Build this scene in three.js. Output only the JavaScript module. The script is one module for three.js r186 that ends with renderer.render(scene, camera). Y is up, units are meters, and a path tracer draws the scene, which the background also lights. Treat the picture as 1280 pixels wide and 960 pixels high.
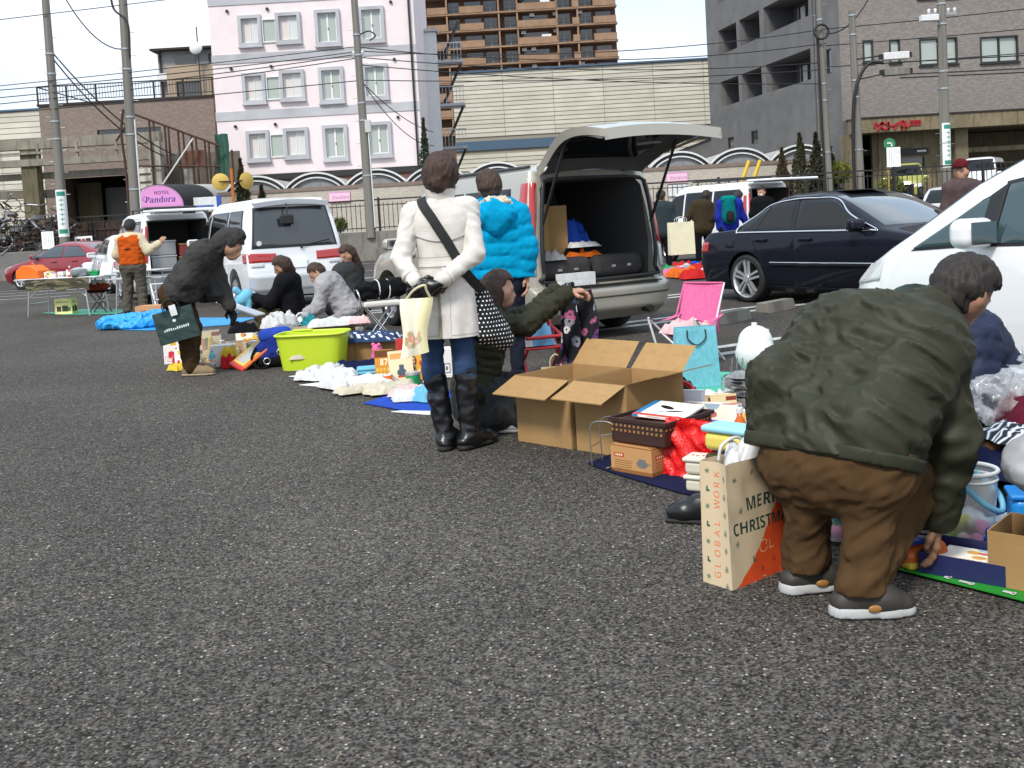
import * as THREE from 'three';
import { RoundedBoxGeometry } from 'three/addons/geometries/RoundedBoxGeometry.js';
import { mergeGeometries, mergeVertices, toCreasedNormals } from 'three/addons/utils/BufferGeometryUtils.js';
import { ImprovedNoise } from 'three/addons/math/ImprovedNoise.js';
import { Brush, Evaluator, SUBTRACTION } from 'three-bvh-csg';

// ---------------------------------------------------------------- camera, sky, sun, exposure
const scene = new THREE.Scene();
const camera = new THREE.PerspectiveCamera(41.11, 4 / 3, 0.1, 900);
camera.position.set(0, 1.3, 0);
camera.rotation.order = 'YXZ';
camera.rotation.set(-3.5 * Math.PI / 180, 0, -3.3 * Math.PI / 180);
camera.setViewOffset(1280, 960, 0, 127, 1280, 960);
scene.add(camera);

const renderer = new THREE.WebGLRenderer({ antialias: true });
renderer.toneMapping = THREE.LinearToneMapping;
renderer.toneMappingExposure = 2.25;
renderer.shadowMap.enabled = true;

const perlin = new ImprovedNoise();
const nz = (x, y, z) => perlin.noise(x, y, z);
{ // a bright, thinly clouded winter sky: white low down, a breath of blue higher up
  const W = 512, H = 256, d = new Float32Array(W * H * 4);
  for (let j = 0; j < H; j++) for (let i = 0; i < W; i++) {
    const el = (j / (H - 1) - 0.5) * Math.PI, az = (i / W) * Math.PI * 2;
    const x = Math.cos(el) * Math.cos(az), y = Math.sin(el), z = Math.cos(el) * Math.sin(az);
    let c = 0.5 * nz(x * 2.2, y * 5, z * 2.2) + 0.3 * nz(x * 5 + 7, y * 11, z * 5) + 0.15 * nz(x * 11, y * 23, z * 11 + 3);
    const cloud = Math.min(1, Math.max(0, 0.26 + 1.6 * c)), h = Math.max(0, y);
    const blue = [0.35, 0.45, 0.57], white = [0.56, 0.57, 0.585];
    const k = (j * W + i) * 4, t = Math.min(1, cloud + (1 - Math.min(1, h * 3.4)) * 0.5);
    for (let q = 0; q < 3; q++) d[k + q] = y < -0.02 ? 0.08 : (blue[q] + (white[q] - blue[q]) * t) * (0.98 + 0.12 * h);
    d[k + 3] = 1;
  }
  const sky = new THREE.DataTexture(d, W, H, THREE.RGBAFormat, THREE.FloatType);
  sky.mapping = THREE.EquirectangularReflectionMapping; sky.magFilter = THREE.LinearFilter; sky.minFilter = THREE.LinearFilter;
  sky.colorSpace = THREE.LinearSRGBColorSpace; sky.needsUpdate = true;
  scene.background = sky; scene.environment = sky;
}
const sun = new THREE.DirectionalLight(new THREE.Color(1.0, 0.95, 0.87), 1.5);
sun.position.set(-16, 40, 16); sun.target.position.set(0, 0, -16);
sun.castShadow = true; sun.shadow.radius = 22; sun.shadow.mapSize.set(4096, 4096);
Object.assign(sun.shadow.camera, { left: -60, right: 60, top: 60, bottom: -60, near: 1, far: 260 });
scene.add(sun, sun.target);

// ---------------------------------------------------------------- helpers
let seed = 20240611;
const rnd = () => { seed = (seed * 1664525 + 1013904223) >>> 0; return seed / 4294967296; };
const rr = (a, b) => a + (b - a) * rnd();
const V3 = (x, y, z) => new THREE.Vector3(x, y, z);
const taken = {};
function numbered(n) { if (!(n in taken)) { taken[n] = 0; return n; } taken[n]++; return n + '_' + String(taken[n]).padStart(3, '0'); }
function thing(name, label, category, pos = [0, 0, 0], turn = 0, group) {
  const o = new THREE.Group(); o.name = numbered(name); scene.add(o);
  o.position.set(...pos); o.rotation.y = turn; o.userData = { label, category };
  if (group) o.userData.group = group;
  return o;
}
function tag(o, label, category, group) { o.name = numbered(o.name); o.userData.label = label; o.userData.category = category; if (group) o.userData.group = group; return o; }
function mesh(name, geo, mat, parent = scene) {
  const g = Array.isArray(geo) ? join(geo) : geo;
  const m = new THREE.Mesh(g, mat); m.name = name; m.castShadow = m.receiveShadow = true; parent.add(m); return m;
}
function struct(name, geo, mat) { const m = mesh(numbered(name), geo, mat); m.userData.kind = 'structure'; return m; }
function copyOf(o, pos, turn, label) {
  const c = o.clone(); c.name = numbered(o.name.replace(/_\d\d\d$/, '')); c.userData = { ...o.userData }; scene.add(c);
  c.position.set(...pos); c.rotation.y = turn; if (label) c.userData.label = label; return c;
}
function join(list) {
  const a = list.flat(9).map((g) => { let q = g.index ? g.toNonIndexed() : g; for (const k of Object.keys(q.attributes)) if (!['position', 'normal', 'uv'].includes(k)) q.deleteAttribute(k); if (!q.attributes.normal) q.computeVertexNormals(); if (!q.attributes.uv) boxUV(q); q.morphAttributes = {}; return q; });
  return a.length === 1 ? a[0] : mergeGeometries(a, false);
}
function boxUV(g) { // planar uv in metres, chosen by the face normal
  const p = g.attributes.position, n = g.attributes.normal, u = new Float32Array(p.count * 2);
  for (let i = 0; i < p.count; i++) {
    const ax = Math.abs(n.getX(i)), ay = Math.abs(n.getY(i)), az = Math.abs(n.getZ(i));
    if (ay >= ax && ay >= az) { u[2 * i] = p.getX(i); u[2 * i + 1] = p.getZ(i); }
    else if (ax >= az) { u[2 * i] = p.getZ(i); u[2 * i + 1] = p.getY(i); }
    else { u[2 * i] = p.getX(i); u[2 * i + 1] = p.getY(i); }
  }
  g.setAttribute('uv', new THREE.BufferAttribute(u, 2)); return g;
}
const mv = (g, x = 0, y = 0, z = 0) => g.translate(x, y, z);
const rot = (g, x = 0, y = 0, z = 0) => { if (x) g.rotateX(x); if (y) g.rotateY(y); if (z) g.rotateZ(z); return g; };
// box: centre x,z and base y
const bx = (w, h, d, x = 0, y = 0, z = 0) => boxUV(new THREE.BoxGeometry(w, h, d).translate(x, y + h / 2, z));
const bc = (w, h, d, x = 0, y = 0, z = 0) => boxUV(new THREE.BoxGeometry(w, h, d).translate(x, y, z));
const rb = (w, h, d, r, x = 0, y = 0, z = 0, s = 2) => boxUV(new RoundedBoxGeometry(w, h, d, s, Math.min(r, w / 2.01, h / 2.01, d / 2.01)).translate(x, y + h / 2, z));
function bar(a, b, r, seg = 6, r2 = r) {
  const A = V3(...a), B = V3(...b), L = A.distanceTo(B), g = new THREE.CylinderGeometry(r2, r, L, seg, 1);
  g.applyQuaternion(new THREE.Quaternion().setFromUnitVectors(V3(0, 1, 0), B.clone().sub(A).normalize()));
  return g.translate((A.x + B.x) / 2, (A.y + B.y) / 2, (A.z + B.z) / 2);
}
function flatBar(a, b, w, h) { // a rectangular section beam from a to b
  const A = V3(...a), B = V3(...b), L = A.distanceTo(B), g = new THREE.BoxGeometry(w, h, L);
  const m = new THREE.Matrix4().lookAt(B, A, V3(0, 1, 0)); g.applyMatrix4(m); return boxUV(g.translate((A.x + B.x) / 2, (A.y + B.y) / 2, (A.z + B.z) / 2));
}
function tube(pts, r, seg = 24, rad = 6, closed = false) { return new THREE.TubeGeometry(new THREE.CatmullRomCurve3(pts.map((p) => V3(...p)), closed, 'catmullrom', 0.5), seg, r, rad, closed); }
const lathe = (pts, seg = 20) => new THREE.LatheGeometry(pts.map((p) => new THREE.Vector2(p[0], p[1])), seg);
function extrude(pts, depth, bevel = 0) { // outline in x,y extruded along +z
  const s = new THREE.Shape(pts.map((p) => new THREE.Vector2(p[0], p[1])));
  return boxUV(new THREE.ExtrudeGeometry(s, { depth, bevelEnabled: bevel > 0, bevelSize: bevel, bevelThickness: bevel, bevelSegments: 1, curveSegments: 8 }));
}
function quadGrid(nu, nv, f) { // f(u,v) -> [x,y,z]
  const p = [], uv = [], idx = [];
  for (let j = 0; j <= nv; j++) for (let i = 0; i <= nu; i++) { p.push(...f(i / nu, j / nv)); uv.push(i / nu, j / nv); }
  for (let j = 0; j < nv; j++) for (let i = 0; i < nu; i++) { const a = j * (nu + 1) + i, b = a + 1, c = a + nu + 1, d = c + 1; idx.push(a, b, c, b, d, c); }
  const g = new THREE.BufferGeometry(); g.setAttribute('position', new THREE.Float32BufferAttribute(p, 3)); g.setAttribute('uv', new THREE.Float32BufferAttribute(uv, 2));
  g.setIndex(idx); g.computeVertexNormals(); return g;
}

// ---------------------------------------------------------------- textures
const clamp = (v, a = 0, b = 1) => Math.min(b, Math.max(a, v)), lerp = (a, b, t) => a + (b - a) * t, sst = (a, b, x) => { const t = clamp((x - a) / (b - a)); return t * t * (3 - 2 * t); };
function hash(i, j, s = 0) { let h = (i * 374761393 + j * 668265263 + s * 974711) | 0; h = Math.imul(h ^ (h >>> 13), 1274126177); return ((h ^ (h >>> 16)) >>> 0) / 4294967296; }
function vn(x, y, per, s = 0) { // periodic value noise
  const i = Math.floor(x), j = Math.floor(y), f = x - i, g = y - j, a = f * f * (3 - 2 * f), b = g * g * (3 - 2 * g), m = (v) => ((v % per) + per) % per;
  return lerp(lerp(hash(m(i), m(j), s), hash(m(i + 1), m(j), s), a), lerp(hash(m(i), m(j + 1), s), hash(m(i + 1), m(j + 1), s), a), b);
}
const fbm = (u, v, per, oct = 4, s = 0) => { let t = 0, a = 0.5, p = per; for (let o = 0; o < oct; o++) { t += a * vn(u * p, v * p, p, s + o); a *= 0.5; p *= 2; } return t; };
function tex(n, fn, { srgb = true, rep = 1, h = n } = {}) {
  const d = new Uint8Array(n * h * 4);
  for (let j = 0; j < h; j++) for (let i = 0; i < n; i++) { const c = fn(i / n, j / h, i, j), k = (j * n + i) * 4; if (c.length) { d[k] = c[0]; d[k + 1] = c[1]; d[k + 2] = c[2]; } else d[k] = d[k + 1] = d[k + 2] = c; d[k + 3] = 255; }
  const t = new THREE.DataTexture(d, n, h); t.wrapS = t.wrapT = THREE.RepeatWrapping; t.magFilter = THREE.LinearFilter; t.minFilter = THREE.LinearMipmapLinearFilter; t.generateMipmaps = true;
  if (srgb) t.colorSpace = THREE.SRGBColorSpace; t.repeat.set(rep, rep); t.needsUpdate = true; return t;
}
const G1 = (v) => { const x = clamp(v, 0, 255); return [x, x, x]; };
function canvasTex(w, h, draw) {
  const c = document.createElement('canvas'); c.width = w; c.height = h; const g = c.getContext('2d'); draw(g, w, h);
  const t = new THREE.CanvasTexture(c); t.colorSpace = THREE.SRGBColorSpace; t.magFilter = THREE.LinearFilter; return t;
}
const mottle = (rep, lo = 205, hi = 255, per = 6, n = 256, s = 1) => tex(n, (u, v) => G1(lerp(lo, hi, clamp(0.2 + 1.0 * fbm(u, v, per, 5, s))) + (hash(u * n | 0, v * n | 0, 9) - 0.5) * 10), { rep });
const T = {
  mott: mottle(1), mottFine: mottle(2.2, 215, 255, 10, 256, 5), mottBig: mottle(0.22, 200, 255, 5, 256, 8),
  weave: tex(128, (u, v) => G1(150 + 50 * Math.sin(u * 128 * 0.785) * Math.sin(v * 128 * 0.785) + 50 * (hash(u * 128 | 0, v * 128 | 0) - 0.5)), { srgb: false, rep: 9 }),
  grainBump: tex(256, (u, v) => G1(fbm(u, v, 16, 4, 3) * 255), { srgb: false, rep: 2 }),
  concrete: tex(256, (u, v) => { const n = fbm(u, v, 5, 5, 2), w = vn(u * 32, v * 3, 32, 7); const c = 205 + 60 * (n - 0.5) - 26 * sst(0.62, 0.9, w) + (hash(u * 256 | 0, v * 256 | 0) - 0.5) * 14; return [c, c * 0.985, c * 0.955]; }, { rep: 0.4 }),
  tileSmall: tex(256, (u, v) => { // small mosaic tiles, too far off to be told apart
    const a = u * 32, b = v * 32 , r = Math.floor(b), e = Math.min((a + (r % 2) * 0.5) % 1, 1 - ((a + (r % 2) * 0.5) % 1)) < 0.07 || b % 1 < 0.09, c = e ? 196 : 232 + 22 * (hash(Math.floor(a + (r % 2) * 0.5) % 32, r, 4) - 0.5); return G1(c); }, { rep: 1 / 2.2 }),
  brickTile: tex(256, (u, v) => { // staggered face tiles 0.23 x 0.1
    const r = Math.floor(v * 32), a = u * 16 + (r % 2) * 0.5, i = Math.floor(a) % 16, e = (v * 32) % 1 < 0.13 || a % 1 < 0.05; const c = e ? 188 : 214 + 34 * (hash(i, r, 6) - 0.5); return [c, c, c]; }, { rep: 1 / 2.3 }),
};
// asphalt: 5 m tile, dark binder with brown grey aggregate, pale chips and pits
{
  const n = 2048, per = 420, col = new Uint8Array(n * n * 4), bmp = new Uint8Array(n * n * 4);
  const hgt = new Float32Array(n * n).fill(0), rgb = new Float32Array(n * n * 3);
  for (let j = 0; j < n; j++) for (let i = 0; i < n; i++) {
    const u = i / n, v = j / n, k = j * n + i, f = vn(u * 700, v * 700, 700, 1), m = vn(u * 260, v * 260, 260, 2), l = fbm(u, v, 6, 3, 5);
    const b = 67 + 72 * (f - 0.5) + 16 * (m - 0.5) + 18 * (l - 0.5); rgb[3 * k] = b * 1.05; rgb[3 * k + 1] = b; rgb[3 * k + 2] = b * 0.94; hgt[k] = 80 + 60 * (m - 0.5) + 40 * (f - 0.5);
  }
  let s2 = 99; const rn = () => { s2 = (s2 * 1664525 + 1013904223) >>> 0; return s2 / 4294967296; };
  for (let q = 0; q < 320000; q++) { // stones
    const cx = rn() * n, cy = rn() * n, ra = 0.6 + 1.7 * rn() * rn() + (rn() < 0.004 ? 1.2 : 0), el = 0.6 + 0.7 * rn(), an = rn() * 3.14, kind = rn(), ca = Math.cos(an), sa = Math.sin(an), R = Math.ceil(ra * 1.4);
    let c = kind < 0.036 ? [196, 190, 180] : kind < 0.14 ? [156, 149, 140] : kind < 0.42 ? [118, 103, 88] : kind < 0.72 ? [92, 90, 91] : [30, 27, 26]; const jit = 0.82 + 0.36 * rn();
    for (let y = -R; y <= R; y++) for (let x = -R; x <= R; x++) {
      const a = (x * ca + y * sa) / ra, b = (-x * sa + y * ca) / (ra * el), dd = a * a + b * b; if (dd > 1) continue;
      const k = (((cy + y) | 0) + n) % n * n + (((cx + x) | 0) + n) % n; const w = dd > 0.6 ? 0.6 : 0.92;
      for (let z = 0; z < 3; z++) rgb[3 * k + z] = lerp(rgb[3 * k + z], c[z] * jit, w); hgt[k] = kind > 0.72 ? 20 : 150 + 90 * (1 - dd);
    }
  }
  for (let k = 0; k < n * n; k++) { for (let z = 0; z < 3; z++) col[4 * k + z] = clamp(rgb[3 * k + z], 0, 255); bmp[4 * k] = bmp[4 * k + 1] = bmp[4 * k + 2] = clamp(hgt[k], 0, 255); col[4 * k + 3] = bmp[4 * k + 3] = 255; }
  const mk = (d, s) => { const t = new THREE.DataTexture(d, n, n); t.wrapS = t.wrapT = THREE.RepeatWrapping; t.magFilter = THREE.LinearFilter; t.minFilter = THREE.LinearMipmapLinearFilter; t.generateMipmaps = true; if (s) t.colorSpace = THREE.SRGBColorSpace; t.repeat.set(0.2, 0.2); t.needsUpdate = true; return t; };
  T.asphalt = mk(col, true); T.asphaltBump = mk(bmp, false);
}
// ---------------------------------------------------------------- materials
const lin = (r, g, b) => new THREE.Color().setRGB(r, g, b);
const mat = (c, rough = 0.8, o = {}) => new THREE.MeshStandardMaterial({ color: c instanceof THREE.Color ? c : new THREE.Color(c), roughness: rough, ...o });
const phys = (c, rough, o) => new THREE.MeshPhysicalMaterial({ color: c instanceof THREE.Color ? c : new THREE.Color(c), roughness: rough, ...o });
const cloth = (c, o = {}) => phys(c, 0.95, { specularIntensity: 0.25, bumpMap: T.weave, bumpScale: 0.0006, map: T.mottFine, ...o });
const plastic = (c, rough = 0.38, o = {}) => mat(c, rough, o);
const carPaint = (c, metal = 0, o = {}) => phys(c, 0.34, { metalness: metal, clearcoat: 1, clearcoatRoughness: 0.05, ...o });
const M = {
  asphalt: phys(0xffffff, 0.95, { specularIntensity: 0.3, map: T.asphalt, bumpMap: T.asphaltBump, bumpScale: 0.006, vertexColors: true }),
  line: mat(lin(0.62, 0.62, 0.6), 0.85, { map: mottle(0.9, 130, 255, 9, 256, 21), bumpMap: T.asphaltBump, bumpScale: 0.003 }),
  concrete: mat(lin(0.33, 0.315, 0.29), 0.92, { map: T.concrete }),
  concreteDark: mat(lin(0.2, 0.19, 0.175), 0.92, { map: T.concrete }),
  pole: mat(lin(0.36, 0.345, 0.32), 0.85, { map: T.concrete }),
  steel: mat(lin(0.42, 0.42, 0.42), 0.35, { metalness: 0.85 }),
  chrome: mat(lin(0.8, 0.8, 0.82), 0.12, { metalness: 1 }),
  alu: mat(lin(0.62, 0.63, 0.64), 0.36, { metalness: 0.75 }),
  blackIron: mat(lin(0.018, 0.015, 0.013), 0.55),
  rust: mat(lin(0.07, 0.035, 0.022), 0.85, { map: T.mott }),
  rubber: mat(lin(0.012, 0.012, 0.012), 0.75, { bumpMap: T.grainBump, bumpScale: 0.001 }),
  blackPlastic: mat(lin(0.014, 0.014, 0.015), 0.45),
  dark: mat(lin(0.008, 0.008, 0.009), 0.9),
  glassDark: phys(lin(0.008, 0.009, 0.01), 0.05, { ior: 1.42 }),
  white: mat(lin(0.75, 0.75, 0.74), 0.55),
  whitePaint: mat(lin(0.78, 0.78, 0.77), 0.6, { map: T.mottFine }),
  skin: mat(lin(0.5, 0.27, 0.17), 0.6, { map: T.mottFine }),
  wire: mat(lin(0.012, 0.012, 0.013), 0.6),
  cardboard: mat(lin(0.43, 0.255, 0.1), 0.88, { map: tex(256, (u, v) => { const s = 236 + 2.5 * Math.sin(v * 256 * 0.9) + 22 * (fbm(u, v, 5, 4, 3) - 0.5) + 10 * (hash(u * 256 | 0, v * 256 | 0) - 0.5); return G1(s); }, { rep: 1.6 }), side: THREE.DoubleSide }),
};
// ---------------------------------------------------------------- ground
const HEAD = [-0.5, -0.866], SIDE = [0.866, -0.5]; // the two directions of the parking grid (x, z)
{
  const nx = 90, nzz = 90, g = quadGrid(nx, nzz, (u, v) => [lerp(-45, 45, u), 0, lerp(6, -84, v)]); // the lot's sheet reaches past the street wall
  const p = g.attributes.position, uv = g.attributes.uv, c = new Float32Array(p.count * 3);
  for (let i = 0; i < p.count; i++) {
    const x = p.getX(i), z = p.getZ(i); uv.setXY(i, x + 0.35 * Math.sin(z * 0.11), z + 0.3 * Math.sin(x * 0.13));
    const k = 1.0 + 0.22 * nz(x * 0.45, 0.2, z * 0.45) + 0.22 * nz(x * 0.11 + 4, 0.7, z * 0.11); c[3 * i] = k; c[3 * i + 1] = k; c[3 * i + 2] = k;
  }
  g.setAttribute('color', new THREE.BufferAttribute(c, 3)); g.computeVertexNormals();
  const n = g.attributes.normal; for (let i = 0; i < n.count; i++) n.setXYZ(i, 0, 1, 0);
  { const a = g.index.array; for (let i = 0; i < a.length; i += 3) { /* keep winding upward */ const pa = V3().fromBufferAttribute(p, a[i]), pb = V3().fromBufferAttribute(p, a[i + 1]), pc = V3().fromBufferAttribute(p, a[i + 2]); if (pb.sub(pa).cross(pc.sub(pa)).y < 0) { const t = a[i + 1]; a[i + 1] = a[i + 2]; a[i + 2] = t; } } }
  struct('parking_lot_asphalt', g, M.asphalt);
  struct('ground', new THREE.PlaneGeometry(1600, 1600).rotateX(-Math.PI / 2).translate(0, -0.02, -300), mat(lin(0.16, 0.155, 0.15), 0.95, { map: T.mottBig }));
}
// painted bay lines, laid 4 mm above the asphalt, with worn gaps
function paintLine(x, z, dir, len, w = 0.14) {
  const n = Math.max(2, Math.round(len / 0.5)), px = -dir[1], pz = dir[0], seg = [];
  const g = quadGrid(n, 1, (u, v) => { const s = u * len, o = (v - 0.5) * w * (0.94 + 0.1 * hash(Math.round(u * n), v > 0.5 ? 1 : 0, 3)); return [x + dir[0] * s + px * o, 0.005, z + dir[1] * s + pz * o]; });
  const uv = g.attributes.uv, p = g.attributes.position; for (let i = 0; i < uv.count; i++) uv.setXY(i, p.getX(i) * 3, p.getZ(i) * 3);
  return struct('parking_line', g, M.line);
}
{
  // double lines between bays on the near side (they run off to the right and away)
  const A = [1.52, -8.86]; // a point on the near double line
  for (let k = -1; k < 9; k++) {
    const ox = A[0] + HEAD[0] * 2.55 * k, oz = A[1] + HEAD[1] * 2.55 * k;
    for (const q of [0, 0.36]) paintLine(ox + HEAD[0] * q - SIDE[0] * 0.2, oz + HEAD[1] * q - SIDE[1] * 0.2, SIDE, 4.9);
  }
  for (let k = 0; k < 5; k++) paintLine(-12.5 + 2.2 * k * 0.5, -24.5 - 2.2 * k * 0.87, [-0.995, 0.1], 8);
  paintLine(-14, -30, [0.99, -0.12], 26); paintLine(-14, -36.5, [0.99, -0.12], 30);
}
// concrete wheel stops
function wheelStop(x, z, label) {
  const prof = [[-0.09, 0], [0.09, 0], [0.065, 0.11], [-0.065, 0.11]];
  const g = extrude(prof, 0.62, 0.006).translate(0, 0.006, -0.31);
  const o = tag(mesh('wheel_stop', g, M.concrete), label, 'wheel stop', 'concrete wheel stops'); o.position.set(x, 0, z); o.rotation.y = 2.35; return o;
}
wheelStop(3.22, -12.55, 'low concrete wheel stop on the asphalt beside the black sedan');
wheelStop(2.45, -11.6, 'low concrete wheel stop behind the pink camping chair');
// ---------------------------------------------------------------- street level beyond the lot (raised 1.1 m behind the retaining wall)
struct('street', bx(140, 0.9, 60, 0, 0.2, -72.2), mat(lin(0.2, 0.195, 0.19), 0.95, { map: T.mottBig }));

// wall plate with rectangular holes, in x,y, front face at z
function plate(x0, x1, y0, y1, z, depth, holes) {
  const s = new THREE.Shape([[x0, y0], [x1, y0], [x1, y1], [x0, y1]].map((p) => new THREE.Vector2(...p)));
  for (const [a, b, c, d] of holes) s.holes.push(new THREE.Path([[a, c], [a, d], [b, d], [b, c]].map((p) => new THREE.Vector2(...p))));
  return boxUV(new THREE.ExtrudeGeometry(s, { depth, bevelEnabled: false }).translate(0, 0, z - depth));
}
const ring = (x0, x1, y0, y1, t, z, d) => [bc(x1 - x0, t, d, (x0 + x1) / 2, y1 - t / 2, z), bc(x1 - x0, t, d, (x0 + x1) / 2, y0 + t / 2, z), bc(t, y1 - y0 - 2 * t, d, x0 + t / 2, (y0 + y1) / 2, z), bc(t, y1 - y0 - 2 * t, d, x1 - t / 2, (y0 + y1) / 2, z)];
const MB = {
  pink: mat(lin(0.83, 0.72, 0.72), 0.85, { map: mottle(0.3, 238, 255, 6, 256, 31) }), pinkTrim: mat(lin(0.5, 0.5, 0.52), 0.8, { map: T.mottBig }),
  paneWhite: phys(lin(0.62, 0.62, 0.6), 0.25, { clearcoat: 1, clearcoatRoughness: 0.05 }), paneGreen: phys(lin(0.38, 0.42, 0.38), 0.2, { clearcoat: 1, clearcoatRoughness: 0.05 }),
  paneDark: phys(lin(0.03, 0.035, 0.04), 0.08, { clearcoat: 1, clearcoatRoughness: 0.03 }), frameWhite: mat(lin(0.75, 0.75, 0.73), 0.5), frameBlack: mat(lin(0.02, 0.02, 0.02), 0.5),
  curtain: mat(lin(0.72, 0.7, 0.66), 0.9), curtainPink: mat(lin(0.66, 0.6, 0.58), 0.9),
  brownTile: mat(lin(0.36, 0.275, 0.225), 0.85, { map: T.brickTile }), stone: mat(lin(0.2, 0.1, 0.07), 0.6, { map: T.mottBig }),
  cream: mat(lin(0.66, 0.615, 0.51), 0.8, { map: mottle(0.2, 222, 255, 5, 256, 41) }), creamB: mat(lin(0.62, 0.575, 0.475), 0.8, { map: mottle(0.2, 222, 255, 5, 256, 42) }), blueBand: mat(lin(0.06, 0.11, 0.17), 0.6), siding: mat(lin(0.3, 0.27, 0.21), 0.9),
  aptTan: mat(lin(0.34, 0.205, 0.125), 0.85, { map: T.mottBig }), aptBrown: mat(lin(0.13, 0.07, 0.045), 0.85, { map: T.mottBig }), shadedRecess: mat(lin(0.1, 0.096, 0.098), 0.9), aptDark: mat(lin(0.035, 0.025, 0.02), 0.9),
  greyWall: mat(lin(0.17, 0.164, 0.16), 0.85, { map: mottle(0.25, 205, 255, 6, 256, 51) }), greyTile: mat(lin(0.36, 0.315, 0.285), 0.85, { map: T.brickTile }),
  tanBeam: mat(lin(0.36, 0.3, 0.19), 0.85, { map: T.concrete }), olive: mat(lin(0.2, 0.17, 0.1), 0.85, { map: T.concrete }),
  wallTile: mat(lin(0.66, 0.585, 0.49), 0.8, { map: T.tileSmall }), coping: mat(lin(0.3, 0.22, 0.18), 0.8, { map: T.tileSmall }),
  vault: mat(lin(0.42, 0.41, 0.4), 0.7, { map: T.mott }), archFace: mat(lin(0.3, 0.3, 0.3), 0.6, { map: T.mott }),
};
const PT = (name, geo, m, parent) => mesh(name, geo, m, parent);

{ // ---- pink building: three storeys in view
  const t = thing('pink_building', 'pale pink rendered apartment block with grey box window surrounds', 'building', [0, 0, -53]);
  const rows = [11.66, 8.76, 5.82, 14.6], holes = [], wins = [];
  for (const y of rows) {
    wins.push(['box', -12.6, y, 1.18, 1.57], ['flat', -11.62, y - 0.04, 0.74, 1.2], ['box', -10.64, y + 0.04, 1.27, 1.55], ['case', -8.64, y - 0.06, 1.28, 1.82], ['case', -6.39, y - 0.02, 1.3, 1.8]);
  }
  for (const [k, x, y, w, h] of wins) { const e = k === 'flat' ? 0.02 : 0.14; holes.push([x - w / 2 + e, x + w / 2 - e, y - h / 2 + e, y + h / 2 - e]); }
  PT('wall', [plate(-14.65, -4.22, 4.36, 16.4, 0, 0.3, holes), bx(10.42, 15.2, 9, -14.65 + 5.215, 1.1, -4.82)], MB.pink, t);
  for (const y of [10.3, 7.41, 13.24]) PT('band', bc(10.48, 0.46, 0.04, -9.435, y, 0.022), MB.pinkTrim, t);
  for (const [k, x, y, w, h] of wins) {
    const e = k === 'flat' ? 0.06 : 0.17, x0 = x - w / 2, x1 = x + w / 2, y0 = y - h / 2, y1 = y + h / 2;
    const win = PT('window', k === 'flat' ? ring(x0, x1, y0, y1, 0.06, 0.03, 0.08) : ring(x0, x1, y0, y1, e, 0.08, 0.16), k === 'flat' ? MB.frameWhite : MB.pinkTrim, t);
    if (k !== 'flat') PT('sill', bc(w + 0.1, 0.07, 0.2, x, y0 - 0.037, 0.1), MB.pinkTrim, win);
    const a0 = x0 + e, a1 = x1 - e, b0 = y0 + e, b1 = y1 - e;
    if (k === 'case') {
      PT('frame', [...ring(a0 + 0.003, a1 - 0.003, b0 + 0.003, b1 - 0.003, 0.06, -0.05, 0.06), bc(0.1, b1 - b0 - 0.13, 0.07, x, y, -0.05)], MB.frameWhite, win);
      for (const s of [-1, 1]) PT('pane', bc((a1 - a0) / 2 - 0.12, b1 - b0 - 0.14, 0.02, x + s * ((a1 - a0) / 4 + 0.0), y, -0.06), MB.paneGreen, win);
      PT('handle', bc(0.03, 0.12, 0.03, x + 0.02, y - 0.05, -0.002), MB.frameBlack, win);
    } else if (k === 'box') {
      PT('frame', ring(a0 + 0.003, a1 - 0.003, b0 + 0.003, b1 - 0.003, 0.045, -0.05, 0.06), MB.frameWhite, win);
      PT('pane', bc((a1 - a0) * 0.5 - 0.04, b1 - b0 - 0.1, 0.02, x - (a1 - a0) * 0.23, y, -0.075), MB.curtainPink, win);
      PT('pane', bc((a1 - a0) * 0.5 - 0.04, b1 - b0 - 0.1, 0.02, x + (a1 - a0) * 0.23, y, -0.055), MB.paneWhite, win);
      PT('mullion', bc(0.04, b1 - b0 - 0.1, 0.03, x, y, -0.03), MB.frameWhite, win);
    } else PT('pane', bc(a1 - a0, b1 - b0, 0.02, x, y, -0.03), MB.paneGreen, win);
  }
  for (const y of rows.slice(0, 3)) for (const x of [-11.65, -5.35, -13.7]) PT('vent', new THREE.CylinderGeometry(0.08, 0.08, 0.1, 10).rotateX(Math.PI / 2).translate(x, y + 1.05, 0.05), MB.frameBlack, t);
  PT('plinth_band', bc(10.5, 0.3, 0.1, -9.435, 4.2, 0.05), MB.frameBlack, t);
  PT('ground_floor', bx(10.43, 2.94, 0.3, -9.435, 1.1, -0.15), MB.stone, t);
  PT('downpipe', bar([-4.45, 1.2, 0.1], [-4.45, 16, 0.1], 0.06), MB.frameBlack, t);
}
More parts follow.
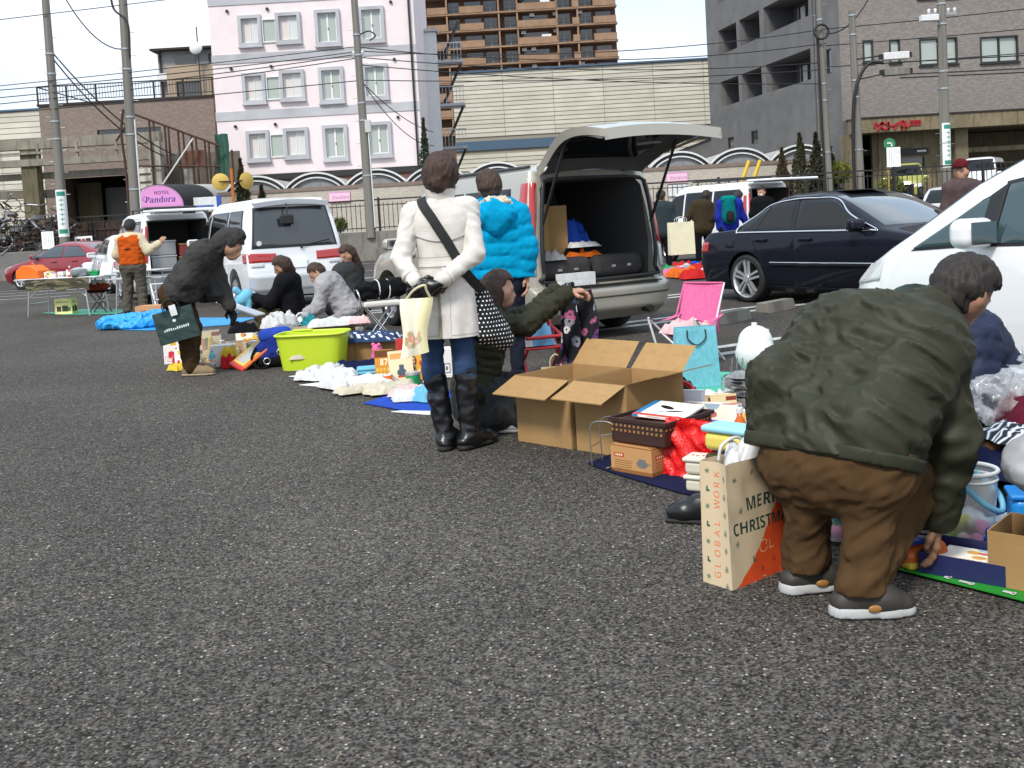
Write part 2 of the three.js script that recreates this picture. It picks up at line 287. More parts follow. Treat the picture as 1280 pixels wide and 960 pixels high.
{ // ---- brown apartment tower far behind
  const t = thing('apartment_tower', 'tall brown apartment tower with rows of tan balconies', 'building', [0, 0, -175]);
  PT('wall', bx(36.2, 43, 14, 2.1, 1, -8.8), MB.aptBrown, t);
  const zx = (a) => 20.19 - (870 - a) * 0.0427;
  const rails = [[205, 250], [345, 400], [425, 475], [635, 690], [725, 775], [60, 120]], para = [[250, 345], [478, 632], [695, 722], [778, 868], [122, 204]], div = [405, 478, 716, 200, 634];
  for (let f = 0; f < 10; f++) {
    const y = 16.2 + 2.87 * f; // floor slab
    PT('balcony_slab', bc(36.4, 0.28, 1.6, 2.1, y, -0.8), MB.aptTan, t);
    for (const [a, b] of para) PT('parapet', bc((b - a) * 0.0427, 1.12, 0.16, (zx(a) + zx(b)) / 2, y + 0.7, 0.0), MB.aptTan, t);
    for (const [a, b] of rails) {
      const w = (b - a) * 0.0427, x = (zx(a) + zx(b)) / 2;
      const wn = PT('window', bc(w * 0.92, 2.0, 0.08, x, y + 1.25, -1.73), MB.paneDark, t); PT('frame', [bc(0.07, 2.0, 0.1, x, y + 1.25, -1.7), bc(w * 0.94, 0.09, 0.1, x, y + 2.25, -1.7)], MB.pinkTrim, wn);
      PT('railing', [bc(w, 0.06, 0.06, x, y + 1.2, -0.02), ...[...Array(6)].map((_, i) => bc(0.04, 1.0, 0.04, x - w / 2 + (i + 0.5) * w / 6, y + 0.66, -0.02))], MB.frameBlack, t);
    }
    for (const [a, b] of [[270, 335], [500, 600], [790, 850]]) PT('window', bc((b - a) * 0.0427, 1.1, 0.08, (zx(a) + zx(b)) / 2, y + 1.75, -1.73), MB.paneDark, t);
    for (const a of div) PT('divider', bc(0.28, 2.57, 1.5, zx(a), y + 1.43, -0.86), MB.aptTan, t);
    for (const a of [500, 537, 728, 630]) if (hash(a, f, 2) > 0.42) PT('air_conditioner', bc(0.8, 0.55, 0.35, zx(a), y + 2.3, -1.3), M.whitePaint, t);
    if (hash(f, 5) > 0.4) PT('laundry', bc(1.6, 0.5, 0.1, zx(590), y + 1.4, -0.15), M.whitePaint, t);
  }
}
// ---- cream siding hall and its far wing: each board its own strip
function sidingHall(label, x0, x1, z, yTop, yBand, pitch, depth) {
  const t = thing('siding_hall', label, 'building', [0, 0, z]);
  PT('wall', bx(x1 - x0, yTop - 1.1, depth, (x0 + x1) / 2, 1.1, -depth / 2 - 0.06), MB.siding, t);
  PT('roof_edge', bc(x1 - x0 + 0.3, 0.12, 0.4, (x0 + x1) / 2, yTop + 0.07, -0.05), MB.blueBand, t);
  const k = Math.ceil((x1 - x0) / 3.95), pw = (x1 - x0) / k;
  for (let y = yTop - pitch; y > 2.6; y -= pitch) {
    if (yBand && y < yBand + 0.7 && y + pitch > yBand) continue;
    for (let i = 0; i < k; i++) PT('siding_board', bc(pw - 0.03, pitch - 0.05, 0.06, x0 + (i + 0.5) * pw, y + pitch / 2, -0.024 + 0.008 * hash(i, Math.round(y * 10))), hash(i, Math.round(y * 9), 3) > 0.5 ? MB.cream : MB.creamB, t);
  }
  if (yBand) PT('blue_band', bc(x1 - x0 + 0.1, 0.66, 0.1, (x0 + x1) / 2, yBand + 0.33, 0.02), MB.blueBand, t);
  return t;
}
sidingHall('long cream hall clad in horizontal siding boards with a blue band', -3.5, 22, -75, 12.05, 6.46, 0.31, 18);
sidingHall('plain cream siding hall behind the brown tiled garage building', -52, -24, -78, 11.6, 0, 0.42, 14);

{ // ---- white stair tower beside the pink block and its steel stair
  const t = thing('stair_tower', 'slim white stair tower with open landings behind pink block', 'building', [0, 0, -60]);
  PT('column', bx(0.85, 11.2, 0.9, -4.0, 1.1, 0), M.whitePaint, t); PT('column_cap', bc(1.15, 0.16, 1.15, -4.0, 12.4, 0), MB.pinkTrim, t);
  for (let i = 0; i < 4; i++) {
    const y = 3.2 + 2.5 * i; PT('landing', [bc(1.5, 0.14, 1.4, -2.9, y, -0.9), bc(1.5, 0.06, 0.06, -2.9, y + 1.05, -0.22), ...[...Array(8)].map((_, k) => bc(0.03, 1.0, 0.03, -3.6 + k * 0.2, y + 0.55, -0.22))], MB.pinkTrim, t);
    PT('stair_flight', flatBar([-3.5, y, -1.2], [-2.3, y + 2.4, -1.2], 0.5, 0.12), MB.aptDark, t);
    PT('landing', [bc(1.4, 0.14, 1.4, -5.3, y + 1, -0.9), bc(1.4, 0.06, 0.06, -5.3, y + 2, -0.22)], MB.pinkTrim, t);
  }
  PT('antenna_pole', bar([-5.0, 3, 0.4], [-5.15, 14, 0.4], 0.09), M.concreteDark, t);
}
{ // ---- tan rooftop house behind the brown building
  const t = thing('tan_house', 'tan upper storey house with grey eaves above the roof terrace', 'building', [0, 0, -70]);
  PT('wall', plate(-22.5, -15, 8, 13.0, 0, 0.3, [[-21.9, -20.2, 9.6, 11.9]]), mat(lin(0.4, 0.31, 0.22), 0.85, { map: T.mottBig }), t);
  PT('window', bc(1.7, 2.3, 0.06, -21.05, 10.75, -0.2), MB.paneDark, t); PT('frame', ring(-21.9, -20.2, 9.6, 11.9, 0.07, -0.12, 0.1), MB.frameBlack, t);
  PT('upper_storey', bx(8.2, 6.6, 7, -19.4, 7.6, -5), mat(lin(0.3, 0.3, 0.31), 0.8, { map: T.mottBig }), t);
  PT('window', bc(1.4, 0.7, 0.05, -21.6, 13.55, -1.46), MB.paneDark, t); PT('window', bc(1.2, 0.7, 0.05, -19.4, 13.55, -1.46), MB.paneDark, t);
  PT('balcony', [bc(0.9, 0.5, 1.2, -23.0, 12.4, -1.5), bc(0.9, 0.5, 1.2, -23.0, 10.6, -1.5)], M.whitePaint, t);
  PT('eaves', [bc(9.2, 0.14, 8.4, -19.2, 14.27, -5), bc(0.1, 4, 0.1, -23.3, 12.2, -1.4)], MB.aptDark, t);
  const d = PT('satellite_dish', new THREE.SphereGeometry(0.55, 16, 8, 0, 6.284, 0, 0.9).rotateX(1.4).translate(-20.2, 13.9, 0.3), M.whitePaint, t); PT('mast', bar([-20.15, 9.5, 0.35], [-20.15, 15.4, 0.35], 0.04), MB.frameBlack, d);
}
{ // ---- brown tiled garage building on the left
  const t = thing('garage_building', 'brown tiled building with roof railing and dark garage opening', 'building', [0, 0, -55]);
  PT('wall', [plate(-24.6, -15.3, 1.1, 8.72, 0, 0.3, [[-24.0, -19.2, 1.12, 4.85], [-21.6, -18.2, 6.95, 7.32]]), bx(9.26, 7.55, 0.3, -19.95, 1.1, -8), bx(0.3, 7.55, 8, -24.44, 1.1, -4.2), bx(0.3, 7.55, 8, -15.46, 1.1, -4.2), bx(9.2, 0.2, 8, -19.95, 8.4, -4.2)], MB.brownTile, t);
  PT('coping', bc(9.4, 0.12, 0.42, -19.95, 8.78, -0.12), MB.aptDark, t);
  PT('shutter', bx(3.5, 3.3, 0.1, -20.9, 1.1, -3.2), mat(lin(0.16, 0.16, 0.165), 0.6), t); PT('inner_wall', bx(1.3, 3.6, 0.2, -23.3, 1.1, -2.6), MB.olive, t);
  PT('strip_window', bc(3.4, 0.36, 0.05, -19.9, 7.13, -0.16), MB.paneDark, t);
  PT('roof_railing', [bar([-24.6, 9.75, 0], [-15.3, 9.75, 0], 0.035), bar([-24.6, 9.0, 0], [-15.3, 9.0, 0], 0.025), bar([-24.6, 9.75, 0], [-24.6, 9.75, -7], 0.035), bar([-15.3, 9.75, 0], [-15.3, 9.75, -7], 0.035), ...[...Array(62)].map((_, i) => bc(0.02, 0.75, 0.02, -24.6 + i * 0.15, 9.38, 0))], MB.aptDark, t);
  for (let i = 0; i < 7; i++) PT('railing_post', bc(0.07, 0.95, 0.07, -24.6 + i * 1.55, 9.3, 0), MB.aptDark, t);
}
{ // ---- concrete frame (old raised deck) in front of it
  const t = thing('concrete_frame', 'weathered open concrete deck frame in front of brown garage', 'structure', [0, 0, -50]);
  const m = mat(lin(0.42, 0.38, 0.32), 0.9, { map: T.concrete });
  PT('beam', bc(15, 0.5, 0.5, -24, 6.25, 0.2), m, t); PT('beam', bc(15, 0.32, 0.5, -24, 5.35, 0.26), m, t); PT('beam', bc(11, 0.3, 0.4, -24, 4.75, -0.4), m, t);
  PT('rail', bc(15, 0.1, 0.1, -24, 5.8, 0.5), m, t);
  for (let i = 0; i < 8; i++) PT('stanchion', bc(0.12, 1.0, 0.12, -30 + i * 1.9, 5.75, 0.43), m, t);
  for (const x of [-22.9, -28.6]) PT('column', bx(0.75, 5.1, 0.6, x, 1.1, 0.1), MB.olive, t);
  PT('cross_beam', flatBar([-25.5, 3.9, 0.5], [-22.2, 3.9, -1.5], 0.4, 0.4), m, t);
  PT('awning', flatBar([-29, 3.0, 1.2], [-24.6, 2.6, 0.6], 1.6, 0.06), mat(lin(0.18, 0.2, 0.22), 0.7), t);
}
{ // ---- scaffold of rusty steel between garage and pink block
  const t = thing('steel_scaffold', 'rusty steel scaffold frame with bars between garage and pink block', 'scaffold', [0, 0, -48]);
  const X = [-17.1, -16.4, -15.7, -15.1, -14.5, -13.9, -13.4], topY = (x) => 7.2 - 0.44 * (x + 17.1);
  for (const x of X) { PT('post', bar([x, 1.1, 0], [x, topY(x), 0], 0.05), M.rust, t); PT('post', bar([x + 0.15, 1.1, -2.2], [x + 0.15, topY(x) - 0.1, -2.2], 0.05), M.rust, t); }
  for (const y of [2.5, 3.6, 4.7]) PT('rail', bar([-17.2, y + 0.1, 0.06], [-13.2, y - 0.15, 0.06], 0.045), M.rust, t);
  PT('top_rail', bar([-17.1, 7.2, 0], [-13.2, 5.5, 0], 0.06), M.rust, t); PT('top_rail', bar([-18.0, 6.0, 0], [-17.1, 7.2, 0], 0.05), M.rust, t);
  PT('brace', bar([-17.1, 2.4, 0.1], [-14.4, 5.9, 0.1], 0.04), M.whitePaint, t);
  PT('panel', bc(1.3, 3.6, 0.06, -17.2, 2.9, -0.5), MB.cream, t);
  for (let i = 0; i < 9; i++) PT('slat', bc(1.32, 0.05, 0.05, -17.2, 1.4 + i * 0.38, -0.44), M.rust, t);
  PT('block', bc(0.5, 2.6, 0.4, -16.3, 4.6, -0.3), mat(lin(0.6, 0.56, 0.5), 0.8, { map: T.concrete }), t); PT('block', bc(0.4, 3.6, 0.4, -14.9, 3.2, -0.6), mat(lin(0.5, 0.47, 0.42), 0.8, { map: T.concrete }), t);
  PT('panel', bc(1.0, 0.8, 0.06, -14.6, 5.0, -0.4), mat(lin(0.16, 0.07, 0.04), 0.8, { map: T.mott }), t);
  PT('tarpaulin', quadGrid(6, 10, (u, v) => [-13.6 + u * 0.6 + 0.08 * Math.sin(v * 9), 1.2 + v * 4.9, -0.5 + 0.15 * Math.sin(u * 7 + v * 3)]), mat(lin(0.03, 0.1, 0.07), 0.8, { side: THREE.DoubleSide }), t);
  PT('back_wall', bc(4.2, 4.4, 0.2, -15.3, 3.3, -3.4), mat(lin(0.22, 0.19, 0.16), 0.9, { map: T.concrete }), t);
}
{ // ---- grey building on the right: corner block, side wall with deep balcony openings
  const t = thing('grey_building', 'grey corner building with dark balcony openings and tiled street front', 'building');
  const side = new THREE.Group(); const ang = Math.atan2(0.985, -0.17); // wall direction
  // side wall built in (t,y) then turned: local x = distance from the corner towards the back
  const op = []; for (const [y0, y1] of [[7.36, 8.86], [10.45, 11.92], [13.5, 15.0]]) for (const [a, b] of [[12.0, 14.75], [8.78, 11.55], [2.95, 8.22]]) op.push([a, b, y0, y1]);
  const small = [[13.1, 14.0, 4.78, 5.45], [9.6, 10.55, 4.78, 5.5], [0.85, 1.35, 7.35, 8.5]];
  const place = (g) => { g.scale(-1, 1, 1); const p = g.index ? g.toNonIndexed() : g; const a = p.attributes.position.array; for (let i = 0; i < a.length; i += 9) for (let k = 0; k < 3; k++) { const s = a[i + 3 + k]; a[i + 3 + k] = a[i + 6 + k]; a[i + 6 + k] = s; } p.rotateY(-Math.atan2(0.985, 0.17)); p.translate(15.8, 0, -48); p.computeVertexNormals(); boxUV(p); return p; };
  PT('side_wall', place(plate(0, 16.7, 1.1, 18, 0, 0.35, [...op, ...small])), MB.greyWall, t);
  for (const [a, b, y0, y1] of op) {
    const L = b - a;
    PT('balcony_recess', place(join([bc(L + 0.3, 0.1, 1.5, (a + b) / 2, y0 - 0.03, -1.1), bc(L + 0.3, 0.1, 1.5, (a + b) / 2, y1 + 0.03, -1.1), bc(0.1, y1 - y0, 1.5, a - 0.06, (y0 + y1) / 2, -1.1), bc(0.1, y1 - y0, 1.5, b + 0.06, (y0 + y1) / 2, -1.1), bc(L + 0.2, y1 - y0 + 0.2, 0.1, (a + b) / 2, (y0 + y1) / 2, -1.8)])), MB.shadedRecess, t);  // darker than the wall around it: balcony shade painted into the colour
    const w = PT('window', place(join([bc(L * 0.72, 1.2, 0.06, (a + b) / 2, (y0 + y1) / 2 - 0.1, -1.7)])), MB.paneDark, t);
    PT('frame', place(join([0, 0.33, 0.66, 1].map((q) => bc(0.07, 1.2, 0.1, a + L * (0.14 + 0.72 * q), (y0 + y1) / 2 - 0.1, -1.68)))), MB.pinkTrim, w);
    if (L > 4) PT('curtain', place(join([bc(0.7, 1.15, 0.04, a + 2.9, (y0 + y1) / 2 - 0.1, -1.62), bc(0.5, 1.15, 0.04, a + 3.9, (y0 + y1) / 2 - 0.1, -1.62)])), MB.curtain, t);
  }
  for (const [a, b, y0, y1] of small) { const w = PT('window', place(join(ring(a, b, y0, y1, 0.05, -0.06, 0.08))), MB.frameBlack, t); PT('pane', place(bc(b - a - 0.1, y1 - y0 - 0.1, 0.03, (a + b) / 2, (y0 + y1) / 2, -0.1)), MB.paneDark, w); }
  for (const x of [2.2, 2.5]) PT('downpipe', place(bar([x, 1.2, 0.08], [x, 18, 0.08], 0.05)), MB.greyWall, t);
  // street front, facing the lot
  const wins = [[20.37, 7.95, 1.78, 1.24, 1], [23.19, 7.88, 1.78, 1.22, 1], [17.1, 8.14, 0.5, 1.02, 0], [18.34, 8.07, 0.52, 1.08, 0], [26.2, 7.85, 1.78, 1.22, 1], [20.37, 11.0, 1.78, 1.24, 1], [23.19, 11.0, 1.78, 1.22, 1]];
  PT('front_wall', plate(15.8, 34, 4.98, 18, -48, 0.35, wins.map(([x, y, w, h]) => [x - w / 2, x + w / 2, y - h / 2, y + h / 2])), MB.greyTile, t);
  for (const [x, y, w, h, two] of wins) {
    const f = PT('window', ring(x - w / 2 + 0.003, x + w / 2 - 0.003, y - h / 2 + 0.003, y + h / 2 - 0.003, 0.07, -48.05, 0.14), MB.frameBlack, t);
    if (two) { PT('mullion', bc(0.07, h - 0.15, 0.1, x, y, -48.06), MB.frameBlack, f); PT('pane', bc(w / 2 - 0.1, h - 0.14, 0.02, x - w / 4, y, -48.1), MB.paneGreen, f); PT('pane', bc(w / 2 - 0.1, h - 0.14, 0.02, x + w / 4, y, -48.12), MB.paneGreen, f); }
    else PT('pane', bc(w - 0.14, h - 0.14, 0.02, x, y, -48.1), MB.paneGreen, f);
    PT('sill', bc(w + 0.1, 0.05, 0.1, x, y - h / 2 - 0.028, -47.95), MB.frameBlack, f);
  }
  PT('canopy_beam', bc(18, 0.64, 1.2, 25.0, 4.64, -47.7), MB.tanBeam, t); PT('canopy_edge', bc(18.1, 0.07, 1.3, 25.02, 5.0, -47.7), MB.aptDark, t);
  for (let i = 0; i < 8; i++) PT('beam_joint', bc(0.03, 0.6, 0.02, 17.5 + i * 2, 4.64, -47.095), MB.olive, t);
  PT('shop_wall', plate(17.35, 21.4, 1.1, 4.33, -48.6, 0.25, [[18.75, 19.8, 2.55, 3.15]]), MB.tanBeam, t);
  PT('shop_window', bc(1.05, 0.6, 0.05, 19.27, 2.85, -48.75), MB.paneDark, t); PT('shop_fascia', bc(1.3, 0.3, 0.1, 19.3, 3.42, -48.52), MB.frameBlack, t); PT('fascia_lettering', bc(0.42, 0.09, 0.02, 19.62, 3.42, -48.46), M.whitePaint, t);
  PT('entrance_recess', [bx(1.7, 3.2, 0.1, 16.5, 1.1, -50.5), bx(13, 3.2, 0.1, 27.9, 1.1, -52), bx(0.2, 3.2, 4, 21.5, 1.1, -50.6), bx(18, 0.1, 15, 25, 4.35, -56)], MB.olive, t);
  PT('garage_beam', bc(5, 0.22, 0.3, 23.8, 3.35, -49), MB.tanBeam, t); PT('pier', bx(0.5, 3.22, 0.5, 15.98, 1.1, -48.0), MB.tanBeam, t); PT('pier', bx(0.6, 3.22, 0.5, 21.25, 1.1, -48.1), MB.tanBeam, t);
  PT('downpipe', bar([17.6, 1.1, -48.4], [17.6, 4.3, -48.4], 0.06), MB.tanBeam, t);
  PT('rear_wall', [bx(18, 17, 0.3, 25, 1.1, -64), bx(0.3, 17, 16, 33.8, 1.1, -56)], MB.greyWall, t);
  PT('roof', bc(18.2, 0.3, 16.5, 24.9, 18.1, -56), MB.greyWall, t);
}
{ // ---- red katakana sign lettering on the tan beam, built as strokes
  const t = thing('shop_sign', 'red raised sign lettering on the tan canopy beam', 'sign', [16.95, 4.42, -47.07]);
  const red = plastic(lin(0.42, 0.015, 0.02), 0.5), s = 0.42;
  const glyphs = [[[0.1, 0.9, 0.0, 0.45], [0.15, 0.75, 0.75, 0.75], [0.75, 0.75, 0.3, 0.0], [0.8, 1.0, 0.9, 0.85]], [[0.05, 0.85, 0.85, 0.85], [0.1, 0.85, 0.1, 0.1], [0.8, 0.85, 0.8, 0.1], [0.1, 0.1, 0.85, 0.1]], [[0.0, 0.5, 0.85, 0.5]], [[0.3, 0.7, 0.05, 0.1], [0.55, 0.75, 0.85, 0.1], [0.75, 1.0, 0.8, 0.85], [0.9, 1.05, 0.95, 0.9]], [[0.3, 0.85, 0.05, 0.05], [0.55, 0.85, 0.5, 0.1], [0.5, 0.1, 0.9, 0.35]]];
  glyphs.forEach((g, i) => PT('letter', g.map(([a, b, c, d]) => { const L = Math.hypot(c - a, d - b) * s + 0.06; return rot(bc(L, 0.085, 0.06), 0, 0, Math.atan2(d - b, c - a)).translate(((a + c) / 2) * s + i * 0.3, ((b + d) / 2) * s * 0.8, 0); }), red, t));
  for (let i = 0; i < 3; i++) PT('letter', [...ring(1.62 + i * 0.17, 1.77 + i * 0.17, 0.12, 0.36, 0.035, 0, 0.05), bc(0.14, 0.03, 0.05, 1.695 + i * 0.17, 0.24, 0)], red, t);
}
{ // ---- small white house glimpsed behind the vaults
  const t = thing('small_white_house', 'small white house with dark gable roof beyond the vaulted roofs', 'house', [13.3, 1.1, -68]);
  PT('wall', extrude([[-1.6, 0], [1.6, 0], [1.6, 5.2], [-1.6, 4.2]], 4).translate(0, 0, -4), MB.greyWall, t);
  PT('roof', flatBar([-2.1, 4.3, -2], [1.9, 5.7, -2], 4.6, 0.18), MB.aptDark, t); PT('window', bc(0.4, 0.6, 0.05, -0.6, 2.9, 0.03), MB.paneDark, t); PT('window', bc(0.4, 0.6, 0.05, 0.4, 3.1, 0.03), MB.paneDark, t);
}
// ---- hotel forecourt: tiled wall and a row of barrel vaults
{
  const t = thing('tiled_wall', 'long cream tiled boundary wall below the barrel vault roofs', 'wall', [0, 0, -46.6]);
  PT('wall', bx(28.2, 2.1, 0.25, 0.7, 1.1, 0), MB.wallTile, t); PT('coping', bc(28.3, 0.16, 0.34, 0.7, 3.2, 0), MB.coping, t);
  const arcW = 2.76, R = 2.0;
  for (let i = 0; i < 10; i++) {
    const cx = -11.45 + i * 2.76 + (i > 5 ? 0.1 : 0);
    const v = thing('barrel_vault_roof', 'white rimmed grey barrel vault roof in the row above the tiled wall', 'roof', [cx, 3.3, -47], 0, 'row of barrel vault roofs');
    const w = arcW / 2 - 0.02, h = 0.62, rad = (w * w + h * h) / (2 * h), a0 = Math.asin(w / rad), cy = h - rad;
    const P = (r, a) => [Math.sin(a) * r, cy + Math.cos(a) * r];
    PT('vault', quadGrid(16, 1, (u, s) => { const p = P(rad, lerp(-a0, a0, u)); return [p[0], p[1], -0.05 - s * 5.5]; }), MB.vault, v);
    const arc = (r0, r1, z, d) => extrude([...[...Array(17)].map((_, k) => P(r1, lerp(-a0, a0, k / 16))), ...[...Array(17)].map((_, k) => P(r0, lerp(a0, -a0, k / 16)))], d).translate(0, 0, z);
    PT('rim', [arc(rad - 0.02, rad + 0.06, -0.02, 0.12), arc(rad - 0.22, rad - 0.16, -0.04, 0.1)], M.whitePaint, v);
    PT('rim_seal', [arc(rad - 0.16, rad - 0.02, -0.05, 0.08)], MB.frameBlack, v);
    PT('end_panel', extrude([...[...Array(17)].map((_, k) => P(rad - 0.2, lerp(-a0 * 0.97, a0 * 0.97, k / 16)))], 0.04).translate(0, 0, -0.12), MB.archFace, v);
  }
  for (const [x, nm] of [[-7.55, 'left'], [7.72, 'right']]) {
    const b = thing('wall_notice', nm === 'left' ? 'small pink notice board on the wall behind the parked white van' : 'pink and white notice board on the wall right of open tailgate', 'sign', [x, 2.35, -46.42]);
    PT('board', rb(0.95, 0.5, 0.04, 0.02, 0, 0.16, 0), mat(0xffffff, 0.6, { map: canvasTex(128, 64, (g, w, h) => { g.fillStyle = '#f3c3d6'; g.fillRect(0, 0, w, h); g.fillStyle = '#c890b8'; g.fillRect(0, 0, w, 8); g.fillStyle = '#8a5a90'; g.font = 'italic 26px serif'; g.fillText('Pandora', 18, 42); }) }), b);
    if (nm === 'right') PT('lower_board', rb(0.9, 0.5, 0.04, 0.02, 0.02, -0.42, 0), M.whitePaint, b);
    { const uv = b.children[0].geometry.attributes.uv, p = b.children[0].geometry.attributes.position; for (let i = 0; i < uv.count; i++) uv.setXY(i, (p.getX(i) + 0.475) / 0.95, (p.getY(i) - 0.16) / 0.5); }
  }
}
{ // ---- hotel sign on the end of a canopy
  const t = thing('hotel_sign', 'pink half round HOTEL Pandora sign on a black entrance canopy', 'sign', [-15.05, 2.75, -44.4], 0.32);
  const half = (w, h, n = 24) => [...Array(n + 1)].map((_, k) => { const a = Math.PI * (1 - k / n); return [Math.cos(a) * w, Math.sin(a) * h]; });
  const face = new THREE.ShapeGeometry(new THREE.Shape(half(0.98, 0.86).map((p) => new THREE.Vector2(...p))), 12);
  const uv = face.attributes.uv, p = face.attributes.position; for (let i = 0; i < uv.count; i++) uv.setXY(i, (p.getX(i) + 0.98) / 1.96, p.getY(i) / 0.86);
  PT('sign_face', face.translate(0, 0, 0.064), mat(0xffffff, 0.5, { map: canvasTex(512, 224, (g, w, h) => { g.fillStyle = '#f0a2dd'; g.fillRect(0, 0, w, h); g.fillStyle = '#7a2f8a'; g.font = 'bold 54px sans-serif'; g.textAlign = 'center'; g.fillText('HOTEL', 300, 92); g.fillStyle = '#3b2b86'; g.font = 'italic bold 88px serif'; g.fillText('Pandora', 276, 180, 330); g.strokeStyle = '#3b2b86'; g.lineWidth = 5; g.beginPath(); g.arc(122, 138, 26, 1.2, 5.4); g.stroke(); }) }), t);
  PT('sign_rim', extrude([...half(1.04, 0.92), [1.04, -0.06], [-1.04, -0.06]], 0.1).translate(0, 0, -0.04), mat(lin(0.6, 0.3, 0.5), 0.5), t);
  PT('canopy', [quadGrid(16, 1, (u, v) => { const a = Math.PI * (1 - u); return [Math.cos(a) * 1.08 + v * 1.4, Math.sin(a) * 0.95, -0.06 - v * 1.1]; })], MB.frameBlack, t);
  PT('canopy_roof', [quadGrid(16, 1, (u, v) => { const a = Math.PI * (1 - u); return [Math.cos(a) * 1.08 + 1.4 + v * 2.2, Math.sin(a) * 0.95, -1.16 - v * 1.6]; })], M.vault = mat(lin(0.5, 0.48, 0.45), 0.8, { side: THREE.DoubleSide, map: T.mott }), t);
  for (const x of [-0.95, 0.95]) PT('post', bar([x, -1.65, 0], [x, 0, 0], 0.05), MB.frameBlack, t);
}
// ---------------------------------------------------------------- retaining wall and railing along the far edge of the lot
const fz = (x) => -41.0 + 0.06 * x;
{
  const a = Math.atan(0.06);
  const t = thing('retaining_wall', 'low grey concrete retaining wall along the far edge of lot', 'wall', [0, 0, 0]);
  for (let i = 0; i < 17; i++) {
    const x = -40 + i * 5; const b = PT('wall_block', bx(4.98, 1.15, 0.28, 0, 0, 0), M.concrete, t); b.position.set(x, 0, fz(x) - 0.2); b.rotation.y = -a;
    const k = PT('kerb_step', bx(4.97, 0.46, 0.5, 0, 0, 0), M.concrete, t); k.position.set(x, 0, fz(x) + 0.28); k.rotation.y = -a;
  }
  const r = thing('iron_railing', 'black iron bar railing on top of the retaining wall', 'railing', [0, 0, 0]);
  PT('top_rail', flatBar([-30, 2.42, fz(-30) - 0.2], [24, 2.42, fz(24) - 0.2], 0.06, 0.06), M.blackIron, r);
  PT('lower_rail', flatBar([-30, 2.2, fz(-30) - 0.2], [24, 2.2, fz(24) - 0.2], 0.035, 0.035), M.blackIron, r); PT('bottom_rail', flatBar([-30, 1.3, fz(-30) - 0.2], [24, 1.3, fz(24) - 0.2], 0.04, 0.04), M.blackIron, r);
  const bg = bc(0.025, 1.1, 0.025), pg = bc(0.09, 1.36, 0.09);
  for (let i = 0; i < 260; i++) { const x = -28 + i * 0.19; const b = PT('bar', bg, M.blackIron, r); b.position.set(x, 1.75, fz(x) - 0.2); }
  for (let i = 0; i < 16; i++) { const x = -29 + i * 3.4; const b = PT('post', pg, M.blackIron, r); b.position.set(x, 1.83, fz(x) - 0.2); }
}
// ---------------------------------------------------------------- utility poles (taller than the frame)
function utilityPole(label, x, z, top, lean = 0, r0 = 0.19, fit = []) {
  const t = thing('utility_pole', label, 'utility pole', [x, 0, z]);
  t.rotation.z = lean;
  PT('shaft', [new THREE.CylinderGeometry(r0 * 0.66, r0, top - 0.9, 14, 6).translate(0, 0.9 + (top - 0.9) / 2, 0)], M.pole, t);
  for (const y of [3.4, 5.6, 6.3, 8.2, 9.0]) PT('band_clamp', new THREE.CylinderGeometry(r0 * 0.98 * (1 - 0.3 * y / top) + 0.02, r0 * (1 - 0.3 * y / top) + 0.02, 0.07, 14).translate(0, y, 0), M.steel, t);
  for (let i = 0; i < 16; i++) PT('step_bolt', bar([0, 2.9 + i * 0.45, 0], [(i % 2 ? 1 : -1) * (r0 + 0.16), 2.9 + i * 0.45, 0], 0.012, 5), M.steel, t);
  for (const f of fit) f(t);
  return t;
}
const junction = (y, x = 0.2) => (t) => { PT('junction_box', rb(0.24, 0.5, 0.2, 0.02, x, y, 0.1), mat(lin(0.5, 0.5, 0.48), 0.6), t); };
const crossArm = (y, L) => (t) => { PT('cross_arm', flatBar([-L, y, 0], [L, y, 0], 0.08, 0.1), M.steel, t); for (const s of [-1, -0.5, 0.5, 1]) PT('insulator', lathe([[0.03, 0], [0.07, 0.03], [0.04, 0.08], [0.08, 0.12], [0.03, 0.18], [0, 0.18]], 10).translate(s * (L - 0.08), y + 0.05, 0), M.whitePaint, t); };
const poleSign = (y, h) => (t) => { PT('wrapped_sign', new THREE.CylinderGeometry(0.215, 0.215, h, 14, 1, true, -0.9, 2.4).translate(0, y, 0), mat(0xffffff, 0.6, { map: canvasTex(64, 256, (g, w, q) => { g.fillStyle = '#e9ece8'; g.fillRect(0, 0, w, q); g.fillStyle = '#2f8a74'; g.fillRect(10, 10, 44, 24); g.fillRect(10, 215, 44, 24); for (let i = 0; i < 6; i++) { g.fillRect(20, 54 + i * 26, 24, 4); g.fillRect(30, 48 + i * 26, 4, 18); } }), side: THREE.DoubleSide }), t); };
utilityPole('concrete utility pole beside the open concrete deck frame', -18.05, -41.7, 12.5, -0.004, 0.21, [poleSign(2.6, 1.9)]);
utilityPole('concrete utility pole beside the rusty steel scaffold', -15.1, -41.6, 13, -0.02, 0.23, [(t) => PT('cable_guard', bar([0.26, 2, 0.05], [0.2, 6.2, 0.05], 0.035), M.whitePaint, t), (t) => PT('conduit', tube([[-0.5, 11.6, 0], [-0.35, 10.6, 0.1], [0.2, 10.0, 0.2], [0.22, 8.6, 0.2]], 0.045), M.wire, t), (t) => PT('cable_bundle', tube([[-0.22, 6.6, 0.1], [-0.34, 5.6, 0.1], [-0.24, 4, 0.1], [-0.22, 1.2, 0.1]], 0.05), M.rust, t)]);
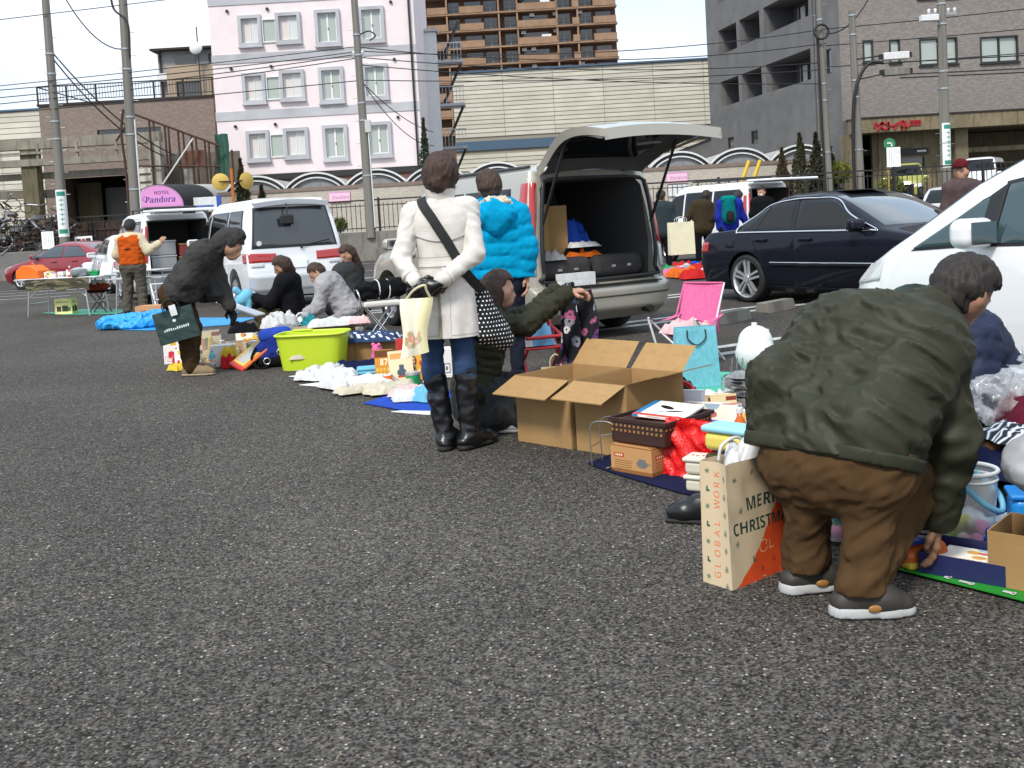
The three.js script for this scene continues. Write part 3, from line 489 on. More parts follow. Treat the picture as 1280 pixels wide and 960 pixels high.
utilityPole('concrete utility pole in front of the pink block', -5.56, -41.4, 12, 0.006, 0.19, [junction(5.1), crossArm(8.15, 0.25), (t) => PT('cable_guard', bar([0.2, 1.3, 0.1], [0.2, 5.0, 0.1], 0.03), M.whitePaint, t), (t) => PT('bracket', tube([[0.1, 9.0, 0], [0.5, 9.1, 0.1], [0.75, 8.9, 0.1], [0.5, 8.75, 0]], 0.03), M.wire, t)]);
utilityPole('thin concrete utility pole with coiled cable before the grey building', 13.85, -44, 11, 0.02, 0.16, [(t) => PT('cable_coil', new THREE.TorusGeometry(0.3, 0.05, 8, 24).translate(-0.05, 8.45, 0.3), M.wire, t), (t) => PT('conduit', bar([-0.22, 1.5, 0.12], [-0.18, 8.2, 0.12], 0.05), M.wire, t)]);
utilityPole('stained concrete utility pole carrying two grey transformer boxes', 14.95, -43.4, 9.2, 0.012, 0.2, [
  (t) => { for (const [y, m] of [[7.0, M.whitePaint], [6.35, M.concrete]]) { const b = PT('transformer_box', rb(1.05, 0.3, 0.4, 0.03, 1.6, y, 0.35), m, t); PT('terminal', [bc(0.12, 0.2, 0.2, 1.0, y + 0.16, 0.35), bc(0.12, 0.2, 0.2, 2.2, y + 0.16, 0.35)], M.wire, b); } },
  (t) => PT('cable_bundle', tube([[1.1, 6.9, 0.35], [0.55, 6.95, 0.3], [0.1, 6.4, 0.3], [-0.2, 5.4, 0.3], [-0.3, 3.4, 0.25], [-0.32, 1.2, 0.25]], 0.07, 30, 8), M.wire, t),
  (t) => PT('bracket_arm', [bar([0, 7.15, 0.1], [2.1, 7.3, 0.35], 0.035), bar([0, 6.3, 0.1], [2.1, 6.6, 0.35], 0.03)], M.wire, t)]);
utilityPole('pale concrete utility pole with wrapped sign before the tan canopy beam', 17.95, -42, 12, -0.006, 0.22, [poleSign(3.3, 1.8), crossArm(8.6, 0.6), (t) => PT('switch_box', rb(0.7, 0.25, 0.3, 0.03, -0.6, 8.3, 0.2), M.whitePaint, t)]);
utilityPole('dark wooden utility pole with a fuse switch beside the pink block', -4.55, -56, 14, 0.01, 0.16, [(t) => PT('fuse_switch', rb(0.5, 0.7, 0.4, 0.08, -0.7, 10.2, 0.2), M.steel, t), (t) => PT('bracket_arm', bar([-2, 10.6, 0.1], [0.5, 10.5, 0.1], 0.05), M.steel, t)]);

// ---------------------------------------------------------------- overhead wires, each one sagging between two points
function wire(a, b, sag, r, label) {
  const pts = [...Array(9)].map((_, i) => { const u = i / 8; return [lerp(a[0], b[0], u), lerp(a[1], b[1], u) - sag * 4 * u * (1 - u), lerp(a[2], b[2], u)]; });
  return tag(mesh('overhead_wire', tube(pts, r, 24, 5), M.wire), label, 'wire', 'overhead wires');
}
const P1 = [-18, -41.7], P2 = [-15, -41.6], P3 = [-5.5, -41.4], P4 = [13.9, -44], P5 = [18, -42];
const wl = 'thin black overhead wire strung between the poles along the street';
for (const [y0, y1, s] of [[10.35, 11.3, 0.1], [8.4, 8.55, 0.25]]) wire([-45, y0 - 1.2, -41.7], [P3[0], y1, P3[1]], s, 0.018, wl);
for (const [y0, y1, s] of [[7.6, 8.35, 0.25], [7.25, 8.25, 0.3], [6.9, 8.1, 0.28], [6.6, 7.2, 0.1]]) wire([-30, y0, -41.7], [P3[0], y1, P3[1]], s, 0.02, wl);
for (const [y0, y1, s] of [[8.5, 8.0, 0.6], [8.35, 8.6, 0.5], [8.1, 7.2, 0.4], [7.8, 6.3, 0.25], [7.2, 6.9, 0.2]]) wire([P3[0], y0, P3[1]], [P4[0], y1, P4[1]], s, 0.02, wl);
for (const [y0, y1, s] of [[8.6, 9.4, 0.15], [7.9, 8.3, 0.1], [7.0, 7.2, 0.1]]) wire([P4[0], y0, P4[1]], [32, y1, -42], s, 0.022, wl);
for (const [y0, y1, s] of [[6.9, 6.85, 0.05], [6.4, 6.3, 0.08], [6.25, 6.05, 0.05]]) wire([16.6, y0, -43], [34, y1, -42], s, 0.028, wl);
for (const q of [0, 0.25]) wire([P1[0] + 0.1, 9.05 - q, P1[1]], [-14.2 - q * 2, 4.9, -44.5], 0.5, 0.03, 'thick service cable dropping from pole toward the steel scaffold');
wire([-17.2, 11.2, -41.6], [P2[0], 9.0, P2[1]], 0.55, 0.025, 'slack black cable between the two poles on the left');
for (const [y, q] of [[5.6, 0], [4.9, 0.3]]) wire([P3[0], 7.1, P3[1]], [-3.6, y + 0.4, -52.9], 0.3 + q, 0.02, 'service wire from the pole to the pink block wall');
wire([P4[0], 8.4, P4[1]], [16.2, 10.5, -44], 0.6, 0.03, 'drooping cable above the transformer boxes');

// ---------------------------------------------------------------- yellow round reflectors on an orange mast, yellow props
{
  const t = thing('reflector_mast', 'orange mast with two round yellow dishes among dark conical trees', 'mast', [-11.85, 1.1, -44.6]);
  PT('mast', bar([0, 0, 0], [0, 3.1, 0], 0.07, 10), mat(lin(0.5, 0.16, 0.03), 0.6), t);
  for (const s of [-1, 1]) { const d = PT('dish', [new THREE.SphereGeometry(0.55, 18, 6, 0, 6.284, 0, 0.75).scale(1, 0.55, 1).rotateX(Math.PI / 2).rotateY(s < 0 ? 0.15 : 0.9).translate(s < 0 ? -0.52 : 0.42, 2.55, s < 0 ? -0.15 : -0.25)], mat(lin(0.66, 0.44, 0.1), 0.6, { side: THREE.DoubleSide }), t); PT('feed_arm', bar([0, 2.55, 0], [s * 0.5, 2.55, 0.25], 0.03), M.blackIron, d); }
  for (let i = 0; i < 2; i++) { const p = tag(mesh('yellow_prop', bar([0, 0, 0], [0.75, 1.9, 0], 0.085, 10), mat(lin(0.68, 0.45, 0.04), 0.6)), 'slanting yellow prop pole standing before the tiled wall', 'pole', 'yellow props'); p.position.set(10.05 + i * 0.5, 1.4, -45.6); }
}
// notice boards on posts / railing
const writing = (bg, fg, cols) => canvasTex(128, 192, (g, w, h) => { g.fillStyle = bg; g.fillRect(0, 0, w, h); g.fillStyle = fg; for (let c = 0; c < cols; c++) for (let y = 12; y < h - 20; y += 9) if (hash(c, y, 3) > 0.15) { g.fillRect(w - 20 - c * (w - 24) / cols, y, 7, 2); g.fillRect(w - 18 - c * (w - 24) / cols, y - 3, 2, 8); } });
function facePlane(w, h) { return new THREE.PlaneGeometry(w, h); }
function notice(label, x, y, z, w, h, map, post) {
  const t = thing('notice_board', label, 'sign', [x, y, z]); PT('board', bc(w, h, 0.03), M.whitePaint, t); PT('notice_face', facePlane(w * 0.97, h * 0.97).translate(0, 0, 0.018), mat(0xffffff, 0.6, { map }), t);
  if (post) PT('post', bx(0.09, post, 0.09, -w / 2 + 0.05, -h / 2 - post + 0.1, -0.06), mat(lin(0.35, 0.22, 0.08), 0.8), t); return t;
}
notice('white notice with vertical writing on the railing beside scrap heap', -18.9, 1.55, -42.1, 0.5, 0.72, writing('#f4f4f0', '#777', 5));
notice('small white notice board with dark picture near red sedan roof', -17.4, 1.42, -42.0, 0.72, 0.42, canvasTex(128, 64, (g, w, h) => { g.fillStyle = '#f0f0ee'; g.fillRect(0, 0, w, h); g.fillStyle = '#23262a'; g.fillRect(10, 14, 34, 34); g.fillRect(82, 12, 36, 38); g.fillStyle = '#b8452e'; g.fillRect(50, 14, 28, 34); g.fillStyle = '#222'; for (let x = 12; x < 118; x += 9) g.fillRect(x, 54, 6, 5); }));
notice('white notice with vertical writing on a wooden post before grey building', 15.85, 2.95, -42.0, 0.56, 0.8, writing('#fbfbf8', '#555', 6), 1.6);
{ const t = thing('green_cap_sign', 'small round green emblem fixed above the post notice', 'sign', [15.72, 3.5, -42.05]); PT('emblem', new THREE.CylinderGeometry(0.24, 0.24, 0.04, 18).rotateX(Math.PI / 2), mat(lin(0.03, 0.2, 0.08), 0.5), t); PT('mark', [bc(0.18, 0.06, 0.02, -0.02, 0.03, 0.03), bc(0.06, 0.12, 0.02, 0.08, -0.05, 0.03)], M.whitePaint, t); }
{ const t = thing('blue_white_banner', 'white and blue banner board beside the hotel sign', 'sign', [-12.9, 2.5, -44.0]); PT('board', bx(1.0, 0.62, 0.04, 0, -0.1, 0), M.whitePaint, t); PT('blue_end', bx(0.2, 0.72, 0.045, 0.58, -0.15, 0), mat(lin(0.03, 0.08, 0.4), 0.6), t); PT('stripe', bc(0.8, 0.12, 0.05, -0.05, 0.12, 0), mat(lin(0.1, 0.14, 0.4), 0.6), t); }

// ---------------------------------------------------------------- conical evergreens and shrubs
const leafGeo = (() => { const p = [-0.5, 0, 0, 0.5, 0, 0, 0, 1.3, 0.12]; const g = new THREE.BufferGeometry(); g.setAttribute('position', new THREE.Float32BufferAttribute(p, 3)); g.computeVertexNormals(); return g; })();
function foliage(n, size, f) { // n small faces at f() -> {p, up}
  const pos = new Float32Array(n * 9);
  const q = new THREE.Quaternion(), v = V3(), e = new THREE.Euler(), b = leafGeo.attributes.position;
  for (let i = 0; i < n; i++) { const c = f(i), s = size * rr(0.6, 1.4); q.setFromEuler(e.set(rr(-1.0, 1.0), rr(0, 6.28), rr(-1.0, 1.0))); for (let k = 0; k < 3; k++) { v.fromBufferAttribute(b, k).multiplyScalar(s).applyQuaternion(q); pos[i * 9 + k * 3] = c[0] + v.x; pos[i * 9 + k * 3 + 1] = c[1] + v.y; pos[i * 9 + k * 3 + 2] = c[2] + v.z; } }
  const g = new THREE.BufferGeometry(); g.setAttribute('position', new THREE.BufferAttribute(pos, 3)); g.computeVertexNormals(); g.setAttribute('uv', new THREE.BufferAttribute(new Float32Array(n * 6), 2)); return g;
}
const leafMat = (r, g, b) => phys(lin(r, g, b), 0.8, { side: THREE.DoubleSide });
function conifer(label, x, z, h, r, c) {
  const t = thing('conifer', label, 'tree', [x, 1.1, z]);
  PT('trunk', bar([0, 0, 0], [0, h * 0.8, 0], 0.07, 7, 0.02), M.rust, t);
  PT('crown', foliage(2600, 0.09, () => { const u = rnd(), a = rr(0, 6.28), y = 0.25 + u * (h - 0.25), w = r * Math.min(1, (1 - u) * 1.5) * (0.85 + 0.25 * Math.sin(a * 3 + u * 17)); const q = Math.sqrt(rr(0.25, 1)) * w; return [Math.cos(a) * q, y, Math.sin(a) * q]; }), leafMat(...c), t);
}
conifer('dark conical evergreen behind the orange dish mast', -11.6, -45.2, 3.5, 0.42, [0.05, 0.05, 0.015]);
conifer('short dark conical evergreen between two vaults on the left', -10.75, -45.2, 2.3, 0.34, [0.04, 0.045, 0.015]);
conifer('short brownish conical evergreen beside the yellow props', 12.1, -45, 2.6, 0.42, [0.06, 0.045, 0.018]);
conifer('tall dark conical evergreen in front of the last vault', 12.9, -45, 3.2, 0.5, [0.04, 0.042, 0.014]);
conifer('tall dark conical evergreen beside the coiled cable pole', 13.7, -45.3, 3.2, 0.48, [0.03, 0.03, 0.012]);
conifer('dark conical evergreen against the grey building corner', 14.3, -45.5, 2.9, 0.5, [0.025, 0.03, 0.012]);
conifer('dark evergreen tip between the pink block and stair tower', -3.85, -50, 5.3, 0.5, [0.03, 0.05, 0.02]);
function shrub(label, x, y, z, r, c, n = 1400) { const t = thing('shrub', label, 'shrub', [x, y, z]); PT('stem', bar([0, 0, 0], [0, r, 0], 0.04, 6), M.rust, t); PT('crown', foliage(n, 0.085, () => { const a = rr(0, 6.28), b = Math.acos(rr(-1, 1)), q = r * Math.cbrt(rr(0.2, 1)) * (0.85 + 0.2 * Math.sin(a * 4)); return [Math.sin(b) * Math.cos(a) * q, r + Math.cos(b) * q * 0.9, Math.sin(b) * Math.sin(a) * q]; }), leafMat(...c), t); }
shrub('yellow green round shrub beside the transformer pole', 14.6, 1.9, -45.2, 0.6, [0.14, 0.15, 0.02]);
shrub('low green shrub growing on the retaining wall behind white van', -6.9, 1.15, -42, 0.32, [0.1, 0.13, 0.02], 700);
shrub('leafy yellow green shrub below the post notice', 15.9, 1.1, -42.6, 0.55, [0.12, 0.14, 0.02]);
// ---------------------------------------------------------------- heap of scrap and old bicycles behind the railing
{
  const n = 420, parts = [[], [], [], []];
  for (let i = 0; i < n; i++) {
    const x = rr(-23.4, -18.3), y = 1.1 + rr(0, 1) * rr(0.4, 2.2) * (x < -20 ? 1.15 : 0.8), z = rr(-45.5, -42.6), a = rr(0, 3.14), b = rr(-0.7, 0.7), L = rr(0.15, 0.8);
    parts[i % 4].push(rnd() < 0.22 ? new THREE.TorusGeometry(rr(0.18, 0.32), 0.02, 5, 16).rotateY(a).rotateX(b).translate(x, y, z) : bar([x, y, z], [x + Math.cos(a) * Math.cos(b) * L, y + Math.sin(b) * L, z + Math.sin(a) * Math.cos(b) * L], rr(0.015, 0.06), 5));
    if (i % 3 === 0) parts[(i + 1) % 4].push(rot(bc(rr(0.2, 0.6), rr(0.03, 0.3), rr(0.2, 0.5)), b, a, b * 0.5).translate(x, y * 0.9, z));
  }
  const t = thing('scrap_heap', 'dark tangled heap of scrap metal and old bicycles behind railing', 'scrap'); t.userData.kind = 'stuff';
  PT('scrap', parts[0], M.rust, t); PT('scrap', parts[1], M.steel, t); PT('scrap', parts[2], M.blackIron, t); PT('scrap', parts[3], mat(lin(0.16, 0.13, 0.1), 0.8, { map: T.mott }), t);
  const f = thing('brown_board_fence', 'dark brown board fence with clutter before the garage opening', 'fence', [-16.3, 1.1, -43]);
  for (let i = 0; i < 15; i++) PT('board', bx(0.2, 1.05 + 0.1 * hash(i, 2), 0.04, -1.6 + i * 0.23, 0, 0.02 * hash(i, 1)), hash(i, 7) > 0.5 ? M.rust : mat(lin(0.045, 0.025, 0.018), 0.85, { map: T.mott }), f);
  PT('rail', bc(3.4, 0.08, 0.05, 0, 0.8, 0.06), M.rust, f);
}
// ---------------------------------------------------------------- vehicles: bodies lofted from horizontal slices; forward = +x, right = +z
const csg = new Evaluator(); csg.attributes = ['position', 'normal', 'uv']; csg.useGroups = false;
class Car {
  constructor(keys, o = {}) { // keys: [y, xf, xr, w, Lf, Lr]
    this.k = keys; Object.assign(this, { nf: 2.6, nr: 4.5 }, o);
  }
  lev(y) {
    const k = this.k; let i = 0; while (i < k.length - 2 && y > k[i + 1][0]) i++;
    const a = k[i], b = k[i + 1], t = clamp((y - a[0]) / (b[0] - a[0])); return a.map((v, q) => lerp(v, b[q], t));
  }
  hw(x, y) { const [, xf, xr, w, Lf, Lr] = this.lev(y); let t = 0, n = this.nf; if (x > xf - Lf) t = (x - xf + Lf) / Lf; else if (x < xr + Lr) { t = (xr + Lr - x) / Lr; n = this.nr; } return t <= 0 ? w : w * Math.pow(Math.max(0, 1 - Math.pow(Math.min(1, t), n)), 1 / n); }
  front(z, y) { const [, xf, , w, Lf] = this.lev(y), n = this.nf, s = Math.min(1, Math.abs(z) / w); return xf - Lf + Lf * Math.pow(Math.max(0, 1 - Math.pow(s, n)), 1 / n); }
  rear(z, y) { const [, , xr, w, , Lr] = this.lev(y), n = this.nr, s = Math.min(1, Math.abs(z) / w); return xr + Lr - Lr * Math.pow(Math.max(0, 1 - Math.pow(s, n)), 1 / n); }
  outline(y) {
    const [, xf, xr, w, Lf, Lr] = this.lev(y), p = [], E = 8, S = 9, pw = (v, n) => Math.sign(v) * Math.pow(Math.abs(v), 2 / n);
    for (let i = 0; i < E * 2; i++) { const a = Math.PI / 2 - (Math.PI * i) / (E * 2); p.push([xf - Lf + Lf * pw(Math.cos(a), this.nf), w * pw(Math.sin(a), this.nf)]); }
    for (let i = 0; i < S; i++) p.push([lerp(xf - Lf, xr + Lr, i / S), -w]);
    for (let i = 0; i < E * 2; i++) { const a = -Math.PI / 2 - (Math.PI * i) / (E * 2); p.push([xr + Lr + Lr * pw(Math.cos(a), this.nr), w * pw(Math.sin(a), this.nr)]); }
    for (let i = 0; i < S; i++) p.push([lerp(xr + Lr, xf - Lf, i / S), w]);
    return p;
  }
  shell(crease = 0.6) {
    const ys = []; for (let i = 0; i < this.k.length - 1; i++) { const n = Math.max(1, Math.ceil((this.k[i + 1][0] - this.k[i][0]) / 0.07)); for (let q = 0; q < n; q++) ys.push(lerp(this.k[i][0], this.k[i + 1][0], q / n)); } ys.push(this.k.at(-1)[0]);
    const pos = [], idx = [], N = this.outline(ys[0]).length;
    for (const y of ys) for (const [x, z] of this.outline(y)) pos.push(x, y, z);
    for (let j = 0; j < ys.length - 1; j++) for (let i = 0; i < N; i++) { const a = j * N + i, b = j * N + (i + 1) % N; idx.push(a, b, a + N, b, b + N, a + N); }
    const L = ys.length - 1, cap = (j, up) => { const l = this.lev(ys[j]), c = pos.length / 3; pos.push((l[1] + l[2]) / 2, ys[j] + (up ? 0.012 : 0), 0); for (let i = 0; i < N; i++) { const a = j * N + i, b = j * N + (i + 1) % N; up ? idx.push(a, b, c) : idx.push(b, a, c); } };
    cap(L, true); cap(0, false);
    let g = new THREE.BufferGeometry(); g.setAttribute('position', new THREE.Float32BufferAttribute(pos, 3)); g.setIndex(idx);
    g.computeVertexNormals(); { const c = g.attributes; /* outward check */ const mid = Math.floor(L / 2) * N + E0; if (c.normal.getZ(mid) * c.position.getZ(mid) < 0) { for (let i = 0; i < idx.length; i += 3) { const t = idx[i]; idx[i] = idx[i + 1]; idx[i + 1] = t; } g.setIndex(idx); } }
    g = toCreasedNormals(g, crease); boxUV(g); return g;
  }
  cut(g, cutters) { let a = new Brush(g); a.updateMatrixWorld(); for (const c of cutters) { const q = c.index ? c : mergeVertices(c); if (!q.attributes.uv) boxUV(q); const b = new Brush(q); b.updateMatrixWorld(); a = csg.evaluate(a, b, SUBTRACTION); } const r = a.geometry; boxUV(r); return r; }
  // a sheet lying on the body, with turned-down edges. kind: 'L','R' (corners x,y) or 'F','B' (corners z,y)
  sheet(kind, c, off = 0.006, nu = 10, nv = 6, bulge = 0) {
    const [BL, BR, TR, TL] = c;
    const P = (u, v, o) => {
      let a = lerp(lerp(BL[0], BR[0], u), lerp(TL[0], TR[0], u), v), y = lerp(lerp(BL[1], BR[1], u), lerp(TL[1], TR[1], u), v) + bulge * v * 4 * u * (1 - u);
      if (kind === 'L' || kind === 'R') { const s = kind === 'R' ? 1 : -1; return [a, y, s * (this.hw(a, y) + o)]; }
      if (kind === 'F') { const e = 0.01, dx = (this.front(a, y + e) - this.front(a, y - e)) / (2 * e), n = Math.hypot(1, dx); return [this.front(a, y) + o / n, y - (dx * o) / n, a]; }
      return [this.rear(a, y) - o, y, a];
    };
    return quadGrid(nu + 2, nv + 2, (u, v) => { const i = Math.round(u * (nu + 2)), j = Math.round(v * (nv + 2)), e = i === 0 || j === 0 || i === nu + 2 || j === nv + 2; return P(clamp((i - 1) / nu), clamp((j - 1) / nv), e ? -0.006 : off); });
  }
}
const E0 = 17;
const CM = {
  champagne: carPaint(lin(0.42, 0.385, 0.315), 0.3), silver: carPaint(lin(0.6, 0.6, 0.6), 0.3), black: carPaint(lin(0.004, 0.005, 0.012), 0, { clearcoat: 0.4, roughness: 0.6, specularIntensity: 0.3 }), white: carPaint(lin(0.78, 0.78, 0.78)), red: carPaint(lin(0.26, 0.012, 0.02), 0.2), lime: carPaint(lin(0.36, 0.37, 0.08)),
  tail: phys(lin(0.42, 0.012, 0.012), 0.18, { clearcoat: 1, clearcoatRoughness: 0.04 }), lens: phys(lin(0.6, 0.6, 0.6), 0.15, { clearcoat: 1 }), amber: phys(lin(0.6, 0.25, 0.03), 0.2, { clearcoat: 1 }),
  glass: M.glassDark, glassTeal: phys(lin(0.03, 0.06, 0.065), 0.05, { clearcoat: 1, clearcoatRoughness: 0.02 }), trim: M.blackPlastic, chrome: M.chrome, plate: mat(0xffffff, 0.5),
  interior: mat(lin(0.07, 0.069, 0.068), 0.95, { side: THREE.DoubleSide }), seat: cloth(lin(0.06, 0.055, 0.055)), greyTrim: mat(lin(0.09, 0.088, 0.08), 0.7, { map: T.mott }), alloy: mat(lin(0.6, 0.6, 0.62), 0.3, { metalness: 0.7 }),  // van lining grey is lowered: load space shade put into the colour
};
function wheelGeo(R, W, style) {
  const r = R * (style === 'sport' ? 0.78 : 0.66);
  const tyre = lathe([[r, -W / 2 + 0.01], [R - 0.03, -W / 2], [R - 0.006, -W / 2 + 0.025], [R, -W / 2 + 0.05], [R, W / 2 - 0.05], [R - 0.006, W / 2 - 0.025], [R - 0.03, W / 2], [r, W / 2 - 0.01]], 36).rotateX(Math.PI / 2);
  const rim = [lathe([[r, -W / 2 + 0.02], [r - 0.012, -W / 2 + 0.03], [r - 0.02, 0], [r - 0.03, W / 2 - 0.05], [r - 0.008, W / 2 - 0.018], [r + 0.004, W / 2 - 0.008]], 36).rotateX(Math.PI / 2)];
  const disc = [new THREE.CylinderGeometry(r - 0.03, r - 0.03, 0.02, 28).rotateX(Math.PI / 2).translate(0, 0, 0.0)];
  if (style === 'sport') for (let i = 0; i < 5; i++) { const a = i * 1.2566 + 0.3; for (const s of [-1, 1]) rim.push(flatBar([Math.cos(a + s * 0.55) * 0.04, Math.sin(a + s * 0.55) * 0.04, W / 2 - 0.035], [Math.cos(a + s * 0.16) * (r - 0.02), Math.sin(a + s * 0.16) * (r - 0.02), W / 2 - 0.025], 0.034, 0.03)); }
  else for (let i = 0; i < 8; i++) { const a = i * 0.7854; rim.push(flatBar([0, 0, W / 2 - 0.04], [Math.cos(a) * (r - 0.02), Math.sin(a) * (r - 0.02), W / 2 - 0.03], 0.06, 0.025)); }
  rim.push(new THREE.CylinderGeometry(0.05, 0.055, 0.05, 16).rotateX(Math.PI / 2).translate(0, 0, W / 2 - 0.03));
  return { tyre, rim: join(rim), disc: disc[0] };
}
function wheels(t, xs, z, R, W, style) {
  const g = wheelGeo(R, W, style);
  for (const x of xs) for (const s of [-1, 1]) {
    const w = new THREE.Group(); w.name = 'wheel'; t.add(w); w.position.set(x, R, s * (z - W / 2)); if (s < 0) w.rotation.y = Math.PI;
    PT('tyre', g.tyre, M.rubber, w); PT('rim', g.rim, CM.alloy, w); PT('brake_disc', g.disc, M.dark, w);
  }
}
const archCut = (x, s, R, w) => new THREE.CylinderGeometry(R, R, 0.34, 30).rotateX(Math.PI / 2).translate(x, R * 0.9, s * (w - 0.06));
function arches(c, g, xs, R, w, extra = []) { return c.cut(g, [...xs.flatMap((x) => [archCut(x, 1, R, w), archCut(x, -1, R, w)]), ...extra]); }
function archLiners(t, xs, R, w) { PT('underbody', [bx(Math.abs(xs[1] - xs[0]) - R * 1.6, 0.25, w * 1.7, (xs[0] + xs[1]) / 2, 0.2, 0), ...xs.map((x) => bx(R * 2.1, R * 1.7, w * 1.15, x, 0.16, 0))], M.dark, t); }
const both = (f) => { f('L', -1); f('R', 1); };
function plateOn(t, x, y, z, turn, txt = '') { const p = PT('number_plate', rb(0.33, 0.165, 0.012, 0.004), CM.plate, t); p.position.set(x, y - 0.08, z); p.rotation.y = turn; return p; }
function mirrors(t, x, y, z, m, size = 1) { both((k, s) => { const b = PT('door_mirror', rb(0.13 * size, 0.15 * size, 0.24 * size, 0.055 * size, 0, 0, 0, 4), m, t); b.position.set(x, y, s * (z + 0.13)); PT('mirror_arm', rb(0.07, 0.05, 0.16, 0.015, 0.01, 0.01, -s * 0.12), CM.trim, b); PT('mirror_glass', bc(0.006, 0.11 * size, 0.19 * size, -0.066 * size, 0.075 * size, 0), CM.chrome, b); }); }
function sideWindow(c, t, kind, q, glass, trimOff = 0.02) {
  const cx = q.reduce((s, p) => s + p[0], 0) / 4, cy = q.reduce((s, p) => s + p[1], 0) / 4;
  const big = q.map(([x, y]) => [x + Math.sign(x - cx) * trimOff, y + Math.sign(y - cy) * trimOff]);
  const f = PT('window_seal', c.sheet(kind, big, 0.004), CM.trim, t); PT('window_glass', c.sheet(kind, q, 0.008), glass, f); return f;
}
function door(c, t, kind, q, paint, handle, hm) { const d = PT('door', c.sheet(kind, q, 0.004, 10, 8), paint, t); if (handle) { const s = kind === 'R' ? 1 : -1; PT('door_handle', rb(0.2, 0.045, 0.035, 0.015, handle[0], handle[1], s * (c.hw(handle[0], handle[1]) + 0.022)), hm || paint, d); } return d; }

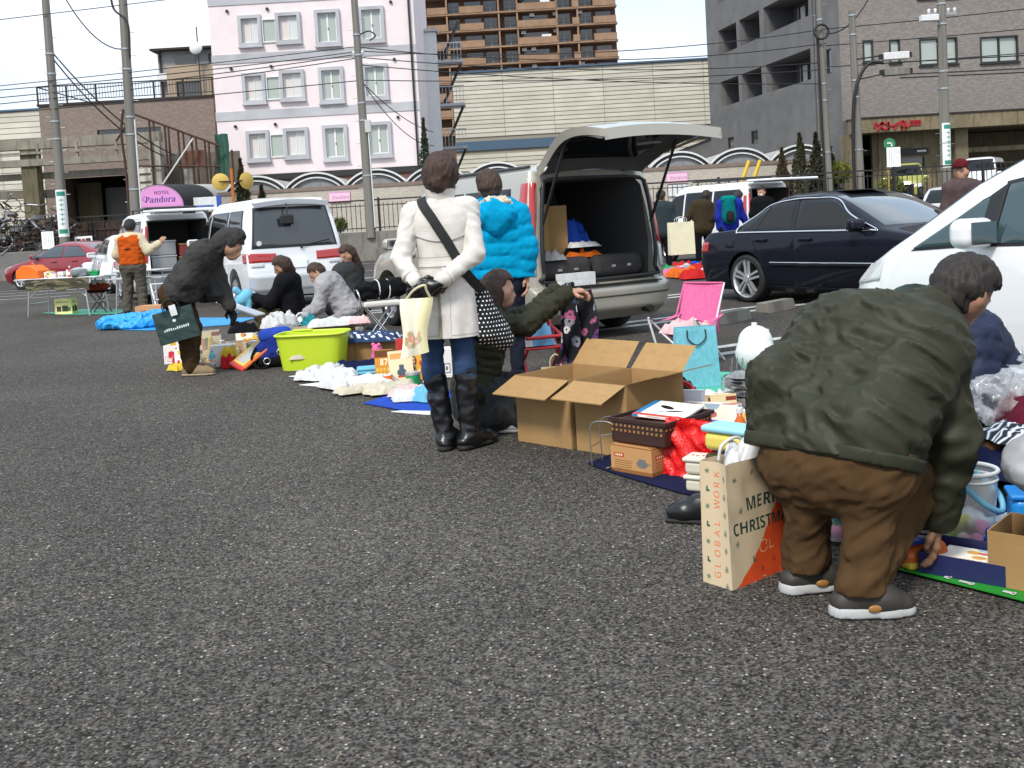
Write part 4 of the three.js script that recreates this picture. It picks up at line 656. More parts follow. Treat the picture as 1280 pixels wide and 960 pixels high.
// ================= silver van with its tailgate up
{
  const c = new Car([[0.2, 2.05, -2.16, 0.78, 0.5, 0.12], [0.3, 2.26, -2.28, 0.84, 0.5, 0.12], [0.55, 2.3, -2.3, 0.86, 0.5, 0.12], [0.6, 2.29, -2.22, 0.862, 0.5, 0.1], [0.82, 2.2, -2.21, 0.86, 0.5, 0.1], [0.93, 1.9, -2.2, 0.855, 0.34, 0.1], [1.0, 1.5, -2.2, 0.85, 0.25, 0.1], [1.35, 1.05, -2.17, 0.81, 0.22, 0.1], [1.66, 0.6, -2.12, 0.75, 0.2, 0.1], [1.78, 0.35, -2.08, 0.71, 0.2, 0.1], [1.825, 0.1, -2.0, 0.62, 0.2, 0.1], [1.84, -0.3, -1.8, 0.4, 0.2, 0.1]]);
  const t = thing('silver_van', 'silver beige minivan with raised tailgate and loaded boot', 'minivan', [-0.17, 0, -12.6], Math.PI * 2 / 3);
  const hole = new THREE.ExtrudeGeometry(new THREE.Shape([[-0.69, 0.6], [0.69, 0.6], [0.71, 1.0], [0.64, 1.6], [0.55, 1.69], [-0.55, 1.69], [-0.64, 1.6], [-0.71, 1.0]].map((p) => new THREE.Vector2(...p))), { depth: 2.2, bevelEnabled: false }).rotateY(-Math.PI / 2).translate(-0.3, 0, 0);
  hole.deleteAttribute('uv');
  PT('body', arches(c, c.shell(), [1.42, -1.33], 0.39, 0.86, [hole]), CM.champagne, t); archLiners(t, [1.42, -1.33], 0.36, 0.8);
  // lining of the boot, its colour darkened to carry the shade inside
  const ins = 0.012, lp = [[-0.69, 0.6], [0.69, 0.6], [0.71, 1.0], [0.64, 1.6], [0.55, 1.69], [-0.55, 1.69], [-0.64, 1.6], [-0.71, 1.0], [-0.69, 0.6]];
  PT('boot_lining', [quadGrid(8, 1, (u, v) => { const i = Math.min(7, Math.floor(u * 8 + 1e-6)), a = lp[Math.round(u * 8)]; return [-2.12 + v * 1.75, a[1] + (a[1] < 1.1 ? ins : -ins), a[0] * 0.982]; }), bc(0.02, 1.2, 1.5, -0.42, 1.13, 0)], CM.interior, t);
  PT('opening_seal', tube([[-2.225, 0.64, -0.66], [-2.225, 0.64, 0.66], [-2.225, 0.72, 0.7], [-2.225, 1.0, 0.715], [-2.19, 1.58, 0.65], [-2.16, 1.68, 0.55], [-2.16, 1.695, 0], [-2.16, 1.68, -0.55], [-2.19, 1.58, -0.65], [-2.225, 1.0, -0.715], [-2.225, 0.72, -0.7]], 0.022, 80, 6, true), CM.trim, t);
  both((k, s) => {
    const tl = PT('tail_light', [c.sheet(k, [[-2.12, 0.98], [-1.98, 0.98], [-1.96, 1.66], [-2.07, 1.66]], 0.014, 4, 8), c.sheet('B', [[s * 0.78, 0.98], [s * 0.855, 0.98], [s * 0.735, 1.66], [s * 0.68, 1.66]], 0.014, 3, 8)], CM.tail, t);
    PT('reversing_lens', [c.sheet(k, [[-2.13, 0.72], [-1.99, 0.74], [-1.98, 0.95], [-2.12, 0.95]], 0.014, 4, 4), c.sheet('B', [[s * 0.79, 0.72], [s * 0.855, 0.72], [s * 0.852, 0.95], [s * 0.78, 0.95]], 0.014, 3, 4)], CM.lens, tl);
    PT('lower_reflector', [c.sheet(k, [[-2.13, 0.63], [-1.99, 0.63], [-1.98, 0.71], [-2.12, 0.71]], 0.014, 4, 2)], CM.tail, tl);
    sideWindow(c, t, k, [[-1.86, 1.06], [-0.72, 1.06], [-0.76, 1.6], [-1.72, 1.6]], CM.glass); sideWindow(c, t, k, [[-0.62, 1.06], [0.36, 1.06], [0.2, 1.6], [-0.66, 1.6]], CM.glass); sideWindow(c, t, k, [[0.46, 1.06], [1.18, 1.06], [0.66, 1.5], [0.32, 1.58]], CM.glass);
    door(c, t, k, [[-0.68, 0.34], [0.4, 0.34], [0.4, 1.02], [-0.68, 1.02]], CM.champagne, [-0.5, 0.92]); door(c, t, k, [[0.42, 0.34], [1.06, 0.34], [1.3, 0.98], [0.42, 1.02]], CM.champagne, [0.6, 0.92]);
    PT('side_moulding', c.sheet(k, [[-0.95, 0.46], [1.02, 0.46], [1.02, 0.54], [-0.95, 0.54]], 0.016), CM.champagne, t);
    PT('gas_strut', bar([-2.2, 1.2, s * 0.69], [-2.72, 2.05, s * 0.68], 0.016), CM.trim, t);
    PT('headlight', c.sheet('F', [[s * 0.45, 0.66], [s * 0.78, 0.68], [s * 0.76, 0.84], [s * 0.45, 0.82]], 0.01), CM.lens, t);
  });
  PT('rear_bumper', [c.sheet('B', [[-0.84, 0.3], [0.84, 0.3], [0.85, 0.56], [-0.85, 0.56]], 0.03, 16, 6)], CM.champagne, t); PT('bumper_groove', c.sheet('B', [[-0.83, 0.44], [0.83, 0.44], [0.83, 0.46], [-0.83, 0.46]], 0.034, 16, 2), CM.greyTrim, t); PT('bumper_step', bc(0.12, 0.012, 1.4, -2.28, 0.575, 0), CM.trim, t);
  PT('windscreen', c.sheet('F', [[-0.74, 1.04], [0.74, 1.04], [0.62, 1.68], [-0.62, 1.68]], 0.008, 14, 8), CM.glass, t);
  PT('roof_rail', [bar([-1.9, 1.83, -0.62], [0.0, 1.84, -0.62], 0.022), bar([-1.9, 1.83, 0.62], [0.0, 1.84, 0.62], 0.022)], CM.trim, t);
  PT('exhaust_pipe', bar([-1.9, 0.3, 0.5], [-2.36, 0.28, 0.52], 0.04, 14), M.blackIron, t);
  mirrors(t, 0.95, 1.0, 0.84, CM.champagne); wheels(t, [1.42, -1.33], 0.855, 0.325, 0.2, 'plain');
  // the tailgate, hinged at the roof edge
  const g = new THREE.Group(); g.name = 'tailgate'; t.add(g); g.position.set(-2.1, 1.815, 0); g.rotation.z = -0.36; // local -x runs out along the raised gate
  const W = (u) => lerp(0.66, 0.79, sst(0, 0.7, u)), top = (u, s) => 0.09 * Math.sin(u * 2.4) - 0.05 * s * s - 0.25 * u * u * u, LEN = 1.28;
  PT('gate_panel', [quadGrid(14, 14, (u, v) => { const s = v * 2 - 1; return [-u * LEN, 0.035 + top(u, s), s * W(u) * (1 - 0.12 * Math.pow(u, 8))]; }), quadGrid(14, 1, (u, v) => [-u * LEN, lerp(0.035, -0.05, v) + top(u, 1), W(u) * (1 - 0.12 * Math.pow(u, 8)) * (1 - 0.02 * v)]), quadGrid(14, 1, (u, v) => [-u * LEN, lerp(0.035, -0.05, v) + top(u, 1), -W(u) * (1 - 0.12 * Math.pow(u, 8)) * (1 - 0.02 * v)]), quadGrid(14, 1, (u, v) => { const s = u * 2 - 1; return [-LEN + 0.03 * v, 0.035 + top(1, s) - 0.1 * v, s * W(1) * 0.88]; })], carPaint(lin(0.42, 0.385, 0.315), 0.3, { side: THREE.DoubleSide }), g);
  PT('gate_inner_trim', [quadGrid(14, 12, (u, v) => { const s = v * 2 - 1, rim = Math.max(Math.abs(s), Math.abs(u * 2 - 1)); return [-0.03 - u * (LEN - 0.06), -0.05 + top(u, s) + 0.045 * sst(1, 0.8, rim), s * W(u) * 0.95]; })], CM.greyTrim, g);
  PT('gate_window', quadGrid(10, 10, (u, v) => { const s = (v * 2 - 1) * 0.86, q = lerp(0.1, 0.5, u); return [-q * LEN, -0.012 + top(q, s), s * W(q)]; }), M.glassDark, g);
  PT('gate_latch', [rb(0.1, 0.05, 0.12, 0.01, -1.1, -0.1 + top(0.9, 0), 0), rb(0.05, 0.05, 0.05, 0.01, -1.12, -0.14 + top(0.9, 0), 0)], M.blackIron, g);
  PT('bump_stop', rb(0.05, 0.05, 0.05, 0.015, -0.4, -0.09 + top(0.3, 1), -0.62), M.rubber, g); PT('bump_stop', rb(0.05, 0.05, 0.05, 0.015, -0.55, -0.09 + top(0.42, 1), -0.64), M.rubber, g);
  both((k, s) => PT('hinge', bc(0.12, 0.04, 0.06, 0.02, -0.03, s * 0.45), CM.trim, g));
  // folded seats in the boot
  for (const s of [-1, 1]) { const q = PT('folded_seat', rb(0.34, 0.24, 0.66, 0.09, -1.93, 0.635, s * 0.34, 4), CM.seat, t); PT('seat_fitting', [bc(0.012, 0.025, 0.05, -2.105, 0.75, s * 0.34 + 0.1), bc(0.012, 0.025, 0.05, -2.105, 0.75, s * 0.34 - 0.1)], M.steel, q); }
}
// things lying in the boot (world positions from the van frame)
const vanAt = (x, y, z) => [-0.17 - 0.5 * x + 0.866 * z, y, -12.6 - 0.866 * x - 0.5 * z], VT = Math.PI * 2 / 3;
{
  const cb = thing('tall_carton', 'tall open brown carton standing upright in the van boot', 'carton', vanAt(-1.6, 0.62, -0.48), VT);
  PT('panel', bx(0.012, 0.62, 0.24, -0.2, 0.2, 0), M.cardboard, cb); PT('panel', bx(0.3, 0.62, 0.012, -0.05, 0.2, -0.12), M.cardboard, cb); PT('panel', bx(0.3, 0.62, 0.012, -0.05, 0.2, 0.12), M.cardboard, cb); PT('flap', rot(bx(0.22, 0.6, 0.012, 0, 0.2, 0), 0, 1.1).translate(-0.24, 0, 0.2), M.cardboard, cb); PT('base', bx(0.4, 0.2, 0.24, 0, 0, 0), M.cardboard, cb);
}
// ================= black sedan
{
  const c = new Car([[0.16, 2.2, -2.25, 0.8, 0.5, 0.35], [0.25, 2.36, -2.36, 0.86, 0.5, 0.35], [0.5, 2.39, -2.39, 0.9, 0.5, 0.35], [0.68, 2.34, -2.37, 0.905, 0.5, 0.35], [0.78, 2.15, -2.34, 0.9, 0.45, 0.34], [0.86, 1.75, -2.3, 0.885, 0.35, 0.3], [0.945, 1.14, -2.2, 0.862, 0.3, 0.28], [0.985, 0.98, -1.68, 0.84, 0.26, 0.26], [1.12, 0.7, -1.42, 0.78, 0.24, 0.25], [1.28, 0.36, -1.12, 0.71, 0.22, 0.26], [1.38, 0.08, -0.93, 0.64, 0.22, 0.26], [1.418, -0.1, -0.8, 0.53, 0.2, 0.26], [1.432, -0.25, -0.6, 0.25, 0.05, 0.05]], { nr: 3 });
  const t = thing('black_sedan', 'glossy black saloon car with chrome window trim and silver alloys', 'sedan', [4.58, 0, -13.13], -Math.PI / 3);
  PT('body', arches(c, c.shell(), [1.54, -1.29], 0.365, 0.9), CM.black, t); archLiners(t, [1.54, -1.29], 0.34, 0.82);
  both((k, s) => {
    const y0 = 0.965, rear = [[-1.42, y0], [-0.46, y0], [-0.5, 1.33], [-0.93, 1.28]], frontW = [[-0.38, y0], [0.72, y0], [0.12, 1.305], [-0.42, 1.335]];
    sideWindow(c, t, k, rear, CM.glass, 0.012); sideWindow(c, t, k, frontW, CM.glass, 0.012);
    PT('quarter_divider', c.sheet(k, [[-1.14, y0], [-1.115, y0], [-0.93, 1.28], [-0.95, 1.27]], 0.012, 2, 8), CM.trim, t);
    const zz = (x, y) => s * (c.hw(x, y) + 0.012);
    PT('chrome_trim', tube([[0.9, 0.945], [0.45, 1.13], [0.13, 1.325], [-0.2, 1.352], [-0.55, 1.352], [-0.95, 1.3], [-1.25, 1.17], [-1.45, 1.02], [-1.47, 0.95]].map(([x, y]) => [x, y, zz(x, y)]), 0.011, 60, 6), CM.chrome, t);
    PT('belt_chrome', c.sheet(k, [[-1.48, 0.938], [0.9, 0.93], [0.9, 0.95], [-1.48, 0.956]], 0.014, 20, 1), CM.chrome, t);
    PT('side_moulding', c.sheet(k, [[-0.82, 0.5], [1.1, 0.5], [1.1, 0.54], [-0.82, 0.54]], 0.014, 20, 2), CM.black, t); PT('moulding_chrome', c.sheet(k, [[-0.82, 0.541], [1.1, 0.541], [1.1, 0.555], [-0.82, 0.555]], 0.018, 20, 1), CM.chrome, t);
    door(c, t, k, [[-0.86, 0.24], [-0.4, 0.24], [-0.4, 0.92], [-1.2, 0.92]], CM.black, [-0.98, 0.82]); door(c, t, k, [[-0.385, 0.24], [0.72, 0.24], [0.8, 0.92], [-0.385, 0.92]], CM.black, [-0.2, 0.82]);
    PT('tail_light', [c.sheet('B', [[s * 0.5, 0.66], [s * 0.84, 0.66], [s * 0.82, 0.84], [s * 0.5, 0.84]], 0.01, 8, 4), c.sheet(k, [[-2.2, 0.68], [-2.02, 0.69], [-2.0, 0.82], [-2.18, 0.82]], 0.01)], CM.tail, t);
    PT('headlight', c.sheet('F', [[s * 0.42, 0.58], [s * 0.76, 0.6], [s * 0.74, 0.72], [s * 0.42, 0.71]], 0.01), CM.lens, t);
    PT('fuel_cap_seam', c.sheet(k, [[-1.66, 0.74], [-1.5, 0.74], [-1.5, 0.88], [-1.66, 0.88]], 0.005, 3, 3), CM.black, t);
    PT('sill', c.sheet(k, [[-0.9, 0.18], [1.15, 0.18], [1.15, 0.235], [-0.9, 0.235]], 0.02, 12, 2), CM.black, t);
  });
  PT('windscreen', c.sheet('F', [[-0.72, 0.985], [0.72, 0.985], [0.58, 1.355], [-0.58, 1.355]], 0.006, 16, 8), phys(lin(0.05, 0.06, 0.065), 0.05, { clearcoat: 1, clearcoatRoughness: 0.02 }), t);
  PT('rear_window', c.sheet('B', [[-0.66, 0.99], [0.66, 0.99], [0.54, 1.33], [-0.54, 1.33]], 0.006, 16, 8), CM.glass, t);
  PT('rear_bumper_strip', c.sheet('B', [[-0.84, 0.5], [0.84, 0.5], [0.84, 0.56], [-0.84, 0.56]], 0.018, 16, 2), CM.trim, t);
  PT('sunroof', bc(0.5, 0.01, 0.7, -0.15, 1.428, 0), M.glassDark, t);
  PT('roof_aerial', rb(0.14, 0.05, 0.05, 0.02, -0.75, 1.39, 0), CM.black, t);
  mirrors(t, 0.66, 0.93, 0.82, CM.black); wheels(t, [1.54, -1.29], 0.905, 0.325, 0.235, 'sport');
}
// ================= white one-box minivan on the right
{
  const c = new Car([[0.18, 2.0, -2.15, 0.8, 0.6, 0.15], [0.28, 2.2, -2.26, 0.855, 0.6, 0.15], [0.55, 2.25, -2.28, 0.88, 0.6, 0.15], [0.72, 2.2, -2.28, 0.88, 0.6, 0.15], [0.84, 2.05, -2.27, 0.875, 0.5, 0.15], [0.95, 1.85, -2.26, 0.865, 0.4, 0.15], [1.05, 1.65, -2.24, 0.845, 0.32, 0.15], [1.35, 1.16, -2.18, 0.775, 0.25, 0.15], [1.58, 0.66, -2.1, 0.71, 0.22, 0.15], [1.69, 0.28, -2.0, 0.62, 0.2, 0.15], [1.72, -0.2, -1.7, 0.4, 0.2, 0.15]]);
  const t = thing('white_minivan', 'white one box minivan with large white door mirror and teal windows', 'minivan', [4.16, 0, -6.02], VT);
  PT('body', arches(c, c.shell(), [1.42, -1.35], 0.38, 0.88), CM.white, t); archLiners(t, [1.42, -1.35], 0.35, 0.8);
  both((k, s) => {
    sideWindow(c, t, k, [[0.96, 0.985], [1.44, 0.955], [0.97, 1.24], [0.9, 1.27]], CM.glassTeal, 0.018); sideWindow(c, t, k, [[-0.32, 1.0], [0.85, 0.985], [0.78, 1.34], [-0.36, 1.54]], CM.glassTeal, 0.022); sideWindow(c, t, k, [[-1.4, 1.0], [-0.42, 1.0], [-0.46, 1.54], [-1.38, 1.53]], CM.glassTeal); sideWindow(c, t, k, [[-2.0, 1.02], [-1.5, 1.0], [-1.48, 1.5], [-1.85, 1.48]], CM.glassTeal);
    PT('pillar_trim', c.sheet(k, [[0.86, 0.985], [0.96, 0.985], [0.9, 1.28], [0.79, 1.35]], 0.012, 3, 8), CM.trim, t);
    door(c, t, k, [[-0.36, 0.3], [0.86, 0.3], [1.02, 0.955], [-0.36, 0.965]], CM.white, [-0.15, 0.86]); door(c, t, k, [[-1.0, 0.3], [-0.375, 0.3], [-0.375, 0.965], [-1.4, 0.965]], CM.white, [-1.2, 0.86]);
    PT('side_indicator', rb(0.07, 0.045, 0.02, 0.01, 1.18, 0.74, s * (c.hw(1.18, 0.76) + 0.004)), CM.lens, t);
    PT('sill_chrome', c.sheet(k, [[-1.0, 0.3], [1.0, 0.3], [1.0, 0.315], [-1.0, 0.315]], 0.012, 14, 1), CM.chrome, t); PT('sill', c.sheet(k, [[-1.0, 0.19], [1.05, 0.19], [1.05, 0.285], [-1.0, 0.285]], 0.014, 14, 2), CM.trim, t);
    PT('headlight', [c.sheet(k, [[1.72, 0.74], [2.02, 0.7], [1.95, 0.84], [1.68, 0.9]], 0.008), c.sheet('F', [[s * 0.5, 0.66], [s * 0.8, 0.7], [s * 0.76, 0.84], [s * 0.5, 0.78]], 0.008)], CM.lens, t);
    PT('tail_light', c.sheet('B', [[s * 0.66, 0.8], [s * 0.84, 0.8], [s * 0.74, 1.5], [s * 0.62, 1.5]], 0.012, 4, 8), CM.tail, t);
  });
  PT('windscreen', c.sheet('F', [[-0.76, 1.06], [0.76, 1.06], [0.64, 1.56], [-0.64, 1.56]], 0.006, 16, 8), CM.glassTeal, t);
  mirrors(t, 0.9, 0.96, 0.87, CM.white, 1.25); wheels(t, [1.42, -1.35], 0.875, 0.32, 0.2, 'plain');
}
// ================= white van seen from behind
{
  const c = new Car([[0.22, 2.05, -2.2, 0.78, 0.5, 0.14], [0.32, 2.26, -2.3, 0.83, 0.5, 0.14], [0.62, 2.3, -2.32, 0.85, 0.5, 0.14], [0.9, 2.1, -2.28, 0.85, 0.45, 0.12], [1.05, 1.7, -2.27, 0.845, 0.35, 0.12], [1.18, 1.4, -2.25, 0.835, 0.3, 0.12], [1.55, 0.9, -2.16, 0.775, 0.25, 0.12], [1.8, 0.5, -2.08, 0.71, 0.2, 0.12], [1.89, 0.25, -2.0, 0.64, 0.2, 0.14], [1.92, -0.1, -1.8, 0.42, 0.2, 0.1]]);
  const t = thing('white_van', 'white van seen from behind with a large dark rear window', 'van', [-4.82, 0, -19.62], VT);
  PT('body', arches(c, c.shell(), [1.45, -1.35], 0.38, 0.85), CM.white, t); archLiners(t, [1.45, -1.35], 0.35, 0.78);
  PT('rear_window_seal', c.sheet('B', [[-0.76, 1.05], [0.76, 1.05], [0.65, 1.75], [-0.65, 1.75]], 0.006, 14, 8), CM.trim, t); PT('rear_window', c.sheet('B', [[-0.72, 1.08], [0.72, 1.08], [0.62, 1.72], [-0.62, 1.72]], 0.01, 14, 8), phys(lin(0.03, 0.033, 0.035), 0.06, { clearcoat: 1 }), t);
  PT('spoiler', [quadGrid(2, 12, (u, v) => { const s = v * 2 - 1; return [-2.02 - u * 0.2, 1.9 - 0.03 * u - 0.05 * s * s, s * 0.66]; }), quadGrid(1, 12, (u, v) => { const s = v * 2 - 1; return [-2.22 + 0.03 * u, 1.87 - 0.05 * s * s - u * 0.08, s * 0.66]; })], carPaint(lin(0.78, 0.78, 0.78), 0, { side: THREE.DoubleSide }), t);
  const rm = PT('rear_mirror', rb(0.06, 0.17, 0.24, 0.05, -2.27, 1.44, -0.12), CM.trim, t); PT('mirror_stalk', tube([[-2.2, 1.8, -0.1], [-2.26, 1.74, -0.1], [-2.28, 1.6, -0.12]], 0.012), CM.trim, rm);
  PT('window_sticker', new THREE.CylinderGeometry(0.045, 0.045, 0.006, 16).rotateZ(Math.PI / 2).translate(c.rear(-0.63, 1.14) - 0.013, 1.14, -0.63), M.whitePaint, t);
  PT('rear_wiper', [bar([-2.29, 1.06, 0.1], [-2.265, 1.15, 0.62], 0.01), bar([-2.29, 1.02, 0.1], [-2.29, 1.08, 0.1], 0.02)], CM.trim, t);
  both((k, s) => {
    const tl = PT('tail_light', [c.sheet('B', [[s * 0.36, 0.82], [s * 0.82, 0.82], [s * 0.83, 0.98], [s * 0.36, 0.96]], 0.012, 8, 4), c.sheet(k, [[-2.2, 0.82], [-2.02, 0.82], [-2.0, 0.98], [-2.18, 0.98]], 0.012)], CM.tail, t); PT('reversing_lens', c.sheet('B', [[s * 0.58, 0.74], [s * 0.8, 0.74], [s * 0.8, 0.81], [s * 0.58, 0.81]], 0.012, 6, 3), CM.lens, tl);
    sideWindow(c, t, k, [[-1.95, 1.16], [-1.0, 1.16], [-1.02, 1.7], [-1.82, 1.7]], CM.glass); sideWindow(c, t, k, [[-0.9, 1.16], [0.3, 1.16], [0.18, 1.7], [-0.92, 1.7]], CM.glass); sideWindow(c, t, k, [[0.4, 1.16], [1.2, 1.14], [0.72, 1.55], [0.3, 1.68]], CM.glass);
    door(c, t, k, [[-0.92, 0.36], [0.34, 0.36], [0.34, 1.1], [-0.92, 1.1]], CM.white, [-0.75, 0.98]); door(c, t, k, [[0.36, 0.36], [1.02, 0.36], [1.3, 1.06], [0.36, 1.1]], CM.white, [0.5, 0.98]);
  });
  PT('rear_bumper', c.sheet('B', [[-0.83, 0.32], [0.83, 0.32], [0.84, 0.6], [-0.84, 0.6]], 0.03, 14, 5), CM.silver, t); PT('number_plate', bc(0.012, 0.165, 0.33, -2.325, 0.78, 0), CM.plate, t);
  mirrors(t, 1.05, 1.12, 0.83, CM.white); wheels(t, [1.45, -1.35], 0.845, 0.325, 0.2, 'plain');
}
// ================= smaller white van, tailgate up, loaded with boxes
function smallVan(label, pos, paint, loaded) {
  const c = new Car([[0.22, 1.8, -1.75, 0.66, 0.3, 0.12], [0.32, 1.85, -1.8, 0.72, 0.3, 0.12], [0.7, 1.85, -1.8, 0.735, 0.3, 0.12], [0.95, 1.75, -1.78, 0.735, 0.28, 0.12], [1.08, 1.6, -1.77, 0.73, 0.25, 0.12], [1.5, 1.2, -1.72, 0.68, 0.2, 0.12], [1.78, 0.9, -1.66, 0.63, 0.2, 0.12], [1.86, 0.7, -1.6, 0.56, 0.2, 0.12], [1.885, 0.3, -1.4, 0.36, 0.2, 0.1]]);
  const t = thing('small_van', label, 'van', pos, VT);
  const hole = new THREE.BoxGeometry(1.9, 1.08, 1.18).translate(-1.0, 1.16, 0);
  PT('body', arches(c, c.shell(), [1.2, -1.15], 0.35, 0.735, [hole]), paint, t); archLiners(t, [1.2, -1.15], 0.32, 0.66);
  PT('cargo_lining', [bc(1.7, 0.01, 1.16, -0.9, 0.635, 0), bc(1.7, 0.01, 1.16, -0.9, 1.685, 0), bc(1.7, 1.06, 0.01, -0.9, 1.16, 0.582), bc(1.7, 1.06, 0.01, -0.9, 1.16, -0.582), bc(0.01, 1.06, 1.16, -0.06, 1.16, 0)], CM.interior, t);  // lining colour has the shade of the load space painted in
  both((k, s) => {
    PT('tail_light', [c.sheet('B', [[s * 0.64, 0.85], [s * 0.71, 0.85], [s * 0.62, 1.6], [s * 0.57, 1.6]], 0.014, 3, 8), c.sheet(k, [[-1.72, 0.85], [-1.6, 0.85], [-1.58, 1.55], [-1.66, 1.55]], 0.012, 3, 8)], CM.tail, t);
    sideWindow(c, t, k, [[-1.5, 1.12], [-0.55, 1.12], [-0.57, 1.68], [-1.42, 1.68]], CM.glass); sideWindow(c, t, k, [[-0.45, 1.12], [0.5, 1.12], [0.46, 1.68], [-0.47, 1.68]], CM.glass); sideWindow(c, t, k, [[0.6, 1.12], [1.35, 1.1], [1.0, 1.6], [0.56, 1.66]], CM.glass);
    door(c, t, k, [[0.55, 0.36], [0.95, 0.36], [1.4, 1.05], [0.55, 1.07]], paint, [0.68, 0.95]); door(c, t, k, [[-0.5, 0.36], [0.53, 0.36], [0.53, 1.07], [-0.5, 1.07]], paint, [0.35, 0.95]);
  });
  const g = new THREE.Group(); g.name = 'tailgate'; t.add(g); g.position.set(-1.64, 1.85, 0); g.rotation.z = 0.02;
  PT('gate_panel', rb(1.0, 0.06, 1.28, 0.03, -0.5, 0, 0), paint, g); PT('gate_window', rb(0.5, 0.02, 1.05, 0.01, -0.36, -0.018, 0), CM.glass, g); PT('gate_wiper', bar([-0.7, -0.03, 0], [-0.4, -0.03, 0.3], 0.012), CM.trim, g);
  PT('windscreen', c.sheet('F', [[-0.64, 1.12], [0.64, 1.12], [0.56, 1.72], [-0.56, 1.72]], 0.006), CM.glass, t);
  PT('roof_rack', [bar([-1.3, 1.96, -0.5], [0.4, 1.96, -0.5], 0.02), bar([-1.3, 1.96, 0.5], [0.4, 1.96, 0.5], 0.02), ...[-1.2, -0.5, 0.2].map((x) => bar([x, 1.96, -0.5], [x, 1.96, 0.5], 0.02)), ...[-1.2, 0.2].flatMap((x) => [-0.5, 0.5].map((z) => bar([x, 1.85, z], [x, 1.96, z], 0.02)))], CM.trim, t);
  wheels(t, [1.2, -1.15], 0.735, 0.29, 0.17, 'plain'); PT('rear_bumper', c.sheet('B', [[-0.7, 0.3], [0.7, 0.3], [0.71, 0.58], [-0.71, 0.58]], 0.03, 10, 4), paint, t);
  return t;
}
smallVan('small white van with raised tailgate and stacked boxes inside', [-7.6, 0, -22.4], CM.white);
smallVan('white van wagon with raised tailgate parked beyond the black sedan', [5.25, 0, -25.4], CM.white);
// boxes standing in the small van
{
  const f = (x, y, z) => [-7.6 - 0.5 * x + 0.866 * z, y, -22.4 - 0.866 * x - 0.5 * z];
  for (const [x, y, z, w, h, d, c, l] of [[-1.35, 0.645, -0.28, 0.5, 0.34, 0.5, 0, 'lower grey storage box in the small white van'], [-1.35, 0.99, -0.28, 0.5, 0.3, 0.5, 0, 'upper grey storage box in the small white van'], [-1.35, 0.645, 0.28, 0.5, 0.3, 0.5, 1, 'brown carton in the small white van'], [-1.35, 0.95, 0.28, 0.5, 0.26, 0.48, 2, 'red box on the brown carton in the small white van']]) {
    const t = thing('storage_box', l, 'box', f(x, y, z), VT); PT('box', rb(w, h - 0.04, d, 0.02), c === 0 ? mat(lin(0.3, 0.31, 0.33), 0.5) : c === 1 ? M.cardboard : mat(lin(0.4, 0.06, 0.05), 0.6), t); PT('lid', rb(w + 0.02, 0.035, d + 0.02, 0.012, 0, h - 0.038, 0), c === 0 ? mat(lin(0.42, 0.43, 0.45), 0.5) : c === 1 ? M.cardboard : mat(lin(0.5, 0.3, 0.1), 0.6), t);
  }
}
// ================= red saloon and other cars further off
function farCar(name, label, cat, pos, turn, paint, keys, wins, o = {}) {
  const c = new Car(keys, { nr: 3 }); const t = thing(name, label, cat, pos, turn);
  PT('body', arches(c, c.shell(), [1.35, -1.3], 0.36, keys[3][3]), paint, t); archLiners(t, [1.35, -1.3], 0.33, keys[3][3] - 0.08);
  both((k, s) => { for (const q of wins) sideWindow(c, t, k, q, o.glass || CM.glass); PT('tail_light', c.sheet('B', [[s * 0.45, 0.68], [s * 0.78, 0.68], [s * 0.76, 0.84], [s * 0.45, 0.82]], 0.01), CM.tail, t); PT('headlight', c.sheet('F', [[s * 0.42, 0.58], [s * 0.74, 0.6], [s * 0.7, 0.74], [s * 0.42, 0.72]], 0.01), CM.lens, t); door(c, t, k, [[-0.8, 0.3], [-0.2, 0.3], [-0.2, 0.88], [-0.95, 0.88]], paint, [-0.8, 0.8]); door(c, t, k, [[-0.18, 0.3], [0.8, 0.3], [0.85, 0.88], [-0.18, 0.88]], paint, [0.0, 0.8]); });
  const top = keys.at(-3)[0] - 0.04, b = o.belt || 0.97;
  PT('windscreen', c.sheet('F', [[-0.7, b], [0.7, b], [0.56, top], [-0.56, top]], 0.006, 12, 6), CM.glass, t); PT('rear_window', c.sheet('B', [[-0.64, b + 0.02], [0.64, b + 0.02], [0.52, top], [-0.52, top]], 0.006, 12, 6), o.glass || CM.glass, t);
  mirrors(t, 0.7, 0.92, keys[3][3] - 0.06, paint); wheels(t, [1.35, -1.3], keys[3][3], 0.315, 0.2, 'plain'); return t;
}
const saloon = [[0.18, 2.1, -2.1, 0.76, 0.5, 0.35], [0.28, 2.24, -2.22, 0.82, 0.5, 0.35], [0.5, 2.28, -2.26, 0.86, 0.5, 0.35], [0.66, 2.2, -2.24, 0.862, 0.5, 0.35], [0.78, 1.85, -2.2, 0.85, 0.45, 0.34], [0.9, 1.25, -2.1, 0.83, 0.35, 0.3], [0.96, 0.98, -1.85, 0.81, 0.3, 0.28], [1.15, 0.6, -1.45, 0.74, 0.25, 0.25], [1.32, 0.18, -1.0, 0.65, 0.22, 0.26], [1.39, -0.1, -0.7, 0.54, 0.2, 0.26], [1.41, -0.25, -0.4, 0.25, 0.05, 0.05]];
farCar('red_saloon', 'red saloon car parked before the retaining wall', 'sedan', [-13.6, 0, -32], Math.PI - 0.35, CM.red, saloon, [[[-1.3, 0.96], [-0.36, 0.96], [-0.4, 1.27], [-0.85, 1.24]], [[-0.28, 0.96], [0.72, 0.96], [0.15, 1.26], [-0.3, 1.28]]], { glass: phys(lin(0.05, 0.055, 0.065), 0.08, { clearcoat: 1 }) });
